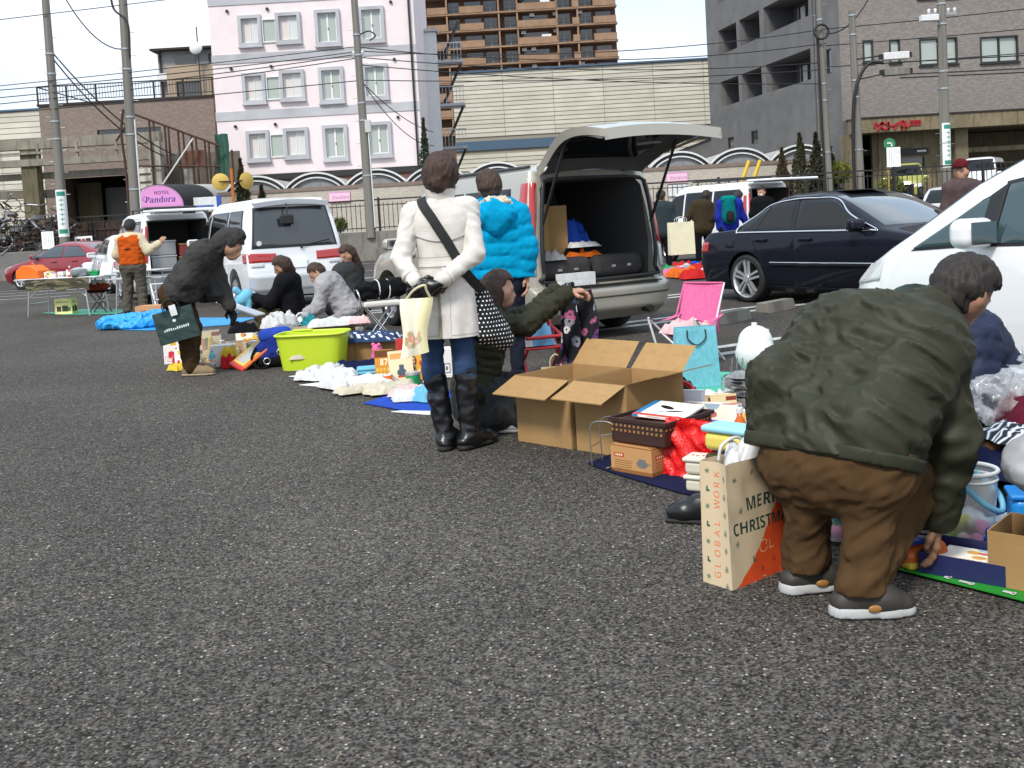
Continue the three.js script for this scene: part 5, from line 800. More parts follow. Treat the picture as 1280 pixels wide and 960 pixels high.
farCar('white_hatchback', 'white hatchback half hidden behind the small white van', 'hatchback', [-10.0, 0, -27.2], VT, CM.white, saloon.map((k) => [k[0] * 1.07, k[1], k[2] * 0.85, ...k.slice(3)]), [[[-1.1, 1.03], [-0.36, 1.03], [-0.4, 1.36], [-0.8, 1.34]], [[-0.28, 1.03], [0.72, 1.03], [0.15, 1.34], [-0.3, 1.38]]]);
const boxy = [[0.2, 1.6, -1.65, 0.66, 0.3, 0.2], [0.3, 1.68, -1.68, 0.72, 0.3, 0.2], [0.6, 1.7, -1.7, 0.74, 0.3, 0.2], [0.85, 1.6, -1.68, 0.74, 0.3, 0.2], [1.0, 1.25, -1.66, 0.73, 0.26, 0.2], [1.1, 1.05, -1.64, 0.72, 0.24, 0.2], [1.4, 0.8, -1.58, 0.66, 0.2, 0.2], [1.58, 0.6, -1.5, 0.58, 0.2, 0.2], [1.63, 0.4, -1.35, 0.46, 0.2, 0.2], [1.65, 0.1, -1.0, 0.25, 0.1, 0.1]];
const bwin = [[[-1.4, 1.06], [-0.4, 1.06], [-0.42, 1.46], [-1.3, 1.46]], [[-0.32, 1.06], [0.85, 1.06], [0.6, 1.42], [-0.32, 1.48]]];
farCar('lime_compact', 'yellow green compact car beyond the railing below the tan beam', 'hatchback', [17.2, 1.1, -44.2], -2.0, CM.lime, boxy, bwin, { belt: 1.08 });
farCar('grey_hatchback', 'silver grey hatchback parked just inside the retaining wall', 'hatchback', [14.1, 0, -32.5], -2.1, CM.silver, boxy.map((k) => [k[0] * 0.95, k[1] * 1.15, k[2] * 1.15, k[3] * 1.1, k[4], k[5]]), bwin, { belt: 1.05 });
farCar('white_compact', 'white compact van parked under the canopy with pale sticker', 'hatchback', [20.6, 1.1, -44.5], -2.2, CM.white, boxy.map((k) => [k[0] * 1.05, ...k.slice(1)]), bwin, { belt: 1.12 });
// ---------------------------------------------------------------- people: smooth-blended bone fields meshed with surface nets
function nets(f, lo, hi, cell) {
  const n = [0, 1, 2].map((q) => Math.ceil((hi[q] - lo[q]) / cell) + 1), [nx, ny, nzz] = n, v = new Float32Array(nx * ny * nzz), B = 4, far = B * cell * 1.15;
  for (let k = 0; k < nzz; k += B) for (let j = 0; j < ny; j += B) for (let i = 0; i < nx; i += B) {
    const c = f(lo[0] + (i + 1.5) * cell, lo[1] + (j + 1.5) * cell, lo[2] + (k + 1.5) * cell), skip = Math.abs(c) > far;
    for (let z = k; z < Math.min(k + B, nzz); z++) for (let y = j; y < Math.min(j + B, ny); y++) for (let x = i; x < Math.min(i + B, nx); x++) v[(z * ny + y) * nx + x] = skip ? c : f(lo[0] + x * cell, lo[1] + y * cell, lo[2] + z * cell);
  }
  const vi = new Int32Array(nx * ny * nzz).fill(-1), pos = [], idx = [], at = (x, y, z) => (z * ny + y) * nx + x;
  const ed = [[0, 1], [2, 3], [4, 5], [6, 7], [0, 2], [1, 3], [4, 6], [5, 7], [0, 4], [1, 5], [2, 6], [3, 7]], co = [...Array(8)].map((_, i) => [i & 1, (i >> 1) & 1, (i >> 2) & 1]), c8 = new Float32Array(8);
  for (let z = 0; z < nzz - 1; z++) for (let y = 0; y < ny - 1; y++) for (let x = 0; x < nx - 1; x++) {
    let m = 0; for (let i = 0; i < 8; i++) { c8[i] = v[at(x + co[i][0], y + co[i][1], z + co[i][2])]; if (c8[i] < 0) m |= 1 << i; } if (m === 0 || m === 255) continue;
    let sx = 0, sy = 0, sz = 0, k = 0; for (const [a, b] of ed) if ((c8[a] < 0) !== (c8[b] < 0)) { const t = c8[a] / (c8[a] - c8[b]); sx += lerp(co[a][0], co[b][0], t); sy += lerp(co[a][1], co[b][1], t); sz += lerp(co[a][2], co[b][2], t); k++; }
    vi[at(x, y, z)] = pos.length / 3; pos.push(lo[0] + (x + sx / k) * cell, lo[1] + (y + sy / k) * cell, lo[2] + (z + sz / k) * cell);
  }
  for (let z = 1; z < nzz - 1; z++) for (let y = 1; y < ny - 1; y++) for (let x = 1; x < nx - 1; x++) {
    const s = v[at(x, y, z)] < 0;
    const quad = (a, b, c, d, fl) => { if (a < 0 || b < 0 || c < 0 || d < 0) return; fl ? idx.push(a, b, c, a, c, d) : idx.push(a, c, b, a, d, c); };
    if (s !== v[at(x + 1, y, z)] < 0) quad(vi[at(x, y - 1, z - 1)], vi[at(x, y, z - 1)], vi[at(x, y, z)], vi[at(x, y - 1, z)], s);
    if (s !== v[at(x, y + 1, z)] < 0) quad(vi[at(x - 1, y, z - 1)], vi[at(x - 1, y, z)], vi[at(x, y, z)], vi[at(x, y, z - 1)], s);
    if (s !== v[at(x, y, z + 1)] < 0) quad(vi[at(x - 1, y - 1, z)], vi[at(x, y - 1, z)], vi[at(x, y, z)], vi[at(x - 1, y, z)], s);
  }
  const g = new THREE.BufferGeometry(); g.setAttribute('position', new THREE.Float32BufferAttribute(pos, 3)); g.setIndex(idx); g.computeVertexNormals();
  const uv = new Float32Array(pos.length / 3 * 2); for (let i = 0; i < uv.length / 2; i++) { uv[2 * i] = pos[3 * i] * 0.8 + pos[3 * i + 2] * 0.8; uv[2 * i + 1] = pos[3 * i + 1] + 0.3 * pos[3 * i + 2]; } g.setAttribute('uv', new THREE.BufferAttribute(uv, 2));
  return g;
}
// a bone: [a, b, ra, rb, quilt spacing, quilt depth]
function field(bones, k, opt = {}) {
  const B = bones.map(([a, b, ra, rb = ra, q = 0, qa = 0]) => { const d = [b[0] - a[0], b[1] - a[1], b[2] - a[2]], l2 = d[0] * d[0] + d[1] * d[1] + d[2] * d[2] || 1e-9; return { a, d, l2, L: Math.sqrt(l2), ra, dr: rb - ra, q, qa }; });
  const { fold, cuts } = opt;
  return (x, y, z) => {
    let r = 1e9;
    for (const o of B) {
      const px = x - o.a[0], py = y - o.a[1], pz = z - o.a[2]; let t = (px * o.d[0] + py * o.d[1] + pz * o.d[2]) / o.l2; const raw = t; t = t < 0 ? 0 : t > 1 ? 1 : t;
      const qx = px - o.d[0] * t, qy = py - o.d[1] * t, qz = pz - o.d[2] * t; let d = Math.sqrt(qx * qx + qy * qy + qz * qz) - (o.ra + o.dr * t);
      if (o.q) { const ph = Math.abs(Math.sin((Math.PI * raw * o.L) / o.q)); d -= o.qa * Math.sqrt(ph); }
      if (r > 1e8) r = d; else { const h = Math.max(k - Math.abs(r - d), 0) / k; r = Math.min(r, d) - h * h * k * 0.25; }
    }
    if (fold && r < 0.08 && r > -0.08) for (const [am, fx, fy, fz, rid, ax, st] of fold) { let X = x, Y = y, Z = z; if (ax) { const w = (x * ax[0] + y * ax[1] + z * ax[2]) * (1 - st); X -= ax[0] * w; Y -= ax[1] * w; Z -= ax[2] * w; } const n = nz(X * fx + 3.1, Y * fy + 1.7, Z * fz + 5.3); r -= am * (rid ? 1 - 2 * Math.abs(n) * 1.6 : n); }
    if (cuts) for (const [p, nn] of cuts) { const c = (x - p[0]) * nn[0] + (y - p[1]) * nn[1] + (z - p[2]) * nn[2]; if (c > r) r = c; }
    return r;
  };
}
function bounds(bones, pad) { const lo = [1e9, 1e9, 1e9], hi = [-1e9, -1e9, -1e9]; for (const [a, b, ra, rb = ra] of bones) for (const [p, r] of [[a, ra], [b, rb]]) for (let q = 0; q < 3; q++) { lo[q] = Math.min(lo[q], p[q] - r - pad); hi[q] = Math.max(hi[q], p[q] + r + pad); } return [lo, hi]; }
const fieldMesh = (bones, k, cell, opt = {}) => { const [lo, hi] = bounds(bones, opt.pad || 0.05); return nets(field(bones, k, opt), lo, hi, cell); };
const vadd = (a, b, s = 1) => [a[0] + b[0] * s, a[1] + b[1] * s, a[2] + b[2] * s], vmid = (a, b, t = 0.5) => [lerp(a[0], b[0], t), lerp(a[1], b[1], t), lerp(a[2], b[2], t)];
const vnorm = (a) => { const l = Math.hypot(...a) || 1; return a.map((v) => v / l); }, vcross = (a, b) => [a[1] * b[2] - a[2] * b[1], a[2] * b[0] - a[0] * b[2], a[0] * b[1] - a[1] * b[0]], vdot = (a, b) => a[0] * b[0] + a[1] * b[1] + a[2] * b[2], vsub = (a, b) => [a[0] - b[0], a[1] - b[1], a[2] - b[2]];
function handBones(wr, dir, pn, side, curl, s = 1) {
  dir = vnorm(dir); pn = vnorm(vsub(pn, dir.map((v) => v * vdot(pn, dir)))); const lat = vcross(dir, pn).map((v) => v * side), B = [];
  const P = (f, l, n) => [0, 1, 2].map((q) => wr[q] + (dir[q] * f + lat[q] * l + pn[q] * n) * s);
  B.push([P(-0.03, 0, 0), P(0.02, 0, 0), 0.025 * s, 0.024 * s]);
  [[0.03, 0.085, 0.9], [0.01, 0.09, 1], [-0.011, 0.086, 0.95], [-0.031, 0.078, 0.76]].forEach(([l, f, m], i) => {
    B.push([P(0.01, l * 0.5, 0), P(f, l, 0), 0.014 * s, 0.0125 * s]);
    let a = P(f, l, 0), an = curl * (0.75 + 0.12 * i), fl = f, nn = 0; for (const L of [0.042, 0.027, 0.021]) { fl += Math.cos(an) * L * m; nn += Math.sin(an) * L * m; const b = P(fl, l * (1 + 0.1 * (1 - curl)), nn); B.push([a, b, 0.0098 * s, 0.0086 * s]); a = b; an += curl * 0.75; }
  });
  const t0 = P(0.02, 0.026, 0.005), t1 = P(0.05, 0.05, 0.018 + 0.012 * curl), t2 = P(0.08, 0.058 - 0.02 * curl, 0.024 + 0.02 * curl); B.push([t0, t1, 0.0135 * s, 0.011 * s], [t1, t2, 0.0105 * s, 0.009 * s]);
  return B;
}
const SK = M.skin, HAIR = mat(lin(0.018, 0.012, 0.009), 0.7, { bumpMap: T.grainBump, bumpScale: 0.004 }), HAIRB = mat(lin(0.042, 0.02, 0.012), 0.7, { bumpMap: T.grainBump, bumpScale: 0.004 }), EYE = mat(lin(0.01, 0.008, 0.006), 0.3), LIP = mat(lin(0.3, 0.1, 0.08), 0.6);
function person(o) {
  const t = thing('person', o.label, 'person', [o.base[0], o.y || 0, o.base[1]]), J = o.J, c = o.cell || 0.014, s = o.s || 1, rS = (v) => v * s;
  J.neck ||= vmid(J.shL, J.shR);
  const ms = vmid(J.shL, J.shR), mh = vmid(J.hipL, J.hipR), f = vnorm(o.face), upv = vnorm(o.up || vsub(J.head, J.neck)), rt = vnorm(vcross(f, upv)), u = vnorm(vcross(rt, f));
  const hp = (r, a, b) => [0, 1, 2].map((q) => J.head[q] + (rt[q] * r + u[q] * a + f[q] * b) * s);
  const torso = (a, q, qa) => [[J.shL, J.shR, rS(0.07) + a, undefined, 0, 0], [vmid(J.shL, J.shR, 0.26), vmid(J.hipL, J.hipR, 0.12), rS(0.105) + a, rS(0.1) + a, q, qa], [vmid(J.shL, J.shR, 0.74), vmid(J.hipL, J.hipR, 0.88), rS(0.105) + a, rS(0.1) + a, q, qa], [ms, mh, rS(0.1) + a, rS(0.1) + a, q, qa]];
  const pelvis = (a) => [[J.hipL, J.hipR, rS(0.105) + a], [vmid(ms, mh, 0.8), mh, rS(0.1) + a, rS(0.11) + a]];
  const arm = (S, a, q, qa, e = 1) => [[J['sh' + S], J['el' + S], rS(0.054) + a, rS(0.044) + a, q, qa], [J['el' + S], vmid(J['el' + S], J['wr' + S], e), rS(0.044) + a, rS(0.034) + a * 0.9, q, qa]];
  const leg = (S, a, b) => [[J['hip' + S], J['kn' + S], rS(0.082) + a, rS(0.056) + a], [J['kn' + S], J['an' + S], rS(0.056) + a, rS(0.04) + (b ?? a)]];
  // skin figure: whole body in one blended field, then fine head and hands merged in
  const headB = [[hp(0, 0.03, -0.012), hp(0, 0.045, 0.0), rS(0.088), rS(0.086)], [hp(0, -0.03, 0.03), hp(0, -0.072, 0.045), rS(0.066), rS(0.048)], [hp(-0.04, -0.03, 0.015), hp(0.04, -0.03, 0.015), rS(0.05)], [hp(0, 0.0, 0.085), hp(0, -0.028, 0.108), rS(0.011), rS(0.016)], [hp(-0.03, 0.022, 0.076), hp(0.03, 0.022, 0.076), rS(0.016)], [hp(0, -0.062, 0.082), hp(0, -0.066, 0.086), rS(0.02)], [hp(0, -0.05, -0.02), J.neck, rS(0.052), rS(0.058)]];
  for (const e of [-1, 1]) headB.push([hp(e * 0.083, 0.012, -0.005), hp(e * 0.086, -0.028, 0.0), rS(0.017), rS(0.011)]);
  const geo = [fieldMesh([...torso(-0.036, 0, 0), ...pelvis(-0.03), ...arm('L', -0.016, 0, 0), ...arm('R', -0.016, 0, 0), ...leg('L', -0.012), ...leg('R', -0.012), [ms, J.neck, rS(0.05)], [J.neck, J.head, rS(0.045)]], 0.05, 0.03), fieldMesh(headB, 0.03, o.far ? 0.014 : 0.006)];
  for (const S of ['L', 'R']) { const h = o.hands && o.hands[S]; if (h && !h.glove) geo.push(fieldMesh(handBones(J['wr' + S], h.dir, h.pn, S === 'L' ? 1 : -1, h.curl ?? 0.5, s), 0.012, o.far ? 0.009 : 0.0042, { pad: 0.012 })); }
  const body = PT('body', geo, o.skin || SK, t);
  for (const e of [-1, 1]) { PT('eye', new THREE.SphereGeometry(rS(0.0115), 10, 8).translate(...hp(e * 0.032, 0.006, 0.082)), EYE, body); PT('eyebrow', bar(hp(e * 0.016, 0.026, 0.094), hp(e * 0.048, 0.027, 0.082), rS(0.005)), HAIR, body); }
  PT('mouth', bar(hp(-0.02, -0.06, 0.101), hp(0.02, -0.06, 0.101), rS(0.0055)), LIP, body);
  for (const S of ['L', 'R']) { const h = o.hands && o.hands[S]; if (h && h.glove) PT('glove', fieldMesh(handBones(J['wr' + S], h.dir, h.pn, S === 'L' ? 1 : -1, h.curl ?? 0.5, s * 1.1), 0.012, 0.006, { pad: 0.012 }), h.glove, t); }
  // hair
  if (o.hair !== false) {
    const hs = o.hair || {}, hb = [[hp(0, 0.03, -0.012), hp(0, 0.045, 0.0), rS(0.101), rS(0.099)], [hp(0, -0.02, -0.03), hp(0, -0.05, -0.03), rS(0.085), rS(0.07)]];
    if (hs.long) hb.push([hp(0, 0.0, -0.05), hp(0, -hs.long, -0.07), rS(0.085), rS(0.06)], [hp(-0.06, -0.02, -0.02), hp(-0.06, -hs.long, -0.03), rS(0.045), rS(0.03)], [hp(0.06, -0.02, -0.02), hp(0.06, -hs.long, -0.03), rS(0.045), rS(0.03)]);
    const base = field(hb, 0.03, { fold: [[0.007, 42, 42, 42, 1, [0.1, 0.99, 0.1], 0.2], [0.005, 18, 18, 18]] }), [lo, hi] = bounds(hb, 0.03);
    PT('hair', nets((x, y, z) => { const d = [x - J.head[0], y - J.head[1], z - J.head[2]], a = vdot(d, f) / s, b = vdot(d, u) / s, e = Math.abs(vdot(d, rt)) / s; const keep = Math.min(a - 0.02 - 0.25 * Math.max(0, b), (hs.line ?? 0.068) - b + 0.3 * e * e); return Math.max(base(x, y, z), keep * s, hs.long ? -1 : (-0.085 - b) * s); }, lo, hi, o.far ? 0.012 : 0.007), hs.m || HAIR, t);
  }
  // top
  if (o.top) {
    const q = o.top, a = q.th ?? 0.02, sl = (S) => arm(S, a * (q.arm ?? 1), q.q ? q.q * 0.9 : 0, q.qa || 0, q.sleeve ?? 0.97), bones = [...torso(a, q.q || 0, q.qa || 0), ...(q.loose ? sl('L') : [...sl('L'), ...sl('R')]), [ms, vmid(ms, J.neck, 0.8), rS(0.07) + a * 0.6, rS(0.062) + a * 0.5], ...(q.pelvis ? pelvis(a + q.pelvis) : []), ...(q.extra || [])];
    const j = PT(q.name || 'jacket', fieldMesh(bones, q.k ?? 0.05, q.cell || c, { fold: q.fold || [[0.005, 9, 12, 9, 1], [0.004, 18, 26, 18, 1]], cuts: q.cuts, pad: 0.06 }), q.m, t);
    if (q.loose) for (const S of ['R']) PT('sleeve', fieldMesh([...sl(S), [vmid(ms, J['sh' + S], 0.5), J['sh' + S], rS(0.1) + a, rS(0.07) + a]], 0.05, q.cell || c, { fold: q.loose, pad: 0.06 }), q.m, j);
    for (const [n, b, m, op] of q.bits || []) PT(n, fieldMesh(b, op?.k ?? 0.02, op?.cell || c * 0.8, op || {}), m, j);
  }
  if (o.legs) { const q = o.legs, a = q.th ?? 0.018; PT(q.name || 'trousers', fieldMesh([...pelvis(a + (q.seat ?? 0)), ...leg('L', a, q.cuff), ...leg('R', a, q.cuff), ...(q.extra || [])], 0.04, c, { fold: q.fold || [[0.005, 9, 18, 9, 1], [0.003, 22, 36, 22, 1]], cuts: q.cuts }), q.m, t); }
  if (o.shoes) for (const S of ['L', 'R']) {
    const q = o.shoes, an = J['an' + S], toe = J['toe' + S] || [an[0] + f[0] * 0.2, 0.03, an[2] + f[2] * 0.2], dir = vnorm([toe[0] - an[0], 0, toe[2] - an[2]]), L = Math.min(0.2 * s, Math.hypot(toe[0] - an[0], toe[2] - an[2]));
    const heel = [an[0] - dir[0] * 0.05 * s, 0.045 * s, an[2] - dir[2] * 0.05 * s], ball = [an[0] + dir[0] * (L - 0.05), 0.042 * s, an[2] + dir[2] * (L - 0.05)], tip = [an[0] + dir[0] * L, 0.035 * s, an[2] + dir[2] * L];
    const ub = [[heel, ball, rS(0.042), rS(0.045)], [ball, tip, rS(0.045), rS(0.034)], [vadd(an, dir, 0.0), [an[0] + dir[0] * 0.06, 0.06, an[2] + dir[2] * 0.06], rS(0.043), rS(0.045)], ...(q.shaft ? [[[an[0], 0.06, an[2]], vmid(an, J['kn' + S], q.shaft), rS(0.056), rS(0.068)]] : [])];
    const sh = PT(q.name || 'shoe', fieldMesh(ub, 0.03, Math.min(c, 0.01), { cuts: [[[0, 0.018, 0], [0, -1, 0]]], fold: q.fold || [[0.002, 30, 30, 30]] }), q.m, t);
    PT('sole', fieldMesh([[[heel[0], 0.016, heel[2]], [ball[0], 0.016, ball[2]], rS(0.047), rS(0.049)], [[ball[0], 0.016, ball[2]], [tip[0], 0.016, tip[2]], rS(0.049), rS(0.037)]], 0.02, Math.min(c, 0.01), { cuts: [[[0, 0.004, 0], [0, -1, 0]], [[0, q.sole ?? 0.026, 0], [0, 1, 0]]] }), q.soleM || M.rubber, sh);
  }
  (o.more || []).forEach((fn) => fn(t, { hp, J, ms, mh, s }));
  return t;
}
const CL = { 
  coat: cloth(lin(0.72, 0.68, 0.63)), jeans: cloth(lin(0.035, 0.065, 0.14)), darkJeans: cloth(lin(0.015, 0.018, 0.03)), leather: mat(lin(0.008, 0.008, 0.009), 0.32, { bumpMap: T.grainBump, bumpScale: 0.002 }), blue: cloth(lin(0.0, 0.3, 0.54)), olive: phys(lin(0.03, 0.029, 0.015), 0.65, { specularIntensity: 0.35, map: T.mottFine, bumpMap: T.weave, bumpScale: 0.0004 }), oliveJ: phys(lin(0.036, 0.036, 0.021), 0.55, { specularIntensity: 0.4, map: T.mottFine, bumpMap: T.weave, bumpScale: 0.0004 }), brown: cloth(lin(0.085, 0.046, 0.02)), greyDk: cloth(lin(0.05, 0.05, 0.052)), charcoal: cloth(lin(0.05, 0.047, 0.045)), black: cloth(lin(0.008, 0.008, 0.009)), greyLt: cloth(lin(0.38, 0.37, 0.38)), orange: cloth(lin(0.55, 0.09, 0.01)), creamC: cloth(lin(0.6, 0.52, 0.36)), taupe: cloth(lin(0.1, 0.088, 0.07)), navy: phys(lin(0.014, 0.02, 0.05), 0.6, { specularIntensity: 0.4, map: T.mottFine }), royal: cloth(lin(0.015, 0.03, 0.3)), brownJ: cloth(lin(0.045, 0.032, 0.018)), fur: mat(lin(0.6, 0.5, 0.36), 0.95, { bumpMap: T.grainBump, bumpScale: 0.02 }), greySweat: cloth(lin(0.42, 0.42, 0.43)),
};
// tailored coat: a lofted shell with sleeves, shoulder flap, belt, collar and vent
const coatProf = [[0.655, 0.182, 0.145], [0.75, 0.176, 0.14], [0.9, 0.165, 0.13], [1.0, 0.15, 0.116], [1.09, 0.14, 0.106], [1.2, 0.158, 0.112], [1.3, 0.176, 0.112], [1.36, 0.172, 0.1], [1.4, 0.14, 0.086], [1.44, 0.085, 0.072], [1.455, 0.07, 0.066]];
function coatAt(y) { let i = 0; while (i < coatProf.length - 2 && y > coatProf[i + 1][0]) i++; const a = coatProf[i], b = coatProf[i + 1], t = clamp((y - a[0]) / (b[0] - a[0])); return [lerp(a[1], b[1], t), lerp(a[2], b[2], t)]; }
function coatLoft(y0, y1, off, nv, hem = 0) { return quadGrid(72, nv, (u, v) => { const th = u * 6.2832, yh = lerp(y0, y1, v), y = yh + hem * (1 - v) * (0.6 * Math.cos(th * 2) + 0.4 * Math.sin(th * 3)), [a, b] = coatAt(y), sk = sst(1.05, 0.66, y), n = 2.4, pw = (q) => Math.sign(q) * Math.pow(Math.abs(q), 2 / n), f = 1 + sk * (0.035 * Math.sin(th * 5 + 0.6) + 0.02 * Math.sin(th * 9 + y * 3)) + 0.012 * nz(Math.cos(th) * 2.5, y * 14, Math.sin(th) * 2.5) * (1 - sk), x = -0.012 + 0.012 * (y - 1); return [x + (a * f + off) * pw(Math.cos(th)), y, (b * f + off) * pw(Math.sin(th))]; }); }
function whiteCoat(t, { J }) {
  const m = cloth(lin(0.73, 0.68, 0.62), { side: THREE.DoubleSide }), c = PT('coat', coatLoft(0.655, 1.455, 0, 60), m, t);
  PT('storm_flap', coatLoft(1.225, 1.435, 0.009, 16, 0.022), m, c); PT('belt', coatLoft(1.062, 1.112, 0.007, 4), m, c); PT('belt_seam', [coatLoft(1.058, 1.0605, 0.009, 1), coatLoft(1.113, 1.1155, 0.009, 1)], cloth(lin(0.4, 0.36, 0.31), { side: THREE.DoubleSide }), c);
  PT('collar', quadGrid(40, 4, (u, v) => { const th = u * 6.2832; return [-0.008 + (0.075 + 0.014 * v) * Math.cos(th), 1.43 + 0.06 * v + 0.01 * Math.sin(th) * v, 0.005 + (0.068 + 0.012 * v) * Math.sin(th)]; }), m, c);
  PT('hem_stitch', coatLoft(0.672, 0.675, 0.003, 1), cloth(lin(0.45, 0.41, 0.36), { side: THREE.DoubleSide }), c);
  { const z = (y) => coatAt(y)[1] * 1.03 + 0.004; PT('vent', quadGrid(2, 14, (u, v) => { const y = lerp(0.66, 0.93, v); return [-0.045 + (u - 0.5) * 0.018 * (1.2 - v), y, z(y)]; }), cloth(lin(0.36, 0.31, 0.23), { side: THREE.DoubleSide }), c); PT('vent_flap', quadGrid(4, 14, (u, v) => { const y = lerp(0.657, 0.94, v); return [-0.034 + u * 0.05, y, z(y) + 0.006 * (1 - u)]; }), m, c); }
  for (const S of ['L', 'R']) { const sh = J['sh' + S], el = J['el' + S], wr = vmid(el, J['wr' + S], 0.84), s = PT('sleeve', fieldMesh([[vadd(sh, [S === 'L' ? 0.09 : -0.09, 0.012, 0]), sh, 0.062, 0.064], [sh, el, 0.064, 0.051], [el, wr, 0.051, 0.044]], 0.03, 0.008, { fold: [[0.003, 10, 10, 10], [0.006, 17, 17, 17, 1, vnorm([S === 'L' ? 0.7 : -0.7, 0.5, 0.3]), 0.25]], pad: 0.03 }), m, c); const d = vnorm(vsub(wr, el)), a = vadd(wr, d, -0.05); PT('cuff_strap', fieldMesh([[a, vadd(a, d, 0.02), 0.053]], 0.02, 0.008, { cuts: [[a, d.map((q) => -q)], [vadd(a, d, 0.022), d]] }), m, s); }
}
// ---- woman in the white coat, hands clasped behind her back
person({
  label: 'person in a white coat and black boots, hands clasped behind back', base: [-0.37, -5.86], s: 0.96, cell: 0.011, face: [0.12, -0.1, -1],
  J: { head: [0.0, 1.575, -0.01], neck: [-0.015, 1.44, 0.0], shL: [-0.17, 1.36, 0.0], shR: [0.14, 1.375, 0.0], elL: [-0.25, 1.11, 0.08], elR: [0.17, 1.12, 0.08], wrL: [-0.16, 0.97, 0.2], wrR: [-0.05, 0.965, 0.21], hipL: [-0.1, 0.86, 0.0], hipR: [0.06, 0.86, 0.0], knL: [-0.115, 0.46, -0.02], knR: [0.07, 0.46, 0.0], anL: [-0.06, 0.09, 0.0], anR: [0.075, 0.09, 0.02], toeL: [-0.02, 0.03, -0.2], toeR: [0.2, 0.03, -0.12] },
  hands: { L: { dir: [0.9, -0.25, 0.1], pn: [0, 0.1, -1], curl: 0.55, glove: CL.leather }, R: { dir: [-0.9, -0.35, 0.15], pn: [0, 0.1, -1], curl: 0.5, glove: CL.leather } },
  hair: { m: HAIRB, long: 0.05 },
  more: [whiteCoat],
  legs: { name: 'jeans', m: CL.jeans, th: 0.004, seat: -0.03, cuff: 0.004, fold: [[0.005, 7, 26, 7, 1], [0.003, 22, 60, 22]] },
  shoes: { name: 'boot', m: CL.leather, shaft: 0.92, soleM: M.rubber, fold: [[0.006, 8, 20, 8, 1], [0.002, 30, 40, 30]], sole: 0.03 },
});
{ // shoulder bag strap + dotted bag, and the pale tote hanging from her hands
  const strapM = cloth(lin(0.012, 0.012, 0.012));
  const dots = canvasTex(256, 256, (g, w, h) => { g.fillStyle = '#0a0a0c'; g.fillRect(0, 0, w, h); g.fillStyle = '#ececec'; for (let j = 0; j < 12; j++) for (let i = 0; i < 12; i++) { g.beginPath(); g.arc((i + (j % 2) * 0.5 + 0.25) * w / 12, (j + 0.5) * h / 12, 4.6, 0, 7); g.fill(); } });
  const b = thing('shoulder_bag', 'black shoulder bag with white polka dots worn over white coat', 'bag', [-0.37, 0, -5.86]);
  const sp = [[-0.12, 1.455, 0.0], [-0.105, 1.41, 0.09], [-0.06, 1.34, 0.1], [-0.02, 1.27, 0.1], [0.02, 1.2, 0.1], [0.06, 1.12, 0.1], [0.1, 1.04, 0.1], [0.14, 0.98, 0.1], [0.2, 0.9, 0.02]];
  const cv = new THREE.CatmullRomCurve3(sp.map((p) => V3(p[0], p[1], p[2] < 0.05 ? p[2] : coatAt(p[1])[1] * Math.pow(Math.max(0.1, 1 - Math.pow(Math.abs(p[0] + 0.01) / (coatAt(p[1])[0] + 0.012), 2.4)), 1 / 2.4) + 0.026))); PT('strap', quadGrid(24, 2, (u, v) => { const p = cv.getPoint(u), tg = cv.getTangent(u), sd = V3(0, 0, 1).cross(tg).normalize(); return [p.x + sd.x * (v - 0.5) * 0.055, p.y + sd.y * (v - 0.5) * 0.055, p.z + 0.004 * (v === 0.5 ? 1 : 0)]; }), mat(lin(0.012, 0.012, 0.012), 0.8, { side: THREE.DoubleSide }), b);
  const bag = fieldMesh([[[0.19, 0.87, -0.03], [0.2, 0.68, -0.05], 0.045, 0.065], [[0.19, 0.66, -0.02], [0.3, 0.61, -0.1], 0.06, 0.06], [[0.2, 0.78, -0.05], [0.26, 0.67, -0.1], 0.055, 0.07]], 0.06, 0.012, { fold: [[0.008, 9, 14, 9, 1]] });
  { const p = bag.attributes.position, uv = bag.attributes.uv; for (let i = 0; i < p.count; i++) uv.setXY(i, (p.getX(i) - 0.5 * p.getZ(i)) * 3.4, p.getY(i) * 3.4); } dots.wrapS = dots.wrapT = THREE.RepeatWrapping;
  PT('pouch', bag, mat(0xffffff, 0.85, { map: dots }), b);
  const totePrint = canvasTex(128, 160, (g, w, h) => { g.fillStyle = '#efe8cf'; g.fillRect(0, 0, w, h); g.fillStyle = '#e9dfae'; g.fillRect(84, 0, 44, h); const c = ['#d9776a', '#b98a72', '#8f9b6a', '#d8a05f']; for (let i = 0; i < 40; i++) { g.fillStyle = c[i % 4]; g.globalAlpha = 0.5; g.beginPath(); g.arc(14 + hash(i, 1) * 80, 92 + hash(i, 2) * 40, 3 + 6 * hash(i, 3), 0, 7); g.fill(); } });
  const tt = thing('tote_bag', 'pale yellow printed tote hanging from the black gloves', 'bag', [-0.37, 0, -5.86]);
  PT('bag', [[1, 0.03], [-1, 0.03]].map(([s, th]) => quadGrid(10, 12, (u, v) => { const x = lerp(-0.24, -0.08, u) - 0.03 * (1 - v) + 0.012 * Math.sin(v * 5 + u * 3), bul = Math.sin(u * Math.PI) * (0.3 + 0.7 * Math.sin(v * 2.6)) * th; return [x, lerp(0.57, 0.9, v) + 0.03 * u * (1 - v), 0.24 + s * bul + 0.01 * Math.sin(u * 9)]; })), mat(0xffffff, 0.7, { map: totePrint, side: THREE.DoubleSide }), tt);
  PT('handle', tube([[-0.22, 0.89, 0.24], [-0.17, 0.945, 0.26], [-0.11, 0.97, 0.27], [-0.1, 0.94, 0.26], [-0.08, 0.89, 0.24]], 0.008), mat(lin(0.6, 0.55, 0.35), 0.8), tt);
}
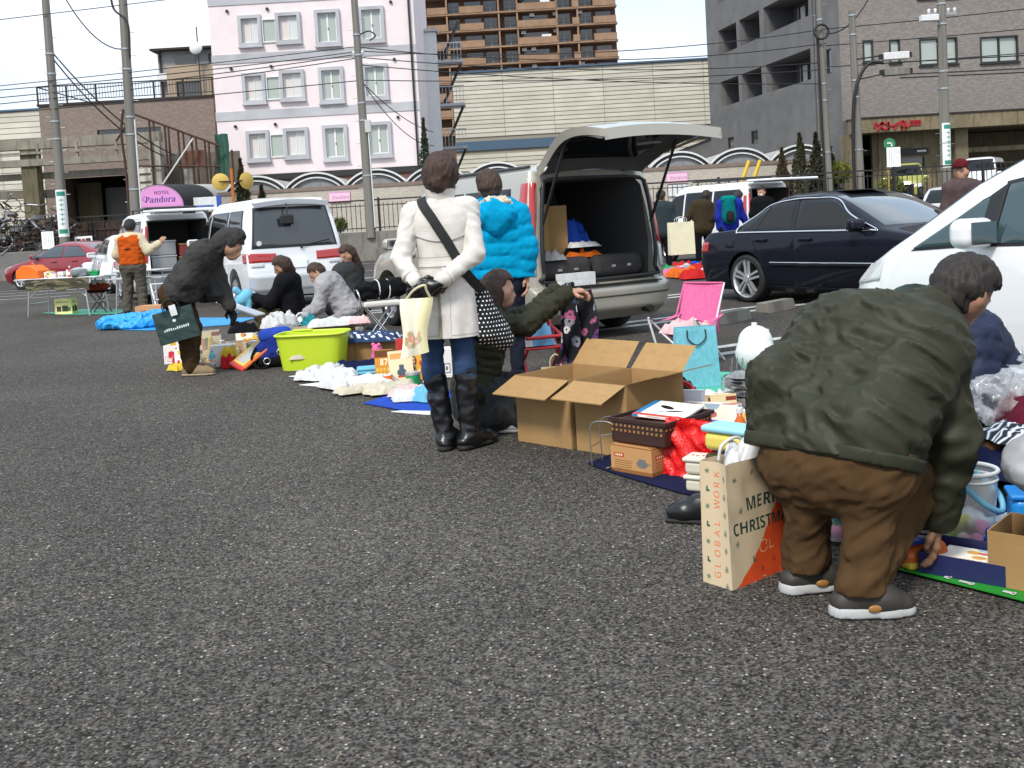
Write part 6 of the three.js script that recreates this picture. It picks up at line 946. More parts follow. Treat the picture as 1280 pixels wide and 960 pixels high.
// ---- person in the bright blue down jacket
person({
  label: 'person in a bright blue puffer jacket with fur trimmed hood', base: [-0.09, -7.8], s: 0.94, face: [-0.25, -0.1, -1],
  J: { head: [-0.04, 1.56, -0.02], neck: [-0.02, 1.42, 0], shL: [-0.16, 1.34, 0], shR: [0.16, 1.33, 0.03], elL: [-0.2, 1.08, 0.0], elR: [0.22, 1.08, 0.06], wrL: [-0.18, 0.86, -0.1], wrR: [0.2, 0.87, 0.05], hipL: [-0.07, 0.82, 0], hipR: [0.1, 0.82, 0], knL: [-0.08, 0.45, 0], knR: [0.1, 0.45, 0], anL: [-0.08, 0.09, 0.03], anR: [0.1, 0.09, 0.03], toeL: [-0.12, 0.03, -0.16], toeR: [0.08, 0.03, -0.17] },
  hands: { R: { dir: [0.1, -1, 0.05], pn: [-1, 0, 0], curl: 0.5 }, L: { dir: [0, -1, -0.2], pn: [1, 0, 0], curl: 0.5 } },
  top: { m: CL.blue, th: 0.026, q: 0.1, qa: 0.018, pelvis: 0, sleeve: 0.95, k: 0.035, cuts: [[[0, 0.86, 0], [0, -1, 0]]], fold: [[0.003, 14, 14, 14], [0.005, 34, 22, 34, 1]], bits: [['hood', [[[-0.1, 1.34, 0.12], [0.07, 1.34, 0.13], 0.085], [[-0.02, 1.4, 0.11], [0.0, 1.25, 0.14], 0.085, 0.07]], CL.blue, { k: 0.06, fold: [[0.006, 15, 15, 15, 1]] }], ['fur_trim', [[[-0.12, 1.4, 0.08], [-0.05, 1.44, 0.14], 0.035], [[-0.05, 1.44, 0.14], [0.06, 1.44, 0.13], 0.038], [[0.06, 1.44, 0.13], [0.12, 1.4, 0.06], 0.035]], CL.fur, { cell: 0.007, fold: [[0.016, 45, 45, 45], [0.01, 90, 90, 90]] }]] },
  legs: { name: 'jeans', m: CL.darkJeans, th: 0.012 }, shoes: { m: CL.black }, hair: { m: HAIRB },
});
// ---- crouching person in the olive down coat, holding up a flowered cloth
person({
  label: 'crouching person in an olive quilted coat holding up flowered cloth', base: [-0.15, -6.4], s: 0.95, cell: 0.011, face: [1, -0.15, -0.25],
  J: { head: [0.06, 0.86, -0.06], neck: [0.0, 0.72, -0.02], shR: [-0.03, 0.65, 0.13], shL: [0.0, 0.65, -0.18], elR: [0.22, 0.65, 0.12], elL: [0.24, 0.66, -0.28], wrR: [0.5, 0.83, 0.02], wrL: [0.44, 0.82, -0.33], hipR: [-0.12, 0.26, 0.12], hipL: [-0.12, 0.26, -0.1], knR: [0.16, 0.22, 0.16], knL: [0.16, 0.22, -0.14], anR: [-0.02, 0.08, 0.17], anL: [-0.04, 0.08, -0.13], toeR: [0.17, 0.03, 0.19], toeL: [0.15, 0.03, -0.12] },
  hands: { R: { dir: [1, 0.05, -0.2], pn: [0, -1, -0.1], curl: 0.75 }, L: { dir: [1, 0.05, 0], pn: [0, -1, 0], curl: 0.75 } },
  hair: { m: HAIRB, long: 0.14 },
  top: { name: 'coat', m: CL.olive, th: 0.03, arm: 0.55, q: 0.05, qa: 0.011, k: 0.035, pelvis: 0.01, sleeve: 0.94, cell: 0.0085, fold: [[0.006, 12, 16, 12, 1], [0.003, 36, 30, 36]], cuts: [[[0, 0.17, 0], [0.1, -1, 0]]] },
  legs: { name: 'skirt', m: CL.greyDk, th: 0.03, extra: [[[-0.15, 0.17, 0.14], [0.1, 0.12, 0.16], 0.11, 0.1], [[-0.15, 0.15, -0.1], [0.1, 0.12, -0.1], 0.1, 0.1]], fold: [[0.018, 16, 5, 16, 1], [0.006, 36, 14, 36]], cuts: [[[0, 0.012, 0], [0, -1, 0]]] },
  shoes: { name: 'clog', m: plastic(lin(0.36, 0.36, 0.35), 0.6), soleM: plastic(lin(0.3, 0.3, 0.3), 0.6) },
});
{ // flowered cloth she holds up
  const pr = canvasTex(256, 256, (g, w, h) => { g.fillStyle = '#0b0a10'; g.fillRect(0, 0, w, h); for (let i = 0; i < 46; i++) { const x = hash(i, 1) * w, y = hash(i, 2) * h, r = 7 + 14 * hash(i, 3), c = ['#c9628f', '#e9e6e4', '#6b3a72', '#a9577f', '#8f8f96', '#31415a'][i % 6]; g.fillStyle = c; g.globalAlpha = 0.9; for (let k = 0; k < 6; k++) { g.beginPath(); g.arc(x + Math.cos(k * 1.05) * r * 0.55, y + Math.sin(k * 1.05) * r * 0.55, r * 0.42, 0, 7); g.fill(); } g.fillStyle = '#14141c'; g.beginPath(); g.arc(x, y, r * 0.22, 0, 7); g.fill(); } });
  const t = thing('flowered_cloth', 'black garment with pink and white flowers held up by hands', 'clothing', [-0.15, 0, -6.4]);
  PT('garment', quadGrid(24, 26, (u, v) => { const x = lerp(0.5, 0.66, u) - 0.1 * (1 - v) * (1 - u), zz = lerp(-0.28, 0.0, u); return [x + 0.02 * Math.sin(v * 6 + u * 11), lerp(0.34, 0.87, v) - 0.03 * Math.sin(u * 3.14) * v + 0.02 * Math.sin(u * 7), zz + (0.045 * Math.sin(u * 15 + v * 2) + 0.02 * Math.sin(u * 31)) * (1.1 - 0.5 * v)]; }), mat(0xffffff, 0.85, { map: pr, side: THREE.DoubleSide }), t);
}
// ---- man stooping over the goods on the right
person({
  label: 'stooping person in an olive bomber jacket and brown trousers reaching down', base: [1.0, -3.25], cell: 0.009, face: [0.75, -0.75, -0.45], up: [0.55, 0.6, -0.2], s: 1.0,
  J: { head: [0.55, 0.965, -0.27], neck: [0.42, 0.875, -0.25], shL: [0.09, 0.83, -0.29], shR: [0.36, 0.8, -0.08], elL: [-0.14, 0.72, -0.16], wrL: [-0.13, 0.54, -0.32], elR: [0.42, 0.5, -0.06], wrR: [0.385, 0.21, -0.14], hipL: [-0.06, 0.45, -0.1], hipR: [0.09, 0.46, 0.06], knL: [0.06, 0.36, -0.46], knR: [0.36, 0.35, -0.2], anL: [-0.07, 0.09, -0.12], anR: [0.03, 0.09, 0.11], toeL: [0.05, 0.03, -0.14], toeR: [0.165, 0.03, 0.12] },
  hands: { R: { dir: [0.0, -1, -0.15], pn: [-0.9, 0, -0.4], curl: 0.35 }, L: { dir: [0.3, -0.8, -0.4], pn: [0, 0, -1], curl: 0.5 } },
  skin: mat(lin(0.34, 0.17, 0.1), 0.6, { map: T.mottFine }),
  hair: { m: HAIR },
  top: { m: CL.oliveJ, th: 0.055, arm: 0.5, loose: [[0.009, 13, 13, 13, 1, [0.7, 0.1, 0.7], 0.35], [0.004, 26, 26, 26, 0, [0.7, 0.1, 0.7], 0.4]], k: 0.06, cell: 0.0075, sleeve: 0.93, extra: [[[-0.07, 0.56, -0.15], [0.1, 0.57, 0.05], 0.158], [[0.03, 0.68, -0.24], [0.23, 0.68, -0.02], 0.14], [[0.4, 0.86, -0.24], [0.44, 0.9, -0.25], 0.09, 0.08]], cuts: [[[0.0, 0.475, -0.02], [-0.25, -0.95, 0.2]]], fold: [[0.006, 8, 8, 8, 0, [0.78, -0.6, 0.1], 0.3], [0.0115, 13, 13, 13, 1, [0.84, -0.52, 0.1], 0.2], [0.005, 27, 27, 27, 1, [0.75, -0.65, 0.1], 0.22]], bits: [['waistband', [[[-0.085, 0.5, -0.14], [0.1, 0.515, 0.06], 0.168]], CL.oliveJ, { cuts: [[[0.0, 0.468, -0.02], [-0.25, -0.95, 0.2]], [[0.0, 0.515, -0.02], [0.25, 0.95, -0.2]]], fold: [[0.003, 20, 20, 20]] }]] },
  legs: { m: CL.brown, th: 0.024, seat: 0.024, cuff: 0.03, fold: [[0.004, 9, 9, 9, 0, [0.5, 0.8, 0.2], 0.35], [0.007, 14, 14, 14, 1, [0.85, 0.45, 0.2], 0.25], [0.004, 28, 28, 28, 1, [0.8, 0.5, 0.2], 0.25]], extra: [[[-0.07, 0.4, -0.05], [-0.07, 0.14, -0.12], 0.074, 0.066], [[0.1, 0.4, 0.08], [0.05, 0.14, 0.1], 0.08, 0.068]], cuts: [[[0, 0.075, 0], [0, -1, 0]], [[0.0, 0.535, -0.02], [0.25, 0.95, -0.2]]] },
  shoes: { name: 'trainer', m: mat(lin(0.035, 0.03, 0.025), 0.6, { map: T.mottFine }), soleM: mat(lin(0.42, 0.42, 0.41), 0.6), sole: 0.042 },
  more: [(t) => { for (const [x, z] of [[0.06, 0.165], [-0.03, -0.072]]) { PT('trainer_badge', new THREE.SphereGeometry(0.022, 12, 8).scale(1, 0.55, 0.25).translate(x, 0.04, z), mat(lin(0.3, 0.14, 0.03), 0.4), t); } }],
});
// ---- grey hooded person bending with a dark green shopping bag
person({
  label: 'person in a charcoal hooded parka bending forward with outstretched arm', base: [-3.02, -9.71], cell: 0.015, face: [0.85, -0.55, 0.15], up: [0.6, 0.8, 0], s: 1.0,
  J: { head: [0.39, 1.2, 0.02], neck: [0.26, 1.17, 0.0], shL: [0.13, 1.14, -0.19], shR: [0.13, 1.13, 0.17], elL: [0.21, 0.86, -0.14], wrL: [0.31, 0.62, -0.06], elR: [0.02, 0.92, 0.24], wrR: [-0.09, 0.82, 0.22], hipL: [-0.17, 0.78, -0.1], hipR: [-0.17, 0.78, 0.1], knL: [-0.08, 0.44, -0.12], knR: [-0.08, 0.43, 0.08], anL: [-0.12, 0.09, -0.14], anR: [-0.06, 0.09, 0.07], toeL: [0.08, 0.03, -0.12], toeR: [0.16, 0.03, 0.1] },
  hands: { L: { dir: [0.4, -1, 0.1], pn: [-0.5, 0, 1], curl: 0.5, glove: CL.black }, R: { dir: [-0.4, -0.9, 0], pn: [0.3, 0, -1], curl: 0.7, glove: CL.black } },
  top: { name: 'parka', m: CL.charcoal, th: 0.034, arm: 0.85, k: 0.05, sleeve: 0.95, pelvis: 0.0, extra: [[[0.0, 0.95, -0.12], [-0.08, 0.78, -0.1], 0.14, 0.15], [[0.0, 0.95, 0.12], [-0.08, 0.78, 0.1], 0.14, 0.15], [[0.12, 0.98, -0.1], [0.16, 0.76, -0.08], 0.09, 0.08]], cuts: [[[-0.12, 0.74, 0], [-0.35, -0.94, 0]]], fold: [[0.009, 8, 11, 8, 1], [0.006, 18, 22, 18, 1]], bits: [['hood', [[[0.36, 1.25, 0.0], [0.44, 1.27, 0.01], 0.12, 0.1], [[0.26, 1.2, 0], [0.36, 1.25, 0], 0.1, 0.115]], CL.charcoal, { k: 0.05, fold: [[0.01, 14, 14, 14, 1]], cuts: [[[0.42, 1.16, 0.02], [0.75, -0.66, 0.1]]] }]] },
  legs: { name: 'corduroys', m: cloth(lin(0.055, 0.032, 0.014)), th: 0.025, cuff: 0.03, fold: [[0.012, 8, 12, 8, 1], [0.004, 40, 6, 40]] },
  shoes: { m: cloth(lin(0.28, 0.2, 0.12)), soleM: mat(lin(0.3, 0.24, 0.16), 0.7) },
});
// ---- seated person in black, handling a blue toy
person({
  label: 'seated person in a black jacket holding up a light blue toy', base: [-2.83, -12.5], cell: 0.016, face: [-0.9, -0.45, 0.2], s: 0.95,
  J: { head: [0.05, 0.9, 0.06], neck: [0.1, 0.78, 0.02], shL: [0.08, 0.7, 0.2], shR: [0.12, 0.7, -0.16], elL: [-0.08, 0.47, 0.25], wrL: [-0.27, 0.54, 0.2], elR: [-0.06, 0.46, -0.16], wrR: [-0.28, 0.5, 0.06], hipL: [0.16, 0.22, 0.14], hipR: [0.16, 0.22, -0.1], knL: [-0.2, 0.32, 0.2], knR: [-0.2, 0.32, -0.12], anL: [-0.18, 0.09, 0.26], anR: [-0.25, 0.09, -0.1], toeL: [-0.37, 0.03, 0.3], toeR: [-0.42, 0.03, -0.1] },
  hands: { L: { dir: [-1, 0.35, -0.1], pn: [0.3, 0.2, -1], curl: 0.6 }, R: { dir: [-1, 0.2, 0.3], pn: [0, 0, 1], curl: 0.6 } },
  top: { m: CL.black, th: 0.03, k: 0.05, pelvis: 0, sleeve: 0.93, cuts: [[[0, 0.17, 0], [0, -1, 0]]] }, legs: { m: cloth(lin(0.06, 0.045, 0.02)), th: 0.025, fold: [[0.012, 12, 12, 12, 1]] }, shoes: { m: cloth(lin(0.3, 0.3, 0.3)), soleM: M.whitePaint }, hair: { m: HAIRB, long: 0.1 },
});
// ---- kneeling person in pale grey
person({
  label: 'kneeling person in a pale grey jacket bent over the goods', base: [-2.2, -12.3], cell: 0.016, face: [-0.8, -0.6, 0.25], up: [-0.4, 0.9, 0], s: 0.95,
  J: { head: [-0.12, 0.8, 0.07], neck: [-0.02, 0.72, 0.04], shL: [-0.02, 0.66, 0.2], shR: [0.03, 0.66, -0.13], elL: [-0.1, 0.4, 0.25], wrL: [-0.26, 0.29, 0.22], elR: [-0.12, 0.4, -0.12], wrR: [-0.3, 0.32, 0.0], hipL: [0.24, 0.3, 0.12], hipR: [0.24, 0.3, -0.1], knL: [-0.02, 0.14, 0.2], knR: [-0.04, 0.14, -0.12], anL: [0.34, 0.1, 0.16], anR: [0.34, 0.1, -0.12], toeL: [0.52, 0.03, 0.16], toeR: [0.52, 0.03, -0.12] },
  hands: { L: { dir: [-1, -0.4, 0], pn: [0, -0.5, -0.6], curl: 0.5, glove: cloth(lin(0.75, 0.75, 0.75)) }, R: { dir: [-1, -0.3, 0.3], pn: [0, -0.5, 0.6], curl: 0.5, glove: cloth(lin(0.75, 0.75, 0.75)) } },
  top: { m: CL.greyLt, th: 0.04, arm: 0.8, k: 0.05, sleeve: 0.9, pelvis: 0.01, fold: [[0.009, 9, 11, 9, 1], [0.006, 20, 24, 20, 1]], cuts: [[[0.2, 0.22, 0], [0.5, -0.86, 0]]] }, legs: { m: cloth(lin(0.3, 0.29, 0.29)), th: 0.03, fold: [[0.012, 12, 12, 12, 1]] }, shoes: { m: CL.greyDk }, hair: { m: HAIRB },
});
// ---- long haired person behind, only the head and shoulders show
person({
  label: 'person with long dark brown hair crouching behind the pale grey jacket', base: [-2.1, -13.1], cell: 0.02, face: [-0.6, -0.4, 0.6], s: 0.93,
  J: { head: [0.02, 0.98, 0], neck: [0.03, 0.84, 0], shL: [-0.08, 0.76, 0.12], shR: [0.1, 0.76, -0.14], elL: [-0.15, 0.5, 0.2], wrL: [-0.3, 0.4, 0.2], elR: [0.0, 0.5, -0.2], wrR: [-0.2, 0.4, -0.1], hipL: [0.05, 0.3, 0.1], hipR: [0.15, 0.3, -0.1], knL: [-0.2, 0.3, 0.2], knR: [-0.15, 0.3, -0.1], anL: [-0.1, 0.09, 0.2], anR: [0, 0.09, -0.1], toeL: [-0.3, 0.03, 0.25], toeR: [-0.2, 0.03, 0] },
  hands: { L: { dir: [-1, -0.4, 0], pn: [0, -0.5, -0.6] }, R: { dir: [-1, -0.3, 0.3], pn: [0, -0.5, 0.6] } }, top: { m: CL.greyDk, th: 0.03 }, legs: { m: CL.darkJeans }, shoes: { m: CL.black }, hair: { m: HAIRB, long: 0.22 },
});
// ---- person in the orange vest at the tables
person({
  label: 'person in an orange vest standing at the folding tables', base: [-6.75, -18.3], cell: 0.02, face: [-0.1, -0.2, -1], s: 0.97,
  J: { head: [0.0, 1.57, -0.03], neck: [0, 1.42, 0], shL: [-0.18, 1.34, 0], shR: [0.17, 1.34, 0], elL: [-0.26, 1.08, 0.02], wrL: [-0.2, 0.9, -0.14], elR: [0.32, 1.12, 0.06], wrR: [0.52, 1.24, 0.05], hipL: [-0.1, 0.84, 0], hipR: [0.1, 0.84, 0], knL: [-0.12, 0.46, -0.02], knR: [0.13, 0.46, -0.02], anL: [-0.14, 0.09, 0.04], anR: [0.15, 0.09, 0.04], toeL: [-0.18, 0.03, -0.16], toeR: [0.2, 0.03, -0.14] },
  hands: { R: { dir: [0.7, 0.8, 0], pn: [0, 0, -1], curl: 0.5 }, L: { dir: [0.1, -0.8, -0.4], pn: [0, 0, -1] } },
  top: { name: 'shirt', m: CL.creamC, th: 0.02, arm: 1.8, sleeve: 0.95, cuts: [[[0, 0.9, 0], [0, -1, 0]]], bits: [['vest', [[[-0.13, 1.33, 0], [0.12, 1.33, 0], 0.108], [[-0.08, 1.3, 0], [-0.08, 0.92, 0], 0.148, 0.145], [[0.08, 1.3, 0], [0.08, 0.92, 0], 0.148, 0.145]], CL.orange, { k: 0.05, cuts: [[[0, 0.885, 0], [0, -1, 0]], [[0, 1.42, 0], [0, 1, 0]]], fold: [[0.01, 8, 14, 8, 1]] }], ['vest_print', [[[-0.1, 1.17, 0.11], [0.1, 1.17, 0.11], 0.045]], CL.darkJeans, { cuts: [[[0, 1.155, 0], [0, -1, 0]], [[0, 1.185, 0], [0, 1, 0]]] }]] },
  legs: { m: CL.taupe, th: 0.03, cuff: 0.04, fold: [[0.012, 9, 14, 9, 1]] }, shoes: { m: CL.darkJeans },
});
// ---- person at the right edge: grey sleeve and jeans
person({
  label: 'person in a grey sweatshirt and blue jeans squatting beside the carton', base: [2.0, -3.25], cell: 0.012, face: [-0.8, -0.6, -0.3], s: 1,
  J: { head: [-0.02, 1.0, 0.1], neck: [0.02, 0.86, 0.1], shL: [-0.12, 0.78, 0.2], shR: [0.1, 0.78, -0.1], elL: [-0.42, 0.45, 0.12], wrL: [-0.22, 0.33, 0.04], elR: [-0.1, 0.5, -0.25], wrR: [-0.05, 0.4, -0.5], hipL: [0.15, 0.3, 0.2], hipR: [0.25, 0.3, -0.05], knL: [-0.33, 0.3, 0.2], knR: [0.1, 0.42, -0.35], anL: [-0.02, 0.09, 0.25], anR: [0.25, 0.09, -0.25], toeL: [-0.2, 0.03, 0.27], toeR: [0.1, 0.03, -0.35] },
  hands: { L: { dir: [1, -0.3, -0.2], pn: [0, -1, 0] }, R: { dir: [0, -0.5, -1], pn: [0, -1, 0] } }, top: { name: 'sweatshirt', m: CL.greySweat, th: 0.025, arm: 1.2, sleeve: 0.9 }, legs: { name: 'jeans', m: CL.jeans, th: 0.02 }, shoes: { m: CL.black }, hair: {},
});
// ---- seated seller in the navy puffer behind the stooping man
person({
  label: 'seated person in a navy puffer jacket beside the white minivan', base: [2.08, -4.72], cell: 0.012, face: [-0.6, -0.7, 0.3], up: [-0.4, 0.9, 0.1], s: 0.95,
  J: { head: [-0.13, 0.78, 0.1], neck: [-0.02, 0.68, 0.05], shL: [-0.06, 0.62, 0.2], shR: [0.06, 0.62, -0.12], elL: [-0.08, 0.4, 0.3], wrL: [-0.28, 0.34, 0.26], elR: [-0.05, 0.38, -0.2], wrR: [-0.28, 0.34, -0.1], hipL: [0.18, 0.22, 0.14], hipR: [0.18, 0.22, -0.1], knL: [-0.22, 0.36, 0.2], knR: [-0.22, 0.36, -0.14], anL: [-0.12, 0.09, 0.22], anR: [-0.14, 0.09, -0.14], toeL: [-0.32, 0.03, 0.24], toeR: [-0.34, 0.03, -0.14] },
  hands: { L: { dir: [-1, -0.3, 0], pn: [0, -1, 0] }, R: { dir: [-1, -0.3, 0], pn: [0, -1, 0] } }, top: { m: CL.navy, th: 0.05, q: 0.1, qa: 0.016, k: 0.04, pelvis: 0, cuts: [[[0, 0.17, 0], [0, -1, 0]]] }, legs: { m: CL.black }, shoes: { m: CL.black }, hair: {},
});
// ---- people further back
const stand = (dx = 0, o = {}) => ({ head: [0, 1.6, -0.02], neck: [0, 1.45, 0], shL: [-0.17, 1.37, 0], shR: [0.17, 1.37, 0], elL: [-0.24, 1.1, 0.02], wrL: [-0.22, 0.87, -0.06], elR: [0.24, 1.1, 0.02], wrR: [0.22, 0.87, -0.06], hipL: [-0.09, 0.86, 0], hipR: [0.09, 0.86, 0], knL: [-0.1, 0.47, 0], knR: [0.1, 0.47, 0], anL: [-0.1, 0.09, 0.02], anR: [0.1, 0.09, 0.02], toeL: [-0.12, 0.03, -0.17], toeR: [0.12, 0.03, -0.17], ...o });
const H2 = { L: { dir: [0, -1, -0.2], pn: [1, 0, 0] }, R: { dir: [0, -1, -0.2], pn: [-1, 0, 0] } };
person({ label: 'person in a dark brown jacket walking past the clothes pile', base: [4.25, -22.6], far: true, cell: 0.026, face: [0.5, -0.2, -0.8], J: stand(0, { head: [0.14, 1.57, -0.1], neck: [0.08, 1.44, -0.05], shL: [-0.12, 1.37, -0.08], elL: [-0.3, 1.12, -0.05], wrL: [-0.38, 0.92, 0], knR: [0.16, 0.48, -0.15], anR: [0.2, 0.1, 0.05], toeR: [0.3, 0.03, -0.1] }), hands: H2, top: { m: CL.brownJ, th: 0.03, pelvis: 0.01 }, legs: { m: CL.black }, shoes: { m: CL.black }, hair: {} });
person({ label: 'person in a royal blue jacket wearing a teal backpack', base: [4.62, -21.4], far: true, cell: 0.026, face: [0.7, -0.4, -0.6], J: stand(0, { head: [0.2, 1.5, -0.1], neck: [0.12, 1.4, -0.05], elR: [0.28, 1.1, -0.1], wrR: [0.4, 0.9, -0.15], hipL: [-0.12, 0.86, 0], hipR: [0.06, 0.86, 0], knL: [-0.12, 0.47, 0.02], anL: [-0.2, 0.1, 0.1], toeL: [-0.1, 0.03, 0] }), hands: H2, top: { m: CL.royal, th: 0.035, pelvis: 0 }, legs: { m: CL.black }, shoes: { m: CL.black }, hair: {} });
{ const t = thing('backpack', 'teal and black backpack on the royal blue jacket', 'backpack', [4.58, 0, -21.24]); PT('pack', fieldMesh([[[-0.03, 1.4, 0.06], [-0.03, 1.1, 0.08], 0.13, 0.15]], 0.03, 0.022), cloth(lin(0.0, 0.14, 0.14)), t); PT('pocket', fieldMesh([[[-0.03, 1.15, 0.2], [-0.03, 1.07, 0.2], 0.085]], 0.03, 0.02), cloth(lin(0.02, 0.02, 0.025)), t); PT('lid', fieldMesh([[[-0.12, 1.47, 0.08], [0.06, 1.47, 0.08], 0.07]], 0.02, 0.02), cloth(lin(0.0, 0.2, 0.19)), t); }
person({ label: 'person in black standing by the white wagon, wearing a mask', base: [5.75, -23.2], far: true, cell: 0.026, face: [-0.6, -0.2, 0.7], J: stand(), hands: H2, top: { m: CL.black, th: 0.03, pelvis: 0 }, legs: { m: CL.black }, shoes: { m: CL.black }, hair: {}, more: [(t, { hp }) => PT('face_mask', new THREE.SphereGeometry(0.066, 12, 8).scale(1, 0.85, 0.9).translate(...hp(0, -0.045, 0.05)), M.whitePaint, t)] });
person({ label: 'person in a dark slate jacket half hidden behind the tailgate opening', base: [3.22, -21.5], far: true, cell: 0.026, face: [0.6, -0.3, -0.6], J: stand(), hands: H2, top: { m: cloth(lin(0.03, 0.045, 0.05)), th: 0.035, pelvis: 0 }, legs: { m: CL.black }, shoes: { m: CL.black }, hair: {} });
person({ label: 'person in a dark red cap standing behind the white minivan', base: [6.12, -13.8], far: true, cell: 0.024, face: [-0.7, 0, 0.7], J: stand(), hands: H2, top: { m: cloth(lin(0.09, 0.06, 0.06)), th: 0.03, pelvis: 0 }, legs: { m: CL.black }, shoes: { m: CL.black }, hair: {}, more: [(t, { hp }) => { const c = PT('cap', fieldMesh([[hp(0, 0.07, -0.01), hp(0, 0.075, 0.0), 0.103]], 0.02, 0.012, { cuts: [[hp(0, 0.05, 0), [0, -1, 0]]] }), cloth(lin(0.11, 0.012, 0.016)), t); PT('peak', fieldMesh([[hp(-0.04, 0.055, 0.11), hp(0.04, 0.055, 0.11), 0.045]], 0.02, 0.012, { cuts: [[hp(0, 0.045, 0), [0, -1, 0]], [hp(0, 0.062, 0), [0, 1, 0]]] }), cloth(lin(0.03, 0.01, 0.01)), c); }] });
// ---------------------------------------------------------------- goods laid out for sale
const ROWT = -0.55; // turn of things set square to the row of stalls
const boxM = (w, h, d, y = 0) => new THREE.BoxGeometry(w, h, d).translate(0, y + h / 2, 0); // keeps 0..1 uv on each face for prints
const COLS = { red: lin(0.5, 0.02, 0.02), orange: lin(0.65, 0.13, 0.015), yellow: lin(0.72, 0.5, 0.05), lime: lin(0.5, 0.62, 0.02), green: lin(0.02, 0.3, 0.1), teal: lin(0.02, 0.24, 0.27), sky: lin(0.18, 0.5, 0.68), blue: lin(0.02, 0.07, 0.42), navy: lin(0.01, 0.014, 0.05), pink: lin(0.75, 0.16, 0.35), palepink: lin(0.78, 0.5, 0.5), white: lin(0.64, 0.64, 0.63), cream: lin(0.58, 0.52, 0.4), black: lin(0.008, 0.008, 0.009), grey: lin(0.25, 0.25, 0.26), brown: lin(0.12, 0.055, 0.025), wine: lin(0.11, 0.01, 0.025), tan: lin(0.42, 0.27, 0.13) };
const PL = {}; const pl = (c, r = 0.4) => (PL[c + r] ||= plastic(COLS[c], r)); const CLT = {}; const ct = (c) => (CLT[c] ||= cloth(COLS[c], { side: THREE.DoubleSide }));
// printed packaging: blocks, bands and text-like marks in given colours
function packPrint(bg, cols, s, words) {
  return canvasTex(128, 128, (g, w, h) => {
    g.fillStyle = bg; g.fillRect(0, 0, w, h);
    for (let i = 0; i < 7; i++) { g.fillStyle = cols[i % cols.length]; const k = hash(i, s, 1); if (k < 0.45) g.fillRect(hash(i, s, 2) * w * 0.7, hash(i, s, 3) * h * 0.8, 14 + 40 * hash(i, s, 4), 8 + 22 * hash(i, s, 5)); else { g.beginPath(); g.arc(hash(i, s, 2) * w, hash(i, s, 3) * h, 6 + 18 * hash(i, s, 4), 0, 7); g.fill(); } }
    g.fillStyle = cols[0]; for (let j = 0; j < 4; j++) for (let x = 10; x < 60 + 50 * hash(j, s, 8); x += 7) if (hash(x, j, s) > 0.2) g.fillRect(x, 90 + j * 8, 4, 3);
    if (words) { g.fillStyle = words[1]; g.font = 'bold 22px sans-serif'; g.fillText(words[0], 8, 30); }
  });
}
const PRINTS = [packPrint('#f4f0ea', ['#d03a3a', '#e9c04a', '#7c8aa0'], 1), packPrint('#e8d7a8', ['#c8742a', '#8a3a22', '#5a7a4a'], 2), packPrint('#dfe7f0', ['#3a62b8', '#e06a8a', '#f0d050'], 3), packPrint('#f6efe0', ['#d8a24a', '#a2b7c9', '#c86f6a'], 4), packPrint('#c83a34', ['#f2e6d4', '#e8b54a', '#3a3a4a'], 5), packPrint('#e6a83a', ['#7a3a1a', '#f3e3b8', '#c8502a'], 6)].map((m) => mat(0xffffff, 0.55, { map: m }));
function printedBox(name, label, cat, pos, turn, [w, h, d], m, group, lean = 0) { const t = thing(name, label, cat, pos, turn, group); const b = PT('box', boxM(w, h, d), m, t); b.rotation.x = lean; PT('top_flap', bx(w * 0.98, 0.004, d * 0.98, 0, h + 0.001, 0), m, b); return t; }
// crumpled garment: thick little heightfield
function garment(label, pos, turn, w, d, h, m, s, group) {
  const g = quadGrid(22, 18, (u, v) => {
    const a = u * 2 - 1, b = v * 2 - 1, e = Math.max(0, 1 - Math.pow(Math.hypot(a, b) / 1.25, 4)), rim = Math.min(1, Math.min(1 - Math.abs(a), 1 - Math.abs(b)) * 7);
    const q = nz(a * 2 + s, b * 2, s * 1.7), q2 = nz(a * 4.6 + s, b * 4.6 + 3, s), rid = 1 - 2 * Math.abs(nz(a * 2.6 - s, b * 2.6, s * 0.3));
    return [(a + 0.2 * nz(b * 2, s, 0.3)) * w / 2, 0.008 + h * rim * Math.max(0, 0.3 + 0.4 * e + 0.55 * q + 0.3 * q2 + 0.22 * rid * e), (b + 0.22 * nz(a * 2, s, 4.3)) * d / 2];
  });
  const o = tag(mesh('garment', g, m), label, 'clothing', group); o.position.set(...pos); o.rotation.y = turn; return o;
}
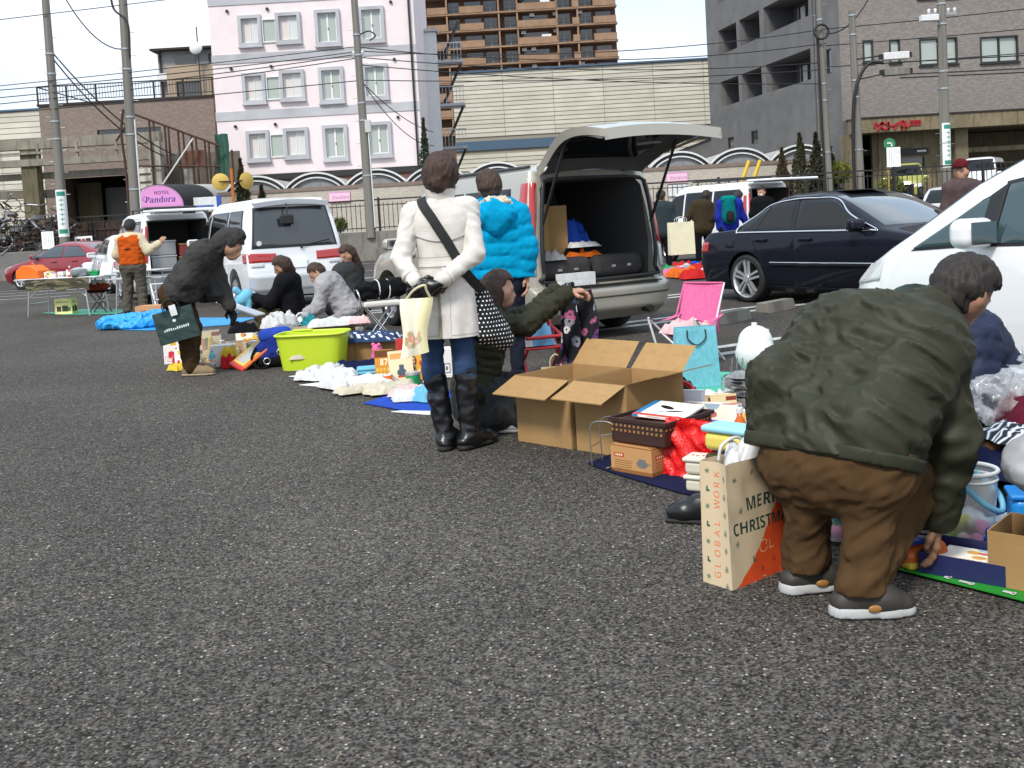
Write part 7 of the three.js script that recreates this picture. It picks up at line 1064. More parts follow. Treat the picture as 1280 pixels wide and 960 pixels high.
function openCarton(name, label, pos, turn, [w, h, d], flaps) { // flaps: {f,b,l,r} angle from vertical-up, outwards
  const t = thing(name, label, 'carton', pos, turn), k = 0.005, m = M.cardboard;
  PT('front_panel', bx(w, h, k, 0, 0, d / 2), m, t); PT('back_panel', bx(w, h, k, 0, 0, -d / 2), m, t); PT('side_panel', bx(k, h, d - k, -w / 2, 0, 0), m, t); PT('side_panel', bx(k, h, d - k, w / 2, 0, 0), m, t); PT('bottom', bx(w, k, d, 0, 0.003, 0), m, t);
  const fl = (L, D, ang, px, pz, ry) => { const g = PT('flap', quadGrid(8, 4, (u, v) => [(u - 0.5) * L * (1 - 0.02 * v), Math.cos(ang) * v * D, Math.sin(ang) * v * D - 0.02 * Math.sin(v * 2) * D]), m, t); g.position.set(px, h, pz); g.rotation.y = ry; const e = PT('flap_edge', quadGrid(8, 1, (u, v) => [(u - 0.5) * L * 0.98, Math.cos(ang) * D - v * 0.006, Math.sin(ang) * D - 0.02 * Math.sin(2) * D]), m, g); return g; };
  if (flaps.f) fl(w, d * 0.42, flaps.f, 0, d / 2, 0); if (flaps.b) fl(w, d * 0.4, flaps.b, 0, -d / 2, Math.PI); if (flaps.r) fl(d, d * 0.45, flaps.r, w / 2, 0, Math.PI / 2); if (flaps.l) fl(d, d * 0.45, flaps.l, -w / 2, 0, -Math.PI / 2);
  return t;
}
function carrierBag(name, label, pos, turn, [w, h, d], m, o = {}) {
  const t = thing(name, label, 'bag', pos, turn), cr = o.crumple ?? 0.012, face = (fx) => quadGrid(12, 12, fx), wob = (u, v, s) => cr * (nz(u * 4 + s, v * 4, s) * v + 0.5 * nz(u * 9, v * 9, s)) ;
  PT('front_panel', face((u, v) => [(u - 0.5) * w * (1 - (o.taper || 0) * v), v * h, d / 2 * (1 - (o.pinch ?? 0.3) * v) + wob(u, v, 1)]), m.isMaterial ? m : m.front, t); PT('back_panel', face((u, v) => [(u - 0.5) * w * (1 - (o.taper || 0) * v), v * h * (o.back || 1), -d / 2 * (1 - (o.pinch ?? 0.3) * v) - wob(u, v, 2)]), (m.isMaterial ? m : m.side), t);
  for (const s of [-1, 1]) PT('side_panel', face((u, v) => [s * w / 2 * (1 - (o.taper || 0) * v) + (-s * Math.sin(u * Math.PI) * 0.02 * v), v * h, (u - 0.5) * d * (1 - (o.pinch ?? 0.3) * v) * (s > 0 ? -1 : 1)]), (m.isMaterial ? m : m.side), t);
  PT('base', bx(w * 0.98, 0.004, d * 0.96, 0, 0.004, 0), (m.isMaterial ? m : m.side), t);
  if (o.handle) for (const s of o.handleSides || [1, -1]) { const z = s * d / 2 * (1 - (o.pinch ?? 0.3)) + s * 0.008, q = w * 0.2; PT('handle', tube([[-q, h - 0.02, z], [-q * 0.95, h + 0.06 * (o.hang ? -1.4 : 1), z + 0.01], [0, h + 0.1 * (o.hang ? -1.3 : 1), z + 0.014], [q * 0.95, h + 0.06 * (o.hang ? -1.4 : 1), z + 0.01], [q, h - 0.02, z]], o.hr || 0.005), o.handle, t); }
  return t;
}
function tub(name, label, pos, turn, [w, h, d], m, o = {}) { // open tapered tub with rolled rim
  const t = thing(name, label, o.cat || 'container', pos, turn), k = 0.86, P = (a, v, ins = 0) => { const n = 5, c = Math.cos(a), s = Math.sin(a), r = (q) => Math.sign(q) * Math.pow(Math.abs(q), 2 / n), f = lerp(k, 1, v); return [r(c) * (w / 2 * f - ins), v * h, r(s) * (d / 2 * f - ins)]; };
  PT('shell', [quadGrid(40, 6, (u, v) => P(u * 6.2832, v)), quadGrid(40, 6, (u, v) => { const p = P(u * 6.2832, v, 0.006); return [p[0], Math.max(0.008, p[1]), p[2]]; }), quadGrid(40, 1, (u, v) => { const p = P(u * 6.2832, 0); return [p[0] * v, 0.004, p[2] * v]; })], m, t);
  PT('rim', tube([...Array(40)].map((_, i) => P(i / 40 * 6.2832, 1, -0.008)), 0.012, 80, 6, true), m, t);
  return t;
}
const cyl = (r, h, y = 0, s = 22, r2 = r) => new THREE.CylinderGeometry(r2, r, h, s).translate(0, y + h / 2, 0);

// ---- the two open cartons
const CT = -0.806, cu = [0.69, 0.72], cw = [0.72, -0.69];
{
  const A = [0.135 + cw[0] * 0.25 - 0.0, -5.815 + cw[1] * 0.25], B = [0.44 + cw[0] * 0.25, -5.51 + cw[1] * 0.25];
  openCarton('open_carton', 'large open carton whose outer flap spreads toward the crouching person', [A[0], 0, A[1]], CT, [0.43, 0.39, 0.5], { f: 1.95, b: 0.8 });
  openCarton('open_carton', 'large open carton standing beside the wicker box, flaps spread', [B[0], 0, B[1]], CT, [0.37, 0.39, 0.5], { f: 1.9, b: 0.85, r: 1.3 });
}
// ---- the printed Christmas paper bag
{
  const paper = '#c9b493', drawDec = (g, x, y, i) => { g.fillStyle = g.strokeStyle = '#2c5b48'; g.lineWidth = 3; const k = i % 4; g.save(); g.translate(x, y); if (k === 0) { for (let q = 0; q < 8; q++) { g.rotate(Math.PI / 4); g.fillRect(-1.5, 0, 3, 15); } } else if (k === 1) { g.beginPath(); g.moveTo(-10, 0); g.lineTo(0, -17); g.lineTo(10, 0); g.lineTo(0, 17); g.closePath(); g.stroke(); g.fillRect(-4, -6, 8, 12); } else if (k === 2) { g.fillRect(-7, -14, 10, 18); g.beginPath(); g.ellipse(3, 9, 12, 7, 0.2, 0, 7); g.fill(); } else { g.beginPath(); g.arc(0, -7, 7, 0, 7); g.stroke(); g.beginPath(); g.arc(0, 7, 10, 0, 7); g.stroke(); g.fillRect(-5, 3, 10, 8); } g.restore(); };
  const big = canvasTex(512, 640, (g, w, h) => {
    g.fillStyle = paper; g.fillRect(0, 0, w, h); for (let i = 0; i < 900; i++) { g.fillStyle = hash(i, 1) > 0.5 ? 'rgba(120,95,60,.08)' : 'rgba(255,240,210,.08)'; g.fillRect(hash(i, 2) * w, hash(i, 3) * h, 22 * hash(i, 4), 1.5); }
    g.fillStyle = '#d84a12'; g.beginPath(); g.moveTo(40, h); g.lineTo(150, h * 0.86); g.quadraticCurveTo(330, h * 0.5, w, h * 0.06); g.lineTo(w, h); g.closePath(); g.fill();
    let i = 0; for (const [x, y] of [[60, 90], [190, 70], [310, 110], [90, 250], [410, 60], [60, 420], [170, 520]]) drawDec(g, x, y, i++);
    g.fillStyle = '#b33a10'; for (const [x, y] of [[330, 560], [430, 520], [240, 590]]) { g.beginPath(); g.moveTo(x, y - 22); g.lineTo(x + 13, y); g.lineTo(x, y + 22); g.lineTo(x - 13, y); g.fill(); }
    g.fillStyle = '#173a30'; g.font = 'bold 92px sans-serif'; g.fillText('MERRY', 130, 262); g.font = 'bold 86px sans-serif'; g.fillText('CHRISTMAS', 30, 376, 470); g.strokeStyle = '#e8b48a'; g.lineWidth = 5; g.beginPath(); g.arc(250, 470, 32, 0.4, 5.6); g.lineTo(268, 470); g.moveTo(300, 450); g.lineTo(300, 495); g.lineTo(330, 492); g.stroke();
  });
  const side = canvasTex(200, 640, (g, w, h) => {
    g.fillStyle = paper; g.fillRect(0, 0, w, h); let i = 0; for (let y = 50; y < h; y += 92) { drawDec(g, 40, y, i++); drawDec(g, 166, y + 30, i++); }
    g.save(); g.translate(122, 600); g.rotate(-Math.PI / 2); g.fillStyle = '#d2642e'; g.font = '56px sans-serif'; let x = 0; for (const ch of 'GLOBAL WORK') { g.fillText(ch, x, 0); x += ch === ' ' ? 34 : 54; } g.restore();
  });
  const mb = mat(0xffffff, 0.8, { map: big, side: THREE.DoubleSide }), msd = mat(0xffffff, 0.8, { map: side, side: THREE.DoubleSide });
  const turn = Math.atan2(0.22, 0.28) ; const t = carrierBag('christmas_bag', 'brown paper shopping bag printed MERRY CHRISTMAS beside stooping person', [0.79, 0, -3.57], turn, [0.36, 0.43, 0.13], { front: mb, side: msd }, { pinch: 0.12, crumple: 0.014, handle: null });
  PT('twisted_handle', tube([[-0.1, 0.42, -0.04], [-0.09, 0.47, -0.03], [-0.03, 0.49, -0.02], [0.03, 0.46, -0.03], [0.04, 0.42, -0.04]], 0.006), M.whitePaint, t);
  const w = garment('white plastic wrapping stuffed in the printed Christmas bag', [0.83, 0.38, -3.6], 0.4, 0.22, 0.08, 0.1, mat(lin(0.75, 0.76, 0.77), 0.35, { side: THREE.DoubleSide }), 3.3); w.userData.category = 'wrapping'; w.name = numbered('plastic_wrapping');
}
// ---- near goods on the navy sheet
function mat2(name, label, pts, m, y = 0.006) { // ground sheet with a slightly rumpled edge
  const s = new THREE.Shape(pts.map((p) => new THREE.Vector2(p[0], -p[1]))), g = new THREE.ExtrudeGeometry(s, { depth: 0.005, bevelEnabled: false }).rotateX(-Math.PI / 2).translate(0, y, 0); boxUV(g);
  return tag(mesh(name, g, m), label, 'sheet');
}
mat2('ground_sheet', 'dark navy cloth sheet under the wicker box and red bag', [[0.34, -5.28], [0.44, -5.08], [0.58, -4.84], [0.72, -4.62], [0.86, -4.5], [1.6, -4.3], [2.2, -5.6], [1.5, -6.6], [0.6, -5.6]], ct('navy'));
mat2('ground_sheet', 'bright green printed mat edge below the navy tray and carton', [[1.16, -3.62], [1.3, -3.46], [1.56, -3.13], [1.8, -2.95], [2.6, -4.2], [1.9, -4.6]], mat(lin(0.02, 0.33, 0.03), 0.6, { map: T.mott }), 0.012);
{ const t = thing('mat_lettering', 'white lettering strip printed along the green mat edge', 'print', [0, 0, 0]); for (const [x, z, l] of [[1.41, -3.275, 0.05], [1.5, -3.17, 0.04], [1.55, -3.115, 0.03], [1.37, -3.33, 0.02]]) { const b = PT('letter', [bx(l, 0.002, 0.012), bx(0.008, 0.002, 0.022, l / 3, 0, 0)], M.whitePaint, t); b.position.set(x + 0.03, 0.021, z - 0.03); b.rotation.y = -0.9; } }
mat2('ground_sheet', 'mint green sheet under the light blue shopping bag', [[1.0, -7.3], [1.3, -6.9], [2.2, -6.5], [2.6, -7.3], [1.6, -8.0]], mat(lin(0.08, 0.5, 0.32), 0.6, { map: T.mott }), 0.008);
{ // printed brown carton
  const pr = canvasTex(256, 160, (g, w, h) => { g.fillStyle = '#b98a55'; g.fillRect(0, 0, w, h); g.fillStyle = '#a8321e'; g.fillRect(22, 40, 62, 26); g.fillStyle = '#e8d2a8'; for (let x = 30; x < 76; x += 12) g.fillRect(x, 46, 8, 14); g.fillStyle = '#7d4a26'; for (let y = 84; y < 150; y += 13) g.fillRect(24, y, 90 + 40 * hash(y, 1), 4); g.fillStyle = '#6b6a68'; g.beginPath(); g.ellipse(196, 92, 34, 26, 0, 0, 7); g.fill(); g.fillRect(176, 62, 40, 14); g.fillRect(226, 84, 22, 8); g.fillStyle = '#8f5a2a'; g.fillRect(0, 138, w, 22); });
  printedBox('printed_carton', 'small brown printed carton under the wicker box', 'carton', [0.66, 0.012, -5.12], CT, [0.26, 0.13, 0.34], mat(0xffffff, 0.75, { map: pr }));
  const wk = thing('wicker_box', 'dark brown woven wicker box with a lattice lid rim', 'basket', [0.72, 0.148, -5.16], CT), dk = mat(lin(0.035, 0.012, 0.008), 0.6), lt = mat(lin(0.3, 0.15, 0.06), 0.6);
  PT('basket', rb(0.34, 0.11, 0.4, 0.012), dk, wk); for (const z of [-0.2, 0.2]) for (const y of [0.085, 0.06]) for (let i = 0; i < 12; i++) PT('weave_stud', bx(0.012, 0.012, 0.01, -0.155 + i * 0.028, y, z), lt, wk); for (const x of [-0.17, 0.17]) for (let i = 0; i < 14; i++) PT('weave_stud', bx(0.01, 0.012, 0.012, x, 0.085, -0.18 + i * 0.028), lt, wk);
  PT('rim', [bx(0.36, 0.018, 0.012, 0, 0.108, 0.2), bx(0.36, 0.018, 0.012, 0, 0.108, -0.2), bx(0.012, 0.018, 0.39, 0.175, 0.108, 0), bx(0.012, 0.018, 0.39, -0.175, 0.108, 0)], dk, wk);
  const mg = canvasTex(256, 256, (g, w, h) => { g.fillStyle = '#f5f1ea'; g.fillRect(0, 0, w, h); g.fillStyle = '#2f7fb0'; g.fillRect(0, 0, 30, h); g.fillStyle = '#c8402c'; g.fillRect(0, 225, w, 31); g.fillStyle = '#141414'; g.beginPath(); g.ellipse(110, 100, 46, 20, 0.5, 0, 7); g.fill(); g.beginPath(); g.ellipse(170, 150, 40, 12, -0.4, 0, 7); g.fill(); g.fillRect(80, 170, 60, 8); });
  const m2 = thing('picture_book', 'white picture book lying tilted on the wicker box', 'book', [0.76, 0.275, -5.18], CT + 0.25); const bk = PT('cover', boxM(0.27, 0.014, 0.3), mat(0xffffff, 0.45, { map: mg }), m2); bk.rotation.set(0.05, 0, -0.06); PT('pages', bc(0.262, 0.008, 0.296, 0.006, 0.007, 0), M.whitePaint, bk);
  const rk = thing('wire_rack', 'small bent wire display rack beside the open carton', 'rack', [0.5, 0.012, -5.28], -0.5); for (const z of [0, 0.13]) { PT('wire_frame', tube([[-0.09, 0.0, z], [-0.09, 0.2, z], [-0.02, 0.235, z], [0.05, 0.21, z], [0.07, 0.12, z], [0.08, 0, z]], 0.003, 40, 5), M.steel, rk); } PT('cross_wire', [bar([-0.09, 0.1, 0], [-0.09, 0.1, 0.13], 0.003, 5), bar([0.06, 0.16, 0], [0.06, 0.16, 0.13], 0.003, 5), bar([-0.09, 0.13, 0], [0.065, 0.16, 0], 0.003, 5)], M.steel, rk);
  for (let i = 0; i < 4; i++) { const c = tag(mesh('cutlery', [bar([0, 0.01, 0], [0.13, 0.02, 0], 0.005, 6), new THREE.SphereGeometry(0.018, 10, 6).scale(1.4, 0.3, 1).translate(0.15, 0.022, 0)], M.chrome), 'metal spoon lying on the navy sheet below the wire rack', 'cutlery', 'loose cutlery'); c.position.set(0.42 + 0.03 * i, 0.012, -5.1 + 0.02 * i); c.rotation.y = 0.4 + i * 0.35; }
}
carrierBag('red_bag', 'bright red shiny carrier bag with tied handles', [0.83, 0.012, -4.92], CT + 0.1, [0.27, 0.27, 0.12], mat(lin(0.7, 0.008, 0.008), 0.35, { side: THREE.DoubleSide, bumpMap: T.grainBump, bumpScale: 0.004 }), { pinch: 0.7, crumple: 0.06 });
for (const [i, lbl] of [[0, 'lower white plastic lunch box of the stacked pair'], [1, 'upper white plastic lunch box of the stacked pair']]) { const t = thing('lunch_box', lbl, 'lunch box', [0.83, 0.012 + i * 0.082, -4.63], CT + 0.25); PT('box', rb(0.15, 0.06, 0.11, 0.018, 0, 0, 0, 3), mat(lin(0.62, 0.58, 0.46), 0.4), t); PT('lid', rb(0.165, 0.02, 0.125, 0.009, 0, 0.058, 0, 3), mat(lin(0.68, 0.65, 0.55), 0.4), t); if (i) for (let k = 0; k < 5; k++) PT('lid_print', cyl(0.006, 0.002, 0.078, 10).translate(-0.05 + k * 0.025, 0, 0.01 * (k % 2)), pl('red'), t); }
{ const t = thing('vacuum_flask', 'black flask with a green band and yellow lidded top', 'flask', [0.87, 0.012, -4.47], 0); PT('body', lathe([[0, 0], [0.055, 0], [0.06, 0.01], [0.06, 0.19], [0.055, 0.2], [0, 0.2]], 24), pl('black', 0.3), t); PT('band', new THREE.CylinderGeometry(0.0612, 0.0612, 0.02, 24, 1, true).translate(0, 0.1, 0), pl('lime'), t);
  const y = thing('yellow_lunch_tub', 'yellow tub with light blue lid resting on black flask', 'lunch box', [0.94, 0.214, -4.53], CT); PT('tub', rb(0.22, 0.085, 0.13, 0.03, 0, 0, 0, 3), mat(lin(0.75, 0.6, 0.12), 0.4), y); PT('lid', rb(0.235, 0.03, 0.145, 0.014, 0, 0.085, 0, 3), mat(lin(0.3, 0.62, 0.72), 0.4), y); }
for (let i = 0; i < 2; i++) { const t = thing('black_shoe', 'black leather slip on shoe on the asphalt behind the bag', 'shoe', [0.7 + i * 0.09, 0, -4.2 - i * 0.06], 2.75 + i * 0.3, 'pair of black shoes'); PT('upper', fieldMesh([[[-0.08, 0.05, 0], [0.04, 0.045, 0], 0.042, 0.045], [[0.04, 0.042, 0], [0.08, 0.036, 0], 0.045, 0.036], [[-0.08, 0.09, 0], [-0.02, 0.085, 0], 0.038]], 0.03, 0.008, { cuts: [[[0, 0.014, 0], [0, -1, 0]]], pad: 0.02 }), CL.leather, t); PT('sole', rb(0.23, 0.018, 0.085, 0.009, 0.0, 0.001, 0), M.rubber, t); }
printedBox('blue_box', 'flat royal blue box standing behind the red bag', 'box', [1.05, 0.1, -5.2], CT, [0.26, 0.09, 0.1], plastic(lin(0.03, 0.06, 0.33), 0.4));
printedBox('white_flat_box', 'flat white carton lying below the royal blue box', 'box', [1.08, 0.012, -5.05], CT + 0.3, [0.34, 0.1, 0.26], mat(lin(0.68, 0.7, 0.72), 0.6));
for (const [i, x, z, tn, w, h, lbl, pm] of [[0, 1.05, -5.55, -0.5, 0.3, 0.22, 'white printed picture bag standing upright behind the blue box', 3], [1, 1.25, -5.35, -0.7, 0.24, 0.2, 'white printed box with coloured rings beside yellow tub', 0], [2, 0.98, -5.75, -0.4, 0.12, 0.26, 'narrow white booklet with dark print standing upright', 2], [3, 1.32, -5.05, -0.6, 0.2, 0.12, 'yellow printed snack box beside the white flat box', 5], [4, 1.4, -5.6, -0.9, 0.22, 0.14, 'pale printed box behind the yellow snack box', 2], [6, 1.02, -6.2, -0.3, 0.2, 0.17, 'white and blue printed pack behind the sewing set', 2], [7, 1.18, -5.9, 0.2, 0.16, 0.2, 'tan printed pouch beside the wrapped plates', 1], [8, 1.42, -5.85, -0.5, 0.22, 0.16, 'red and cream printed pack before the wrapped plates', 4], [9, 1.2, -6.35, 0.1, 0.26, 0.12, 'low cream printed pack beside the pink bundle', 0], [5, 1.2, -4.72, -0.6, 0.2, 0.14, 'yellow and black box next to the stooping person', 5]]) printedBox('printed_pack', lbl, 'box', [x, 0.012, z], tn, [w, h, 0.09], PRINTS[pm], 'printed packs on the navy sheet', -0.12);
{ const t = thing('sewing_machine', 'white toy sewing set with a red arched handle', 'toy', [0.96, 0.012, -5.95], -0.9); PT('case', rb(0.26, 0.17, 0.14, 0.03, 0, 0, 0, 3), mat(lin(0.7, 0.66, 0.6), 0.5), t); PT('handle', tube([[-0.1, 0.16, 0], [-0.08, 0.25, 0], [0, 0.28, 0], [0.08, 0.25, 0], [0.1, 0.16, 0]], 0.016), pl('red'), t); PT('red_panel', bc(0.2, 0.03, 0.004, 0, 0.14, 0.072), pl('red'), t); }
for (let i = 0; i < 2; i++) { const t = thing('wrapped_plates', i ? 'upper stack of dark plates wrapped in clear plastic' : 'lower stack of dark plates wrapped in clear plastic', 'plates', [1.36, 0.1 + i * 0.105, -6.1], 0.3 * i); for (let k = 0; k < 4; k++) PT('plate', lathe([[0, 0], [0.07, 0], [0.12, 0.018], [0.122, 0.022], [0.07, 0.006], [0, 0.006]], 26).translate(0, k * 0.02, 0), mat(lin(0.012, 0.012, 0.014), 0.3), t); PT('plastic_wrap', fieldMesh([[[-0.08, 0.03, 0], [0.08, 0.03, 0], 0.062], [[0, 0.03, -0.08], [0, 0.03, 0.08], 0.062]], 0.05, 0.01, { fold: [[0.012, 22, 22, 22, 1]] }), phys(lin(0.95, 0.96, 0.97), 0.12, { transmission: 0.85, thickness: 0, ior: 1.3 }), t); }
printedBox('plate_carton', 'low white carton carrying the wrapped dark plates', 'carton', [1.36, 0.012, -6.1], -0.3, [0.3, 0.085, 0.3], M.whitePaint);
// light blue shopping bag with black cord handles
carrierBag('blue_shopping_bag', 'light blue paper shopping bag with black cord handles', [1.3, 0.014, -7.38], 0.06, [0.33, 0.44, 0.12], mat(lin(0.18, 0.52, 0.62), 0.6, { side: THREE.DoubleSide, map: T.mottFine }), { taper: 0.12, pinch: 0.35, crumple: 0.014, handle: M.wire, hang: true, handleSides: [1] });
{ // white heater / fan
  const t = thing('white_fan_heater', 'white rounded electric heater with wire guard beside stooping person', 'heater', [1.68, 0.012, -7.15], -0.4); PT('hood', fieldMesh([[[0, 0.26, 0], [0, 0.33, -0.02], 0.14, 0.12]], 0.03, 0.016), M.white, t); for (let k = 0; k < 9; k++) PT('guard_wire', tube([[-0.14 + k * 0.035, 0.02, 0.08], [-0.15 + k * 0.037, 0.12, 0.13], [-0.14 + k * 0.035, 0.24, 0.12]], 0.004, 12, 5), M.steel, t); PT('base', cyl(0.13, 0.03, 0, 24), M.white, t); PT('knob', cyl(0.02, 0.03, 0.44, 12), M.white, t);
  const k = thing('white_post', 'short white square post behind the white heater', 'post', [2.0, 0, -8.35], 0.2); PT('post', bx(0.09, 0.26, 0.09), M.whitePaint, k); PT('cap', bx(0.12, 0.03, 0.12, 0, 0.26, 0), M.whitePaint, k);
}
for (const [c, x, y, z, w, d, h, tn, lbl] of [['navy', 1.55, 0.012, -6.5, 0.26, 0.2, 0.08, 0.4, 'dark blue floral cloth bunched by the heater'], ['palepink', 1.15, 0.012, -6.6, 0.34, 0.26, 0.07, 0.2, 'pale pink cloth behind the sewing set'], ['pink', 1.02, 0.012, -6.35, 0.22, 0.2, 0.09, 1.1, 'bright pink bundle beside the sewing set'], ['white', 1.3, 0.012, -6.5, 0.36, 0.28, 0.1, 0.7, 'white cloth bundle behind wrapped plates'], ['sky', 1.55, 0.012, -6.15, 0.16, 0.14, 0.1, 0.7, 'small light blue cloth bundle beside wrapped plates'], ['black', 1.1, 0.02, -7.12, 0.26, 0.16, 0.09, 0.3, 'black strap bundle in front of light blue bag']]) garment(lbl, [x, y, z], tn, w, d, h, ct(c), x * 7 + z);
// ---- pink camping chair
{
  const t = thing('camping_chair', 'pink folding camping chair with fabric arm rests', 'chair', [1.5, 0, -8.7], -0.78), pk = cloth(COLS.pink, { side: THREE.DoubleSide }), wt = M.whitePaint;
  PT('backrest', quadGrid(10, 10, (u, v) => [(u - 0.5) * 0.42 * (1 - 0.04 * v), 0.24 + v * 0.42, -0.1 - 0.12 * v - 0.03 * Math.sin(u * 3.14) * (1 - v * 0.5)]), pk, t); PT('back_hem', [bar([-0.2, 0.66, -0.222], [0.2, 0.66, -0.222], 0.009)], pk, t);
  PT('seat', quadGrid(10, 8, (u, v) => [(u - 0.5) * 0.36, 0.27 - 0.05 * Math.sin(u * 3.14) + 0.02 * v, 0.18 - v * 0.3]), pk, t);
  for (const s of [-1, 1]) { PT('arm_rest', quadGrid(12, 2, (u, v) => [s * (0.21 + 0.03 * u) + (v - 0.5) * 0.05, 0.4 - 0.04 * Math.sin(u * 3.1), -0.16 + u * 0.44]), pk, t); PT('back_post', bar([s * 0.21, 0.2, 0.0], [s * 0.205, 0.66, -0.232], 0.008), s > 0 ? wt : pk, t); PT('leg', bar([s * 0.19, 0, -0.2], [s * 0.24, 0.4, 0.27], 0.01), wt, t); PT('arm_post', bar([s * 0.24, 0.39, 0.27], [s * 0.2, 0.1, 0.2], 0.01), wt, t); PT('leg', bar([-s * 0.19, 0.01, 0.2], [s * 0.19, 0.27, 0.17], 0.009), wt, t); PT('leg', bar([-s * 0.19, 0.01, -0.2], [s * 0.19, 0.27, -0.12], 0.009), wt, t); PT('leg', bar([s * 0.19, 0.01, -0.2], [s * 0.19, 0.27, 0.18], 0.009), wt, t); }
  garment('pale pink garment lying on the seat of the camping chair', [1.46, 0.25, -8.68], 0.5, 0.34, 0.3, 0.12, ct('palepink'), 4.4);
}
// ---- red child's folding chair with a blue cloth
{
  const t = thing('childs_folding_chair', 'red folding chair for a child behind the open cartons', 'chair', [0.18, 0, -8.2], 0.35), rd = pl('red', 0.45);
  for (const s of [-1, 1]) { PT('side_frame', tube([[s * 0.15, 0.0, 0.16], [s * 0.15, 0.25, 0.02], [s * 0.15, 0.52, -0.14]], 0.014), rd, t); PT('leg', bar([s * 0.14, 0, -0.14], [s * 0.14, 0.28, 0.14], 0.013), rd, t); PT('arm_rest', bar([s * 0.15, 0.42, -0.08], [s * 0.15, 0.36, 0.16], 0.016), rd, t); }
  PT('backrest', rb(0.3, 0.16, 0.02, 0.01, 0, 0.4, -0.12), rd, t); PT('back_label', bc(0.12, 0.08, 0.006, 0.02, 0.48, -0.106), M.whitePaint, t); PT('seat', rb(0.3, 0.02, 0.28, 0.01, 0, 0.26, 0), rd, t); PT('front_bar', bar([-0.15, 0.36, 0.16], [0.15, 0.36, 0.16], 0.016), rd, t);
  garment('light blue and white cloth lying on the red chair', [0.16, 0.28, -8.2], 0.2, 0.28, 0.24, 0.2, mat(0xffffff, 0.9, { side: THREE.DoubleSide, map: canvasTex(64, 64, (g) => { g.fillStyle = '#7fb9dd'; g.fillRect(0, 0, 64, 64); g.fillStyle = '#f4f6f6'; g.fillRect(0, 0, 18, 64); g.fillStyle = '#2f8a6a'; g.fillRect(40, 10, 10, 20); }) }), 9.1);
  carrierBag('kraft_bag', 'small kraft paper bag in front of the red chair', [0.28, 0, -7.5], 0.1, [0.2, 0.2, 0.09], mat(lin(0.5, 0.38, 0.2), 0.8, { side: THREE.DoubleSide }), { handle: mat(lin(0.6, 0.5, 0.3), 0.8), handleSides: [1] });
}
// ---- right hand stall: buckets, tray, boxes, jeans and plastic
function bucket(label, pos, r, h, hue, turn) { const t = thing('clear_bucket', label, 'bucket', pos, turn); PT('bucket', [new THREE.CylinderGeometry(r, r * 0.82, h, 30, 1, true).translate(0, h / 2, 0), cyl(r * 0.82, 0.006, 0, 30)], phys(lin(0.9, 0.92, 0.92), 0.25, { transmission: 0.75, thickness: 0, side: THREE.DoubleSide }), t); PT('rim', new THREE.TorusGeometry(r, 0.008, 8, 36).rotateX(Math.PI / 2).translate(0, h, 0), M.whitePaint, t); PT('rim', new THREE.TorusGeometry(r * 0.985, 0.005, 8, 36).rotateX(Math.PI / 2).translate(0, h - 0.03, 0), M.whitePaint, t); PT('handle', tube([[-r, h - 0.03, 0], [-r * 0.9, h - 0.1, r * 0.8], [0, h - 0.14, r * 1.12], [r * 0.9, h - 0.1, r * 0.8], [r, h - 0.03, 0]], 0.011), pl('sky', 0.4), t);
  for (let k = 0; k < 9; k++) { const b = PT('toy_ball', new THREE.IcosahedronGeometry(r * 0.27, 2).translate(Math.cos(k * 2.4) * r * 0.48 * (k > 5 ? 0.4 : 1), r * 0.3 + (k > 4 ? r * 0.42 : 0), Math.sin(k * 2.4) * r * 0.48), pl(['yellow', 'pink', 'lime', 'cream', 'palepink'][k % 5], 0.5), t); } }
bucket('clear toy bucket with blue handle behind the trouser legs', [1.2, 0.018, -3.86], 0.09, 0.2, 0, 0.4);
bucket('tall clear toy bucket with blue handle beside the reaching hand', [1.62, 0.018, -3.68], 0.1, 0.28, 0, 0.9);
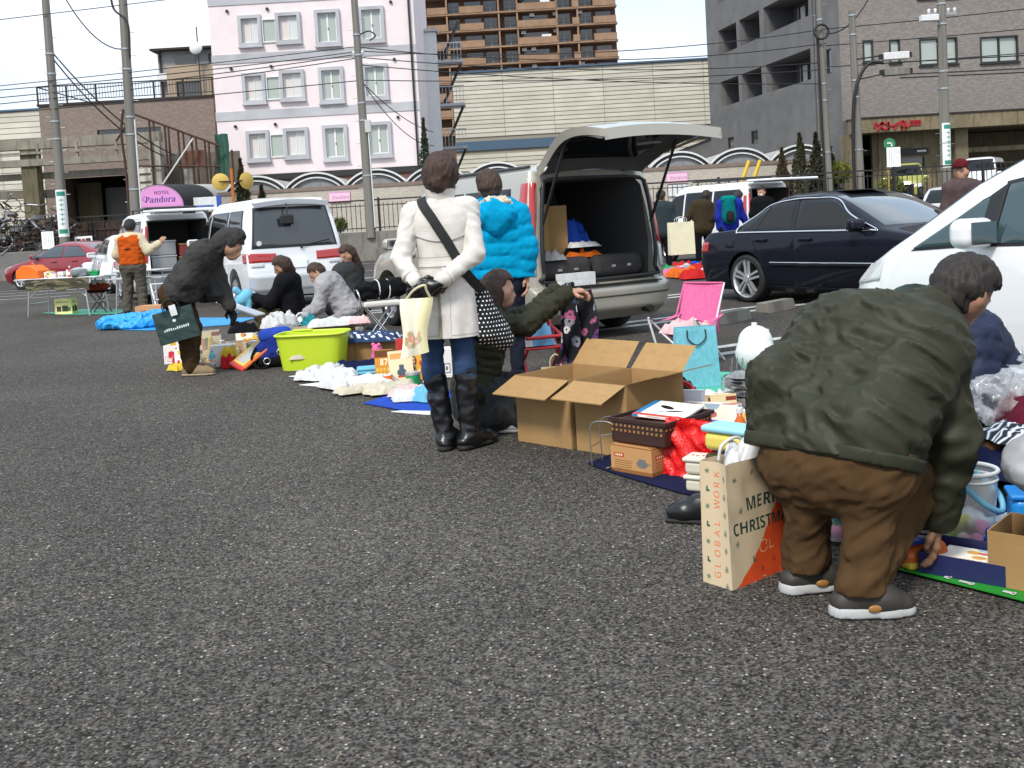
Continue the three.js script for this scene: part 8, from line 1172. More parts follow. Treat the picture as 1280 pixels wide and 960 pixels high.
{
  const tr = thing('navy_tray', 'navy blue shallow box tray holding a flat book', 'tray', [1.52, 0.018, -3.42], -0.72), nm = mat(lin(0.012, 0.018, 0.09), 0.6); PT('base', bx(0.3, 0.006, 0.22), nm, tr); for (const s of [-1, 1]) { PT('side', bx(0.3, 0.07, 0.006, 0, 0, s * 0.11), nm, tr); PT('side', bx(0.006, 0.07, 0.214, s * 0.147, 0, 0), nm, tr); }
  const bk = thing('pale_book', 'pale book lying flat in the navy tray', 'book', [1.53, 0.05, -3.42], -0.72); PT('cover', boxM(0.24, 0.012, 0.17), PRINTS[3], bk); PT('pages', bc(0.232, 0.008, 0.166, 0.006, 0.006, 0), M.whitePaint, bk);
  const c = openCarton('brown_carton', 'small brown carton at the end of the green mat', [1.69, 0.018, -3.28], -0.75, [0.28, 0.18, 0.24], { f: 0 }); 
  const bt = thing('blue_container', 'bright blue plastic container with moulded round emblem behind carton', 'container', [1.83, 0.018, -3.62], -0.3); PT('box', rb(0.17, 0.19, 0.14, 0.03, 0, 0, 0, 4), plastic(lin(0.02, 0.28, 0.75), 0.35), bt); PT('emblem', new THREE.TorusGeometry(0.03, 0.005, 8, 24).translate(0, 0.1, 0.07), plastic(lin(0.02, 0.22, 0.65), 0.35), bt); PT('lid', rb(0.18, 0.02, 0.15, 0.009, 0, 0.185, 0), plastic(lin(0.02, 0.24, 0.7), 0.35), bt); PT('red_strip', bx(0.172, 0.02, 0.142, 0, 0.012, 0), pl('red'), bt);
  const ty = thing('toy_figure', 'orange and yellow toy with a striped head by reaching hand', 'toy', [1.37, 0.018, -3.5], 0.3); PT('body', fieldMesh([[[-0.05, 0.04, 0], [0.06, 0.045, 0], 0.038, 0.04]], 0.02, 0.009), pl('orange'), ty); PT('base', rb(0.16, 0.03, 0.08, 0.014), pl('yellow'), ty); PT('head', new THREE.SphereGeometry(0.045, 16, 12).translate(0.02, 0.11, 0), M.whitePaint, ty); for (let k = 0; k < 4; k++) PT('stripe', new THREE.TorusGeometry(0.044 * Math.cos(-0.6 + k * 0.4), 0.004, 6, 20).rotateX(Math.PI / 2).translate(0.02, 0.11 + 0.045 * Math.sin(-0.6 + k * 0.4), 0), M.dark, ty); PT('blue_cap', rb(0.07, 0.02, 0.07, 0.009, -0.04, 0.085, 0), pl('blue'), ty);
  printedBox('printed_pack', 'yellow topped tan pouch glimpsed between sleeve and trousers', 'box', [1.5, 0.018, -4.35], 0.2, [0.16, 0.34, 0.08], PRINTS[1]);
  printedBox('printed_pack', 'flat printed board game under the blue container', 'box', [1.72, 0.018, -3.85], 0.3, [0.3, 0.05, 0.2], PRINTS[2]); printedBox('printed_pack', 'flat green white picture card behind the clear bucket', 'box', [1.55, 0.018, -4.02], 0.5, [0.22, 0.06, 0.16], PRINTS[3]);
}
// folded dark jeans and jumpers heaped in a pile
[['navy', 1.98, 0.02, -4.0, 0.5, 0.4, 0.14, 'folded navy jeans at the bottom of the clothes stack'], ['black', 2.0, 0.12, -4.02, 0.48, 0.4, 0.12, 'black jumper above the folded navy jeans'], ['navy', 1.96, 0.2, -3.98, 0.46, 0.38, 0.1, 'dark navy trousers in the middle of the clothes stack'], ['brown', 2.02, 0.28, -4.04, 0.4, 0.3, 0.07, 'brown belted garment near the top of clothes stack'], ['wine', 2.12, 0.34, -4.1, 0.44, 0.34, 0.12, 'wine red jumper on top of the clothes stack'], ['black', 2.3, 0.02, -4.6, 0.6, 0.5, 0.3, 'black bag heap behind the clothes stack'], ['blue', 1.78, 0.02, -4.12, 0.3, 0.2, 0.06, 'royal blue cloth under the navy jeans']].forEach(([c, x, y, z, w, d, h, l], i) => garment(l, [x, y, z], 0.3 * i, w, d, h, ct(c), i * 3.7 + 1));
{ const wv = canvasTex(128, 64, (g, w, h) => { g.fillStyle = '#18202c'; g.fillRect(0, 0, w, h); g.strokeStyle = '#dfe3e6'; g.lineWidth = 3; for (let i = 0; i < 9; i++) { g.beginPath(); for (let x = 0; x <= w; x += 8) g.lineTo(x, i * 8 + 3 * Math.sin(x * 0.3 + i)); g.stroke(); } }); garment('white and black wave patterned scarf on the clothes stack', [1.99, 0.33, -3.98], 0.3, 0.36, 0.26, 0.05, mat(0xffffff, 0.9, { map: wv, side: THREE.DoubleSide }), 2.2); }
const clear = phys(lin(0.95, 0.96, 0.97), 0.1, { transmission: 0.8, thickness: 0, ior: 1.35, side: THREE.DoubleSide });
[[2.03, 0.44, -4.2, 0.1, 'crumpled clear plastic bag on the wine red jumper'], [2.2, 0.46, -4.15, 0.11, 'crumpled clear plastic bag next to the navy puffer jacket'], [2.18, 0.62, -4.0, 0.12, 'upright clear plastic bag on the clothes stack']].forEach(([x, y, z, r, l], i) => { const t = tag(mesh('plastic_bag', fieldMesh([[[-0.06, 0, 0], [0.08, 0.01, 0], r * 0.8, r], [[0, 0.02, 0], [0.02, i === 2 ? 0.18 : 0.07, 0], r, r * 0.3]], 0.04, 0.011, { fold: [[0.03, 11, 11, 11, 1], [0.015, 26, 26, 26, 1]] }), clear), l, 'plastic bag'); t.position.set(x, y, z); });

// ---- middle stall: bin, boxes, books, garments
{
  const t = tub('lime_storage_bin', 'translucent lime green storage bin set on the asphalt', [-1.93, 0.0, -9.75], -0.08, [0.66, 0.33, 0.42], phys(lin(0.52, 0.66, 0.03), 0.35, { side: THREE.DoubleSide }), { cat: 'bin' });
  PT('lid_edge', rb(0.2, 0.02, 0.05, 0.008, -0.16, 0.33, -0.22), pl('lime'), t);
  garment('yellow green cloth inside the lime storage bin', [-1.93, 0.1, -9.75], 0.2, 0.5, 0.32, 0.12, ct('cream'), 5.5);
  const nb = thing('brown_box', 'low brown wooden box holding a navy striped cloth', 'box', [-1.42, 0, -10.0], -0.08); PT('box', rb(0.55, 0.2, 0.3, 0.008), mat(lin(0.36, 0.2, 0.07), 0.75, { map: T.mott }), nb); PT('board_joint', [bx(0.008, 0.2, 0.302, -0.12, 0, 0), bx(0.008, 0.2, 0.302, 0.1, 0, 0)], mat(lin(0.16, 0.08, 0.03), 0.8), nb);
  const sp = canvasTex(128, 64, (g, w, h) => { g.fillStyle = '#1c3358'; g.fillRect(0, 0, w, h); g.fillStyle = '#e6e9ee'; for (let j = 0; j < 5; j++) for (let i = 0; i < 9; i++) g.fillRect(i * 15 + (j % 2) * 7, j * 13 + 3, 7, 4); });
  const cl = garment('navy cloth with white dashes draped on the brown box', [-1.42, 0.2, -9.98], -0.08, 0.62, 0.4, 0.08, mat(0xffffff, 0.9, { map: sp, side: THREE.DoubleSide }), 7.7);
  const bt = thing('wooden_board', 'pale wooden board resting behind the lime storage bin', 'board', [-1.9, 0.3, -10.5], 0.25); PT('board', rb(0.75, 0.025, 0.3, 0.008), mat(lin(0.55, 0.38, 0.2), 0.7, { map: T.mott }), bt); const sup = PT('support_box', rb(0.5, 0.29, 0.24, 0.01, 0, -0.296, 0), M.cardboard, bt);
  garment('pale pink and white cloth on the wooden board', [-1.78, 0.33, -10.4], 0.2, 0.6, 0.3, 0.07, ct('white'), 8.2); garment('rosy pink cloth end on the wooden board', [-1.58, 0.34, -10.36], 0.2, 0.22, 0.2, 0.06, ct('palepink'), 3.9);
}
// standing packs and books beside the white coat's boots
const gcal = canvasTex(128, 160, (g, w, h) => { g.fillStyle = '#d8922e'; g.fillRect(0, 0, w, h); g.fillStyle = '#f6ecd8'; g.font = 'bold 50px sans-serif'; g.fillText('87', 34, 84); g.fillStyle = '#6a3a14'; g.fillRect(0, 0, w, 40); for (let i = 0; i < 10; i++) { g.fillStyle = '#e8c25a'; g.fillRect(8 + (i % 5) * 24, 100 + Math.floor(i / 5) * 26, 16, 18); } });
const gbook = canvasTex(128, 160, (g, w, h) => { g.fillStyle = '#f2dcb4'; g.fillRect(0, 0, w, h); g.fillStyle = '#e9a35a'; g.fillRect(8, 10, w - 16, 30); g.fillStyle = '#4d5a66'; g.beginPath(); g.ellipse(64, 110, 26, 20, 0, 0, 7); g.fill(); g.fillRect(52, 70, 26, 34); g.fillStyle = '#b04a34'; g.fillRect(40, 126, 50, 10); });
printedBox('game_pack', 'orange pack printed 87 standing among the white garments', 'box', [-1.13, 0.01, -8.7], 0.12, [0.16, 0.24, 0.06], mat(0xffffff, 0.5, { map: gcal }), undefined, -0.1);
printedBox('story_book', 'cream story book with a dark figure leaning upright', 'book', [-0.95, 0.01, -8.42], 0.35, [0.2, 0.26, 0.025], mat(0xffffff, 0.5, { map: gbook }), undefined, -0.25);
printedBox('game_pack', 'narrow orange striped pack beside the story book', 'box', [-0.8, 0.01, -8.55], -0.2, [0.09, 0.22, 0.07], PRINTS[5]); printedBox('white_carton', 'white carton with small black label beside the boots', 'carton', [-0.66, 0.01, -8.6], 0.1, [0.22, 0.24, 0.14], mat(0xffffff, 0.6, { map: canvasTex(128, 128, (g, w, h) => { g.fillStyle = '#eceae6'; g.fillRect(0, 0, w, h); g.strokeStyle = '#222'; g.lineWidth = 3; g.strokeRect(52, 66, 66, 40); g.fillStyle = '#222'; for (let x = 60; x < 110; x += 13) g.fillRect(x, 78, 8, 16); }) }));
printedBox('red_pack', 'tall dark red pack standing behind the story book', 'box', [-0.98, 0.01, -8.95], 0.2, [0.14, 0.3, 0.05], PRINTS[4]); printedBox('red_booklet', 'red and white booklet propped up before kneeling person', 'book', [-2.22, 0.02, -11.8], 0.1, [0.16, 0.24, 0.02], PRINTS[4], undefined, -0.15);
[['navy', -1.42, -9.1, 0.5, 0.24, 0.1, 'navy garment between the bin and the white garments'], ['white', -1.72, -8.95, 0.42, 0.3, 0.1, 'white shirt heaped in front of the lime bin'], ['white', -1.5, -8.62, 0.5, 0.32, 0.09, 'white garment nearest the navy garment'], ['white', -1.2, -8.3, 0.46, 0.3, 0.08, 'white frilled garment before the orange pack'], ['cream', -1.0, -7.98, 0.44, 0.3, 0.06, 'cream lace garment before the story book'], ['palepink', -0.85, -7.8, 0.34, 0.24, 0.05, 'pale pink printed garment beside cream lace garment'], ['white', -1.48, -8.28, 0.36, 0.16, 0.06, 'white sleeve lying on the asphalt edge'], ['white', -0.75, -7.55, 0.36, 0.26, 0.07, 'white crumpled garment close to the black boots'], ['sky', -0.68, -7.45, 0.16, 0.16, 0.1, 'small light blue bundle close to the black boots'], ['grey', -1.22, -9.25, 0.3, 0.2, 0.08, 'grey garment behind the navy garment'], ['tan', -0.66, -7.72, 0.2, 0.16, 0.06, 'tan patterned bundle close to the black boots'], ['cream', -1.3, -8.02, 0.3, 0.2, 0.05, 'cream scarf lying below the white garments']].forEach(([c, x, z, w, d, h, l], i) => garment(l, [x, 0.012, z], i * 0.9, w, d, h, ct(c), i * 2.9 + 0.5, 'garments spread before the lime bin'));
mat2('ground_sheet', 'royal blue sheet sticking out under the white garments', [[-1.15, -7.52], [-0.8, -7.12], [-0.5, -7.0], [-0.3, -7.6], [-0.8, -8.2]], ct('blue')); mat2('flat_paper', 'white paper sheet on the asphalt beside the boots', [[-0.9, -7.12], [-0.62, -6.92], [-0.45, -7.02], [-0.66, -7.16]], M.whitePaint, 0.004); mat2('flat_paper', 'white paper sheet in front of the lime bin', [[-2.06, -9.18], [-1.82, -8.98], [-1.7, -9.1], [-1.92, -9.24]], M.whitePaint, 0.004); mat2('flat_paper', 'white paper strip below the white garments', [[-1.85, -8.62], [-1.55, -8.4], [-1.45, -8.52], [-1.7, -8.7]], M.whitePaint, 0.004);
{ // folding stool with black bag and white roll
  const t = thing('folding_stool', 'chrome folding stool with white cushion behind the brown box', 'stool', [-1.5, 0, -11.4], 0.3); for (const s of [-1, 1]) { PT('leg', bar([-0.16, 0, s * 0.14], [0.16, 0.42, s * 0.14], 0.011), M.chrome, t); PT('leg', bar([0.16, 0, s * 0.14], [-0.16, 0.42, s * 0.14], 0.011), M.chrome, t); } PT('cushion', rb(0.42, 0.07, 0.34, 0.03, 0.02, 0.42, 0, 3), mat(lin(0.6, 0.57, 0.52), 0.7), t); PT('back_frame', tube([[-0.2, 0.4, -0.12], [-0.24, 0.6, -0.12], [-0.24, 0.6, 0.12], [-0.2, 0.4, 0.12]], 0.012), M.chrome, t);
  const b = thing('black_holdall', 'black holdall with two white stripes on the stool', 'bag', [-1.46, 0.5, -11.42], 0.5); PT('bag', fieldMesh([[[-0.2, 0.1, 0], [0.2, 0.12, 0], 0.1]], 0.02, 0.016, { fold: [[0.02, 9, 9, 9, 1]] }), CL.black, b); for (const x of [-0.06, 0.06]) PT('stripe', new THREE.TorusGeometry(0.108, 0.008, 6, 26).rotateY(Math.PI / 2).translate(x, 0.11, 0), M.whitePaint, b);
}
// ---- toys beside the hooded person
{
  const mk = packPrint('#f6f1ec', ['#d8304a', '#f0b040', '#e85a5a'], 12); printedBox('juice_carton', 'red and white drink carton pack at the edge of goods', 'box', [-3.62, 0, -10.75], 0.3, [0.17, 0.26, 0.14], mat(0xffffff, 0.5, { map: mk }));
  const d = thing('drawing_board_toy', 'orange toy drawing board with grey screen leaning on goods', 'toy', [-2.72, 0.02, -9.85], -0.55); const g = new THREE.Group(); g.name = 'board'; d.add(g); g.rotation.set(-0.95, 0, -0.35); PT('frame', rb(0.26, 0.4, 0.035, 0.03, 0, 0, 0, 4), pl('orange'), g); PT('screen', rb(0.16, 0.28, 0.01, 0.006, 0, 0.07, 0.016), mat(lin(0.4, 0.4, 0.38), 0.5), g); PT('corner_guard', rb(0.27, 0.05, 0.042, 0.02, 0, 0.0, 0), pl('red'), g); PT('inner_frame', ring(-0.1, 0.1, 0.05, 0.37, 0.02, 0.02, 0.006), pl('yellow'), g);
  const b = thing('blue_school_bag', 'royal blue and black school backpack with silver buckles', 'backpack', [-2.38, 0, -10.0], 0.2); PT('pack', fieldMesh([[[-0.08, 0.12, 0], [0.08, 0.13, 0], 0.11], [[0.0, 0.2, -0.05], [0.02, 0.27, -0.08], 0.12, 0.1]], 0.05, 0.014, { fold: [[0.012, 12, 12, 12, 1]], cuts: [[[0, 0.005, 0], [0, -1, 0]]] }), cloth(lin(0.015, 0.03, 0.2)), b); PT('flap', fieldMesh([[[-0.06, 0.3, -0.02], [0.12, 0.31, -0.04], 0.075]], 0.03, 0.012), cloth(lin(0.03, 0.07, 0.4)), b); PT('buckle', new THREE.TorusGeometry(0.03, 0.008, 8, 16).translate(-0.06, 0.07, 0.13), M.chrome, b); PT('buckle', new THREE.TorusGeometry(0.03, 0.008, 8, 16).translate(0.07, 0.15, 0.13), M.chrome, b); PT('strap', tube([[-0.16, 0.2, 0.05], [-0.2, 0.1, 0.12], [-0.14, 0.01, 0.16], [-0.05, 0.02, 0.17]], 0.014), CL.black, b); PT('lower_panel', fieldMesh([[[-0.1, 0.06, 0.07], [0.1, 0.06, 0.07], 0.06]], 0.03, 0.014), CL.black, b);
  const sg = canvasTex(128, 128, (g, w, h) => { g.fillStyle = '#14302a'; g.fillRect(0, 0, w, h); g.fillStyle = '#dfe6e2'; g.beginPath(); g.arc(64, 44, 6, 0, 7); g.fill(); for (let x = 24; x < 106; x += 7) g.fillRect(x, 74 - 6 * hash(x, 3), 4, 6 + 6 * hash(x, 3)); });
  const cb = carrierBag('dark_green_bag', 'dark green paper shopping bag hanging from the hooded person', [-3.1, 0.36, -9.48], 0.15, [0.36, 0.3, 0.11], { front: mat(0xffffff, 0.5, { map: sg, side: THREE.DoubleSide }), side: mat(lin(0.008, 0.03, 0.025), 0.5, { side: THREE.DoubleSide }) }, { handle: mat(lin(0.01, 0.03, 0.025), 0.6), pinch: 0.5, crumple: 0.012 }); cb.rotation.z = 0.22; PT('receipt', bc(0.06, 0.1, 0.004, 0.02, 0.29, 0.06), M.whitePaint, cb);
  const blt = thing('blue_plush_toy', 'light blue plush toy held by the seated person', 'toy', [-3.22, 0.5, -12.3], 0.3); PT('body', fieldMesh([[[-0.03, 0.03, 0], [0.03, 0.08, 0], 0.08, 0.075], [[-0.08, -0.02, 0], [-0.11, -0.12, 0.02], 0.04, 0.035], [[0.05, 0.0, 0.03], [0.03, -0.12, 0.03], 0.04, 0.035]], 0.03, 0.012), cloth(COLS.sky), blt); PT('ear', fieldMesh([[[-0.07, 0.12, 0], [-0.1, 0.15, 0], 0.04]], 0.02, 0.012), cloth(COLS.sky), blt); PT('pink_patch', fieldMesh([[[-0.12, -0.05, 0.03], [-0.13, -0.08, 0.03], 0.042]], 0.02, 0.012), cloth(COLS.palepink), blt);
  // clear toy cases and small packs: each its own box
  const names = ['small yellow toy pack', 'clear plastic figure case', 'white toy carton', 'red and white toy pack', 'blue printed toy pack', 'tall clear toy case', 'flat white game box', 'orange toy pack', 'silver grey toy case', 'pale blue toy pack', 'cream puzzle box', 'brown picture box'];
  const by = ['next to the brown shoes', 'behind the orange drawing board', 'beside the school backpack', 'near the blue tarpaulin edge', 'in front of seated person', 'beside the drink carton'];
  const spots = [[-3.3, -10.25], [-3.1, -10.35], [-2.95, -10.3], [-3.4, -10.6], [-3.15, -10.75], [-2.9, -10.6], [-2.62, -10.35], [-2.75, -10.8], [-2.5, -10.75], [-3.25, -11.1], [-2.95, -11.15], [-2.65, -11.2], [-2.4, -11.1], [-2.3, -10.7], [-3.4, -11.5], [-3.05, -11.6], [-2.75, -11.55], [-2.1, -10.9], [-2.45, -11.5]];
  spots.forEach(([x, z], i) => { const k = i % 12, w = 0.13 + 0.12 * hash(i, 1), h = 0.08 + 0.2 * hash(i, 2), dd = 0.1 + 0.08 * hash(i, 3); if (k === 1 || k === 5) { const t = thing('toy_case', names[k] + ' ' + by[(i + Math.floor(i / 12)) % 6], 'toy case', [x, 0, z], hash(i, 6) - 0.5); PT('case', boxM(w, h + 0.1, dd), clear, t); PT('contents', fieldMesh([[[0, 0.06, 0], [0.01, h + 0.02, 0], 0.035, 0.025], [[-0.04, 0.04, 0], [0.04, 0.04, 0.0], 0.03]], 0.02, 0.014), pl(['red', 'yellow', 'blue', 'pink'][i % 4]), t); PT('backing', boxM(w * 0.94, h + 0.09, 0.004, 0.003).translate(0, 0, -dd * 0.45), PRINTS[i % 6], t); } else printedBox('toy_pack', names[k] + ' ' + by[(i + Math.floor(i / 12)) % 6], 'toy pack', [x, 0, z], 1.4 * (hash(i, 6) - 0.5), [w, h, dd], k === 2 || k === 6 ? M.whitePaint : k === 8 ? mat(lin(0.4, 0.41, 0.43), 0.4) : PRINTS[(i * 5) % 6]); });
  [['black', -2.95, 0.24, -11.1, 0.3, 0.2, 0.1, 'black and white cap resting on toy packs'], ['white', -2.6, 0.25, -11.4, 0.4, 0.3, 0.16, 'white plastic wrapped bundle on the toy packs'], ['teal', -2.3, 0.2, -11.5, 0.22, 0.16, 0.14, 'teal cloth hat in front of seated person'], ['grey', -2.45, 0.26, -10.9, 0.24, 0.14, 0.06, 'grey cap lying on the toy packs'], ['yellow', -3.35, 0.0, -10.1, 0.16, 0.2, 0.06, 'yellow cloth bundle beside the brown shoes'], ['red', -2.85, 0.0, -10.08, 0.2, 0.14, 0.12, 'red and white trinket heap behind the drawing board'], ['yellow', -2.85, 0.1, -10.12, 0.12, 0.12, 0.1, 'yellow trinket behind the drawing board']].forEach(([c, x, y, z, w, d, h, l], i) => garment(l, [x, y, z], i, w, d, h, ct(c), i * 5.1 + 2));
  const tr = thing('white_tray_lid', 'long white lid held out by the hooded person', 'lid', [-2.75, 0.56, -10.3], -0.4); const l = PT('lid', rb(0.5, 0.02, 0.16, 0.008), M.white, tr); l.rotation.z = -0.3;
}
// ---- blue tarpaulin, citrus carton, tables further off
mat2('ground_sheet', 'bright blue tarpaulin on the asphalt beside the citrus carton', [[-6.3, -15.5], [-5.3, -14.75], [-4.1, -14.9], [-4.0, -15.9], [-5.2, -16.6], [-6.2, -16.4]], mat(lin(0.02, 0.32, 0.72), 0.5, { map: T.mott }));
{ const r = tag(mesh('tarpaulin_roll', fieldMesh([[[-0.4, 0.08, 0], [0.35, 0.1, 0.05], 0.1, 0.13], [[0.3, 0.1, 0.05], [0.55, 0.18, 0], 0.08, 0.1], [[-0.3, 0.06, 0.1], [0.2, 0.05, 0.2], 0.06]], 0.06, 0.018, { fold: [[0.035, 7, 7, 7, 1], [0.012, 18, 18, 18, 1]], cuts: [[[0, 0.012, 0], [0, -1, 0]]] }), mat(lin(0.02, 0.3, 0.7), 0.45)), 'rumpled roll of bright blue tarpaulin before the citrus carton', 'tarpaulin'); r.position.set(-5.75, 0, -15.35);
  const cm = canvasTex(128, 96, (g, w, h) => { g.fillStyle = '#c08a5c'; g.fillRect(0, 0, w, h); g.strokeStyle = '#b5402a'; g.lineWidth = 5; for (const x of [70, 98]) { g.beginPath(); g.moveTo(x - 10, 34); g.lineTo(x + 12, 32); g.moveTo(x, 24); g.lineTo(x - 6, 70); g.moveTo(x - 8, 50); g.quadraticCurveTo(x + 16, 44, x + 4, 70); g.stroke(); } g.fillStyle = '#6a4a2a'; for (const [x, y] of [[18, 24], [18, 38], [34, 24], [34, 38]]) g.fillRect(x, y, 11, 9); });
  printedBox('citrus_carton', 'brown carton with red brush lettering on the tarpaulin', 'carton', [-5.72, 0.012, -16.35], -0.12, [0.52, 0.25, 0.34], mat(0xffffff, 0.8, { map: cm }));
}
mat2('ground_sheet', 'mint green sheet under the folding tables', [[-9.2, -20.0], [-8.4, -19.1], [-7.2, -18.6], [-7.3, -19.6], [-8.6, -20.4]], mat(lin(0.06, 0.45, 0.28), 0.6, { map: T.mott }));
function foldTable(label, pos, turn, w, d, h, top) { const t = thing('folding_table', label, 'table', pos, turn); PT('tabletop', rb(w, 0.03, d, 0.012, 0, h, 0), top, t); PT('edge_trim', [bx(w + 0.01, 0.022, 0.012, 0, h + 0.002, d / 2), bx(w + 0.01, 0.022, 0.012, 0, h + 0.002, -d / 2)], M.alu, t); for (const sx of [-1, 1]) { for (const sz of [-1, 1]) PT('leg', bar([sx * w * 0.38, 0, sz * d * 0.42], [sx * w * 0.34, h, sz * d * 0.4], 0.014), M.alu, t); PT('leg_brace', bar([sx * w * 0.37, h * 0.35, -d * 0.42], [sx * w * 0.37, h * 0.35, d * 0.42], 0.01), M.alu, t); PT('strut', bar([sx * w * 0.36, h * 0.5, d * 0.4], [sx * w * 0.1, h, d * 0.3], 0.009), M.alu, t); } return t; }
foldTable('long folding table covered with mixed goods beside the red saloon', [-8.35, 0, -19.2], -0.35, 1.9, 0.6, 0.68, M.whitePaint);
foldTable('low aluminium folding table beside the orange vest', [-6.75, 0, -18.75], -0.2, 1.1, 0.6, 0.62, M.alu);
foldTable('white folding table behind the small van opening', [-7.6, 0, -20.6], -0.35, 1.6, 0.5, 0.7, M.whitePaint);
{
  const at2 = (u, y, v) => [-8.35 + Math.cos(0.35) * u + Math.sin(-0.35) * v, y, -19.2 + Math.sin(0.35) * u + Math.cos(0.35) * v];
  const cm = canvasTex(128, 64, (g, w, h) => { g.fillStyle = '#4a4534'; g.fillRect(0, 0, w, h); for (let i = 0; i < 60; i++) { g.fillStyle = ['#2c2a1e', '#6a6248', '#3a4030', '#7a7058'][i % 4]; g.beginPath(); g.ellipse(hash(i, 1) * w, hash(i, 2) * h, 12 * hash(i, 3) + 3, 5, 0, 0, 7); g.fill(); } });
  const c = thing('camouflage_cloth', 'camouflage cloth hanging over the edge of long table', 'cloth', at2(0.1, 0.7, 0.32), -0.35); PT('cloth', quadGrid(30, 6, (u, v) => [(u - 0.5) * 1.5, -0.2 * (1 - v) - 0.03 * Math.sin(u * 14) * (1 - v), 0.02 * Math.sin(u * 40) + 0.012]), mat(0xffffff, 0.9, { map: cm, side: THREE.DoubleSide }), c);
  const ob = thing('orange_box_bag', 'bright orange box shaped bag on the long table', 'bag', at2(-0.72, 0.712, 0.05), -0.35); PT('bag', extrude([[-0.26, 0], [0.26, 0], [0.25, 0.12], [0.08, 0.22], [-0.1, 0.22], [-0.25, 0.14]], 0.3, 0.015).translate(0, 0.016, -0.15), mat(lin(0.75, 0.15, 0.005), 0.6), ob); PT('handle', tube([[-0.06, 0.23, 0], [0, 0.29, 0], [0.06, 0.23, 0]], 0.012), pl('orange'), ob);
  [['blue printed video case', -0.38, 0.1, 2], ['cream paperback book', -0.27, 0.12, 1], ['red video case', -0.15, 0.1, 4], ['blue lidded pencil tin', 0.0, 0.1, 2], ['pale printed game box', 0.15, 0.13, 3], ['orange paperback book', 0.3, 0.1, 5]].forEach(([l, u, h, p], i) => printedBox('table_pack', l + ' on the long folding table', 'pack', at2(u, 0.712, 0.02 + 0.05 * (i % 2)), -0.35 + 0.3 * hash(i, 4), [0.11, h, 0.12], PRINTS[p]));
  const wc = thing('white_coffee_maker', 'white rounded appliance standing on the long table', 'appliance', at2(0.52, 0.712, -0.05), 0.2); PT('body', rb(0.2, 0.2, 0.18, 0.05, 0, 0.05, 0, 3), M.white, wc); PT('base', rb(0.24, 0.06, 0.22, 0.02), mat(lin(0.4, 0.41, 0.43), 0.5), wc);
  const pot = thing('grey_cooking_pot', 'grey round cooking pot on the long table', 'pot', at2(0.5, 0.712, 0.2), 0); PT('pot', lathe([[0, 0], [0.12, 0], [0.15, 0.05], [0.15, 0.13], [0.14, 0.13], [0.13, 0.03], [0, 0.02]], 24), mat(lin(0.3, 0.33, 0.33), 0.4, { metalness: 0.4 }), pot); PT('lid', lathe([[0, 0.18], [0.06, 0.17], [0.15, 0.135]], 24), mat(lin(0.4, 0.42, 0.42), 0.35, { metalness: 0.4 }), pot);
  const pad = thing('pale_blue_folder', 'pale blue folder propped up at the table end', 'folder', at2(0.98, 0.712, 0.05), -0.3); const f = PT('folder', bx(0.26, 0.24, 0.02), mat(lin(0.55, 0.68, 0.72), 0.6), pad); f.rotation.x = -0.35; PT('page', bx(0.24, 0.22, 0.004, 0, 0.01, 0.013), M.whitePaint, f);
  const rk = thing('wire_stand', 'chrome wire stand on the end of the long table', 'rack', at2(0.75, 0.712, -0.05), -0.3); for (const s of [-0.12, 0, 0.12]) PT('upright', tube([[s, 0, 0.1], [s, 0.22, 0.02], [s, 0.3, -0.04]], 0.008), M.chrome, rk); PT('shelf_wire', [bar([-0.14, 0.12, 0.05], [0.14, 0.12, 0.05], 0.008), bar([-0.14, 0.25, 0], [0.14, 0.25, 0], 0.008)], M.chrome, rk);
  const yb = canvasTex(128, 96, (g, w, h) => { g.fillStyle = '#e9e39a'; g.fillRect(0, 0, w, h); g.fillStyle = '#39422c'; g.fillRect(14, 46, 34, 34); g.fillRect(54, 42, 44, 38); g.fillStyle = '#5a6a3a'; g.fillRect(96, 52, 22, 26); g.fillStyle = '#7a7a3a'; for (let x = 12; x < 110; x += 10) g.fillRect(x, 14, 6, 8); });
  printedBox('yellow_toy_carton', 'pale yellow carton with dark picture under the long table', 'carton', [-8.45, 0.012, -19.35], -0.2, [0.36, 0.28, 0.18], mat(0xffffff, 0.7, { map: yb }));
  const st = thing('red_black_stool', 'small stool with a red and black bundle under table', 'stool', [-7.75, 0.0, -19.2], 0); for (const s of [-1, 1]) { PT('leg', bar([s * 0.18, 0, 0.12], [-s * 0.14, 0.4, 0.12], 0.01), M.blackIron, st); PT('leg', bar([s * 0.18, 0, -0.12], [-s * 0.14, 0.4, -0.12], 0.01), M.blackIron, st); } PT('seat', rb(0.4, 0.03, 0.3, 0.01, 0, 0.4, 0), CL.black, st); PT('bundle', fieldMesh([[[-0.1, 0.48, 0], [0.1, 0.48, 0], 0.09]], 0.02, 0.02, { fold: [[0.03, 9, 9, 9, 1]] }), cloth(lin(0.3, 0.05, 0.02)), st); PT('white_hat', fieldMesh([[[-0.08, 0.57, 0], [0.1, 0.56, 0], 0.06]], 0.02, 0.02), M.whitePaint, st);
  const fc = thing('folding_chair_frame', 'folded white metal chair leaning beside the small van', 'chair', [-5.95, 0, -17.5], 0.5); for (const s of [-0.2, 0.2]) { PT('frame_tube', bar([s, 0.02, 0.5], [s, 0.55, -0.1], 0.014), M.whitePaint, fc); PT('frame_tube', bar([s, 0.02, 0.0], [s, 0.45, 0.35], 0.012), M.whitePaint, fc); } PT('cross_tube', [bar([-0.2, 0.55, -0.1], [0.2, 0.55, -0.1], 0.014), bar([-0.2, 0.3, 0.2], [0.2, 0.3, 0.2], 0.012)], M.whitePaint, fc);
}
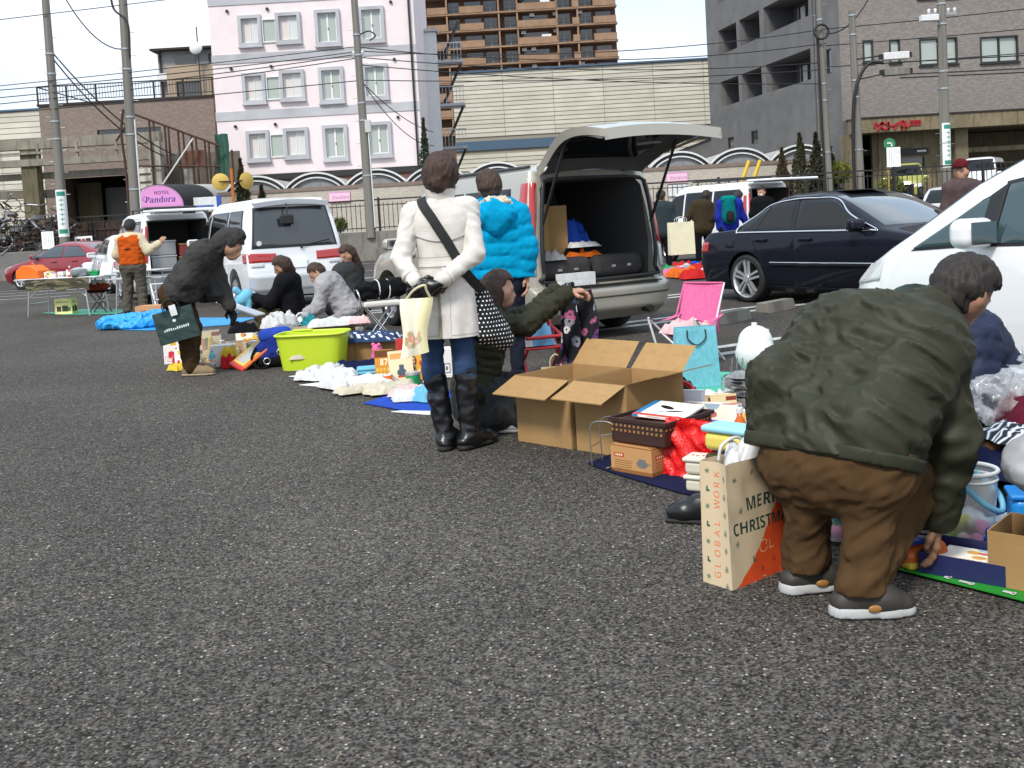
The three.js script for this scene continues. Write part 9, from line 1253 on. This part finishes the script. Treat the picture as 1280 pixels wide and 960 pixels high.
// ---- bright clothes pile beyond the silver van, each garment its own
{
  const names = { red: 'red', white: 'white', blue: 'royal blue', sky: 'light blue', orange: 'orange', pink: 'pink', navy: 'navy', yellow: 'yellow', green: 'green', palepink: 'pale pink' }, cols = ['red', 'white', 'blue', 'red', 'palepink', 'white', 'orange', 'red', 'navy', 'white', 'sky', 'red', 'pink', 'white', 'blue', 'yellow', 'red', 'white', 'green', 'red', 'blue', 'white'];
  cols.forEach((c, i) => { const u = (i % 6) / 5, v = Math.floor(i / 6) / 3; garment(names[c] + ' garment in the bright clothes pile beyond the silver van', [3.35 + u * 1.5 - v * 0.15 + 0.1 * hash(i, 1), 0.02 + 0.1 * Math.sin(u * 3) * Math.sin(v * 3), -19.0 - v * 1.9 - u * 0.4], i * 1.1, 0.6, 0.5, 0.12 + 0.06 * hash(i, 2), ct(c), i * 1.9, 'garments in the bright clothes pile'); });
  carrierBag('cream_paper_bag', 'cream paper carrier bag held beside the tailgate opening', [3.28, 0.45, -19.6], 0.2, [0.5, 0.62, 0.15], mat(lin(0.72, 0.66, 0.46), 0.7, { side: THREE.DoubleSide }), { handle: M.whitePaint, pinch: 0.4 });
}
// ---- more of the boot's load
garment('royal blue bag heaped in the van boot', vanAt(-1.6, 0.86, -0.05), VT, 0.5, 0.6, 0.36, ct('blue'), 6.1); garment('pale lilac cloth beside the blue bag in the van boot', vanAt(-1.25, 1.1, -0.28), VT, 0.36, 0.3, 0.2, ct('palepink'), 2.4);
{ const w = thing('white_card', 'white card lying on the rear bumper of the silver van', 'card', vanAt(-2.27, 0.59, -0.36), VT); PT('card', bx(0.1, 0.13, 0.42), M.whitePaint, w); PT('crease', bx(0.102, 0.004, 0.42, 0, 0.065, 0), mat(lin(0.6, 0.6, 0.6), 0.8), w);
  const g = garment('light grey blue folded bag beside the tall carton', vanAt(-2.0, 0.85, -0.5), VT, 0.26, 0.26, 0.1, ct('grey'), 1.1); const h = garment('black garment with white edge lying on folded seats', vanAt(-1.8, 0.85, 0.05), VT, 0.3, 0.6, 0.14, ct('black'), 4.1); const k = garment('white sleeve on the black garment in the boot', vanAt(-1.9, 0.96, 0.0), VT, 0.2, 0.4, 0.06, ct('white'), 7.3); garment('orange flowered cloth on the folded seats', vanAt(-1.9, 0.85, 0.0), VT, 0.16, 0.5, 0.08, ct('orange'), 3.3); }
// ---- small loose goods filling the gaps, each one of its own
{
  const kinds = {
    mug: (c, t) => { PT('cup', lathe([[0, 0.004], [0.036, 0.004], [0.04, 0.012], [0.04, 0.09], [0.036, 0.09], [0.035, 0.014], [0, 0.012]], 20), pl(c), t); PT('handle', new THREE.TorusGeometry(0.026, 0.006, 8, 16, 4.2).rotateZ(-2.1).translate(0.042, 0.048, 0), pl(c), t); },
    bottle: (c, t) => { PT('bottle', lathe([[0, 0], [0.032, 0], [0.035, 0.01], [0.035, 0.12], [0.014, 0.16], [0.014, 0.18], [0, 0.18]], 18), pl(c, 0.25), t); PT('cap', cyl(0.017, 0.025, 0.178, 14), M.whitePaint, t); PT('paper_band', new THREE.CylinderGeometry(0.0356, 0.0356, 0.06, 18, 1, true).translate(0, 0.07, 0), PRINTS[3], t); },
    'plush toy': (c, t) => { PT('body', fieldMesh([[[0, 0.06, 0], [0, 0.09, 0], 0.055, 0.045], [[0, 0.15, 0.01], [0, 0.155, 0.01], 0.05], [[-0.04, 0.1, 0], [-0.08, 0.07, 0.03], 0.022], [[0.04, 0.1, 0], [0.08, 0.07, 0.03], 0.022], [[-0.03, 0.03, 0.02], [-0.04, 0.02, 0.07], 0.026], [[0.03, 0.03, 0.02], [0.04, 0.02, 0.07], 0.026]], 0.02, 0.012), ct(c), t); for (const s of [-1, 1]) PT('ear', new THREE.SphereGeometry(0.02, 10, 8).translate(s * 0.035, 0.2, 0), ct(c), t); },
    'folded towel': (c, t) => { for (let k = 0; k < 3; k++) PT('fold', rb(0.24 - 0.01 * k, 0.03, 0.17, 0.014, 0.006 * (k % 2), k * 0.029, 0.004 * k, 3), ct(c), t); },
    'lidded tin': (c, t) => { PT('tin', cyl(0.06, 0.08, 0, 24), pl(c, 0.3), t); PT('lid', cyl(0.063, 0.022, 0.078, 24), M.alu, t); },
  };
  const word = { red: 'red', yellow: 'yellow', blue: 'royal blue', sky: 'light blue', white: 'white', pink: 'pink', green: 'green', brown: 'brown', cream: 'cream', orange: 'orange' };
  const lay = (where, spots, off) => spots.forEach(([x, y, z], i) => { const kn = Object.keys(kinds), k = kn[(i + off) % kn.length], c = Object.keys(word)[(i * 3 + off + Math.floor(i / 10)) % 10]; const t = thing(k.replace(' ', '_'), word[c] + ' ' + k + ' ' + where, k, [x, y, z], hash(i, off) * 6); kinds[k](c, t); });
  lay('among the toys before the seated person', [[-3.45, 0, -10.35], [-3.02, 0, -10.12], [-2.6, 0, -10.1], [-2.2, 0, -10.35], [-2.1, 0, -10.6], [-2.55, 0, -10.55], [-3.3, 0.0, -10.9], [-2.8, 0.0, -11.0], [-2.55, 0, -11.0], [-2.2, 0, -11.2], [-3.2, 0, -11.4], [-2.9, 0, -11.4], [-2.0, 0, -11.4], [-2.7, 0, -11.8]], 0);
  lay('on the navy sheet beside the red bag', [[0.98, 0.012, -4.82], [1.1, 0.012, -4.85], [1.24, 0.012, -4.95], [1.0, 0.012, -4.68], [1.42, 0.012, -5.3], [1.2, 0.012, -5.2], [1.15, 0.012, -5.75], [1.5, 0.012, -5.8], [1.12, 0.012, -6.02], [1.08, 0.112, -4.98]], 2);
  lay('on the green mat behind the trousers', [[1.35, 0.018, -3.85], [1.45, 0.018, -3.95], [1.3, 0.018, -4.1], [1.62, 0.018, -4.2], [1.75, 0.018, -4.05], [1.5, 0.018, -3.68], [1.33, 0.018, -3.68], [1.72, 0.018, -3.5]], 1);
  lay('beside the story book and white garments', [[-1.28, 0.01, -8.85], [-0.85, 0.01, -8.3], [-1.05, 0.01, -8.25], [-0.72, 0.01, -8.1], [-1.3, 0.01, -9.5], [-1.05, 0.01, -9.3]], 3);
  lay('on the long folding table', [[-8.55, 0.712, -19.2], [-8.4, 0.712, -19.3], [-8.2, 0.712, -19.05], [-8.0, 0.712, -19.25], [-7.7, 0.712, -19.0], [-8.1, 0.712, -19.35]], 4);
}
renderer.render(scene, camera);
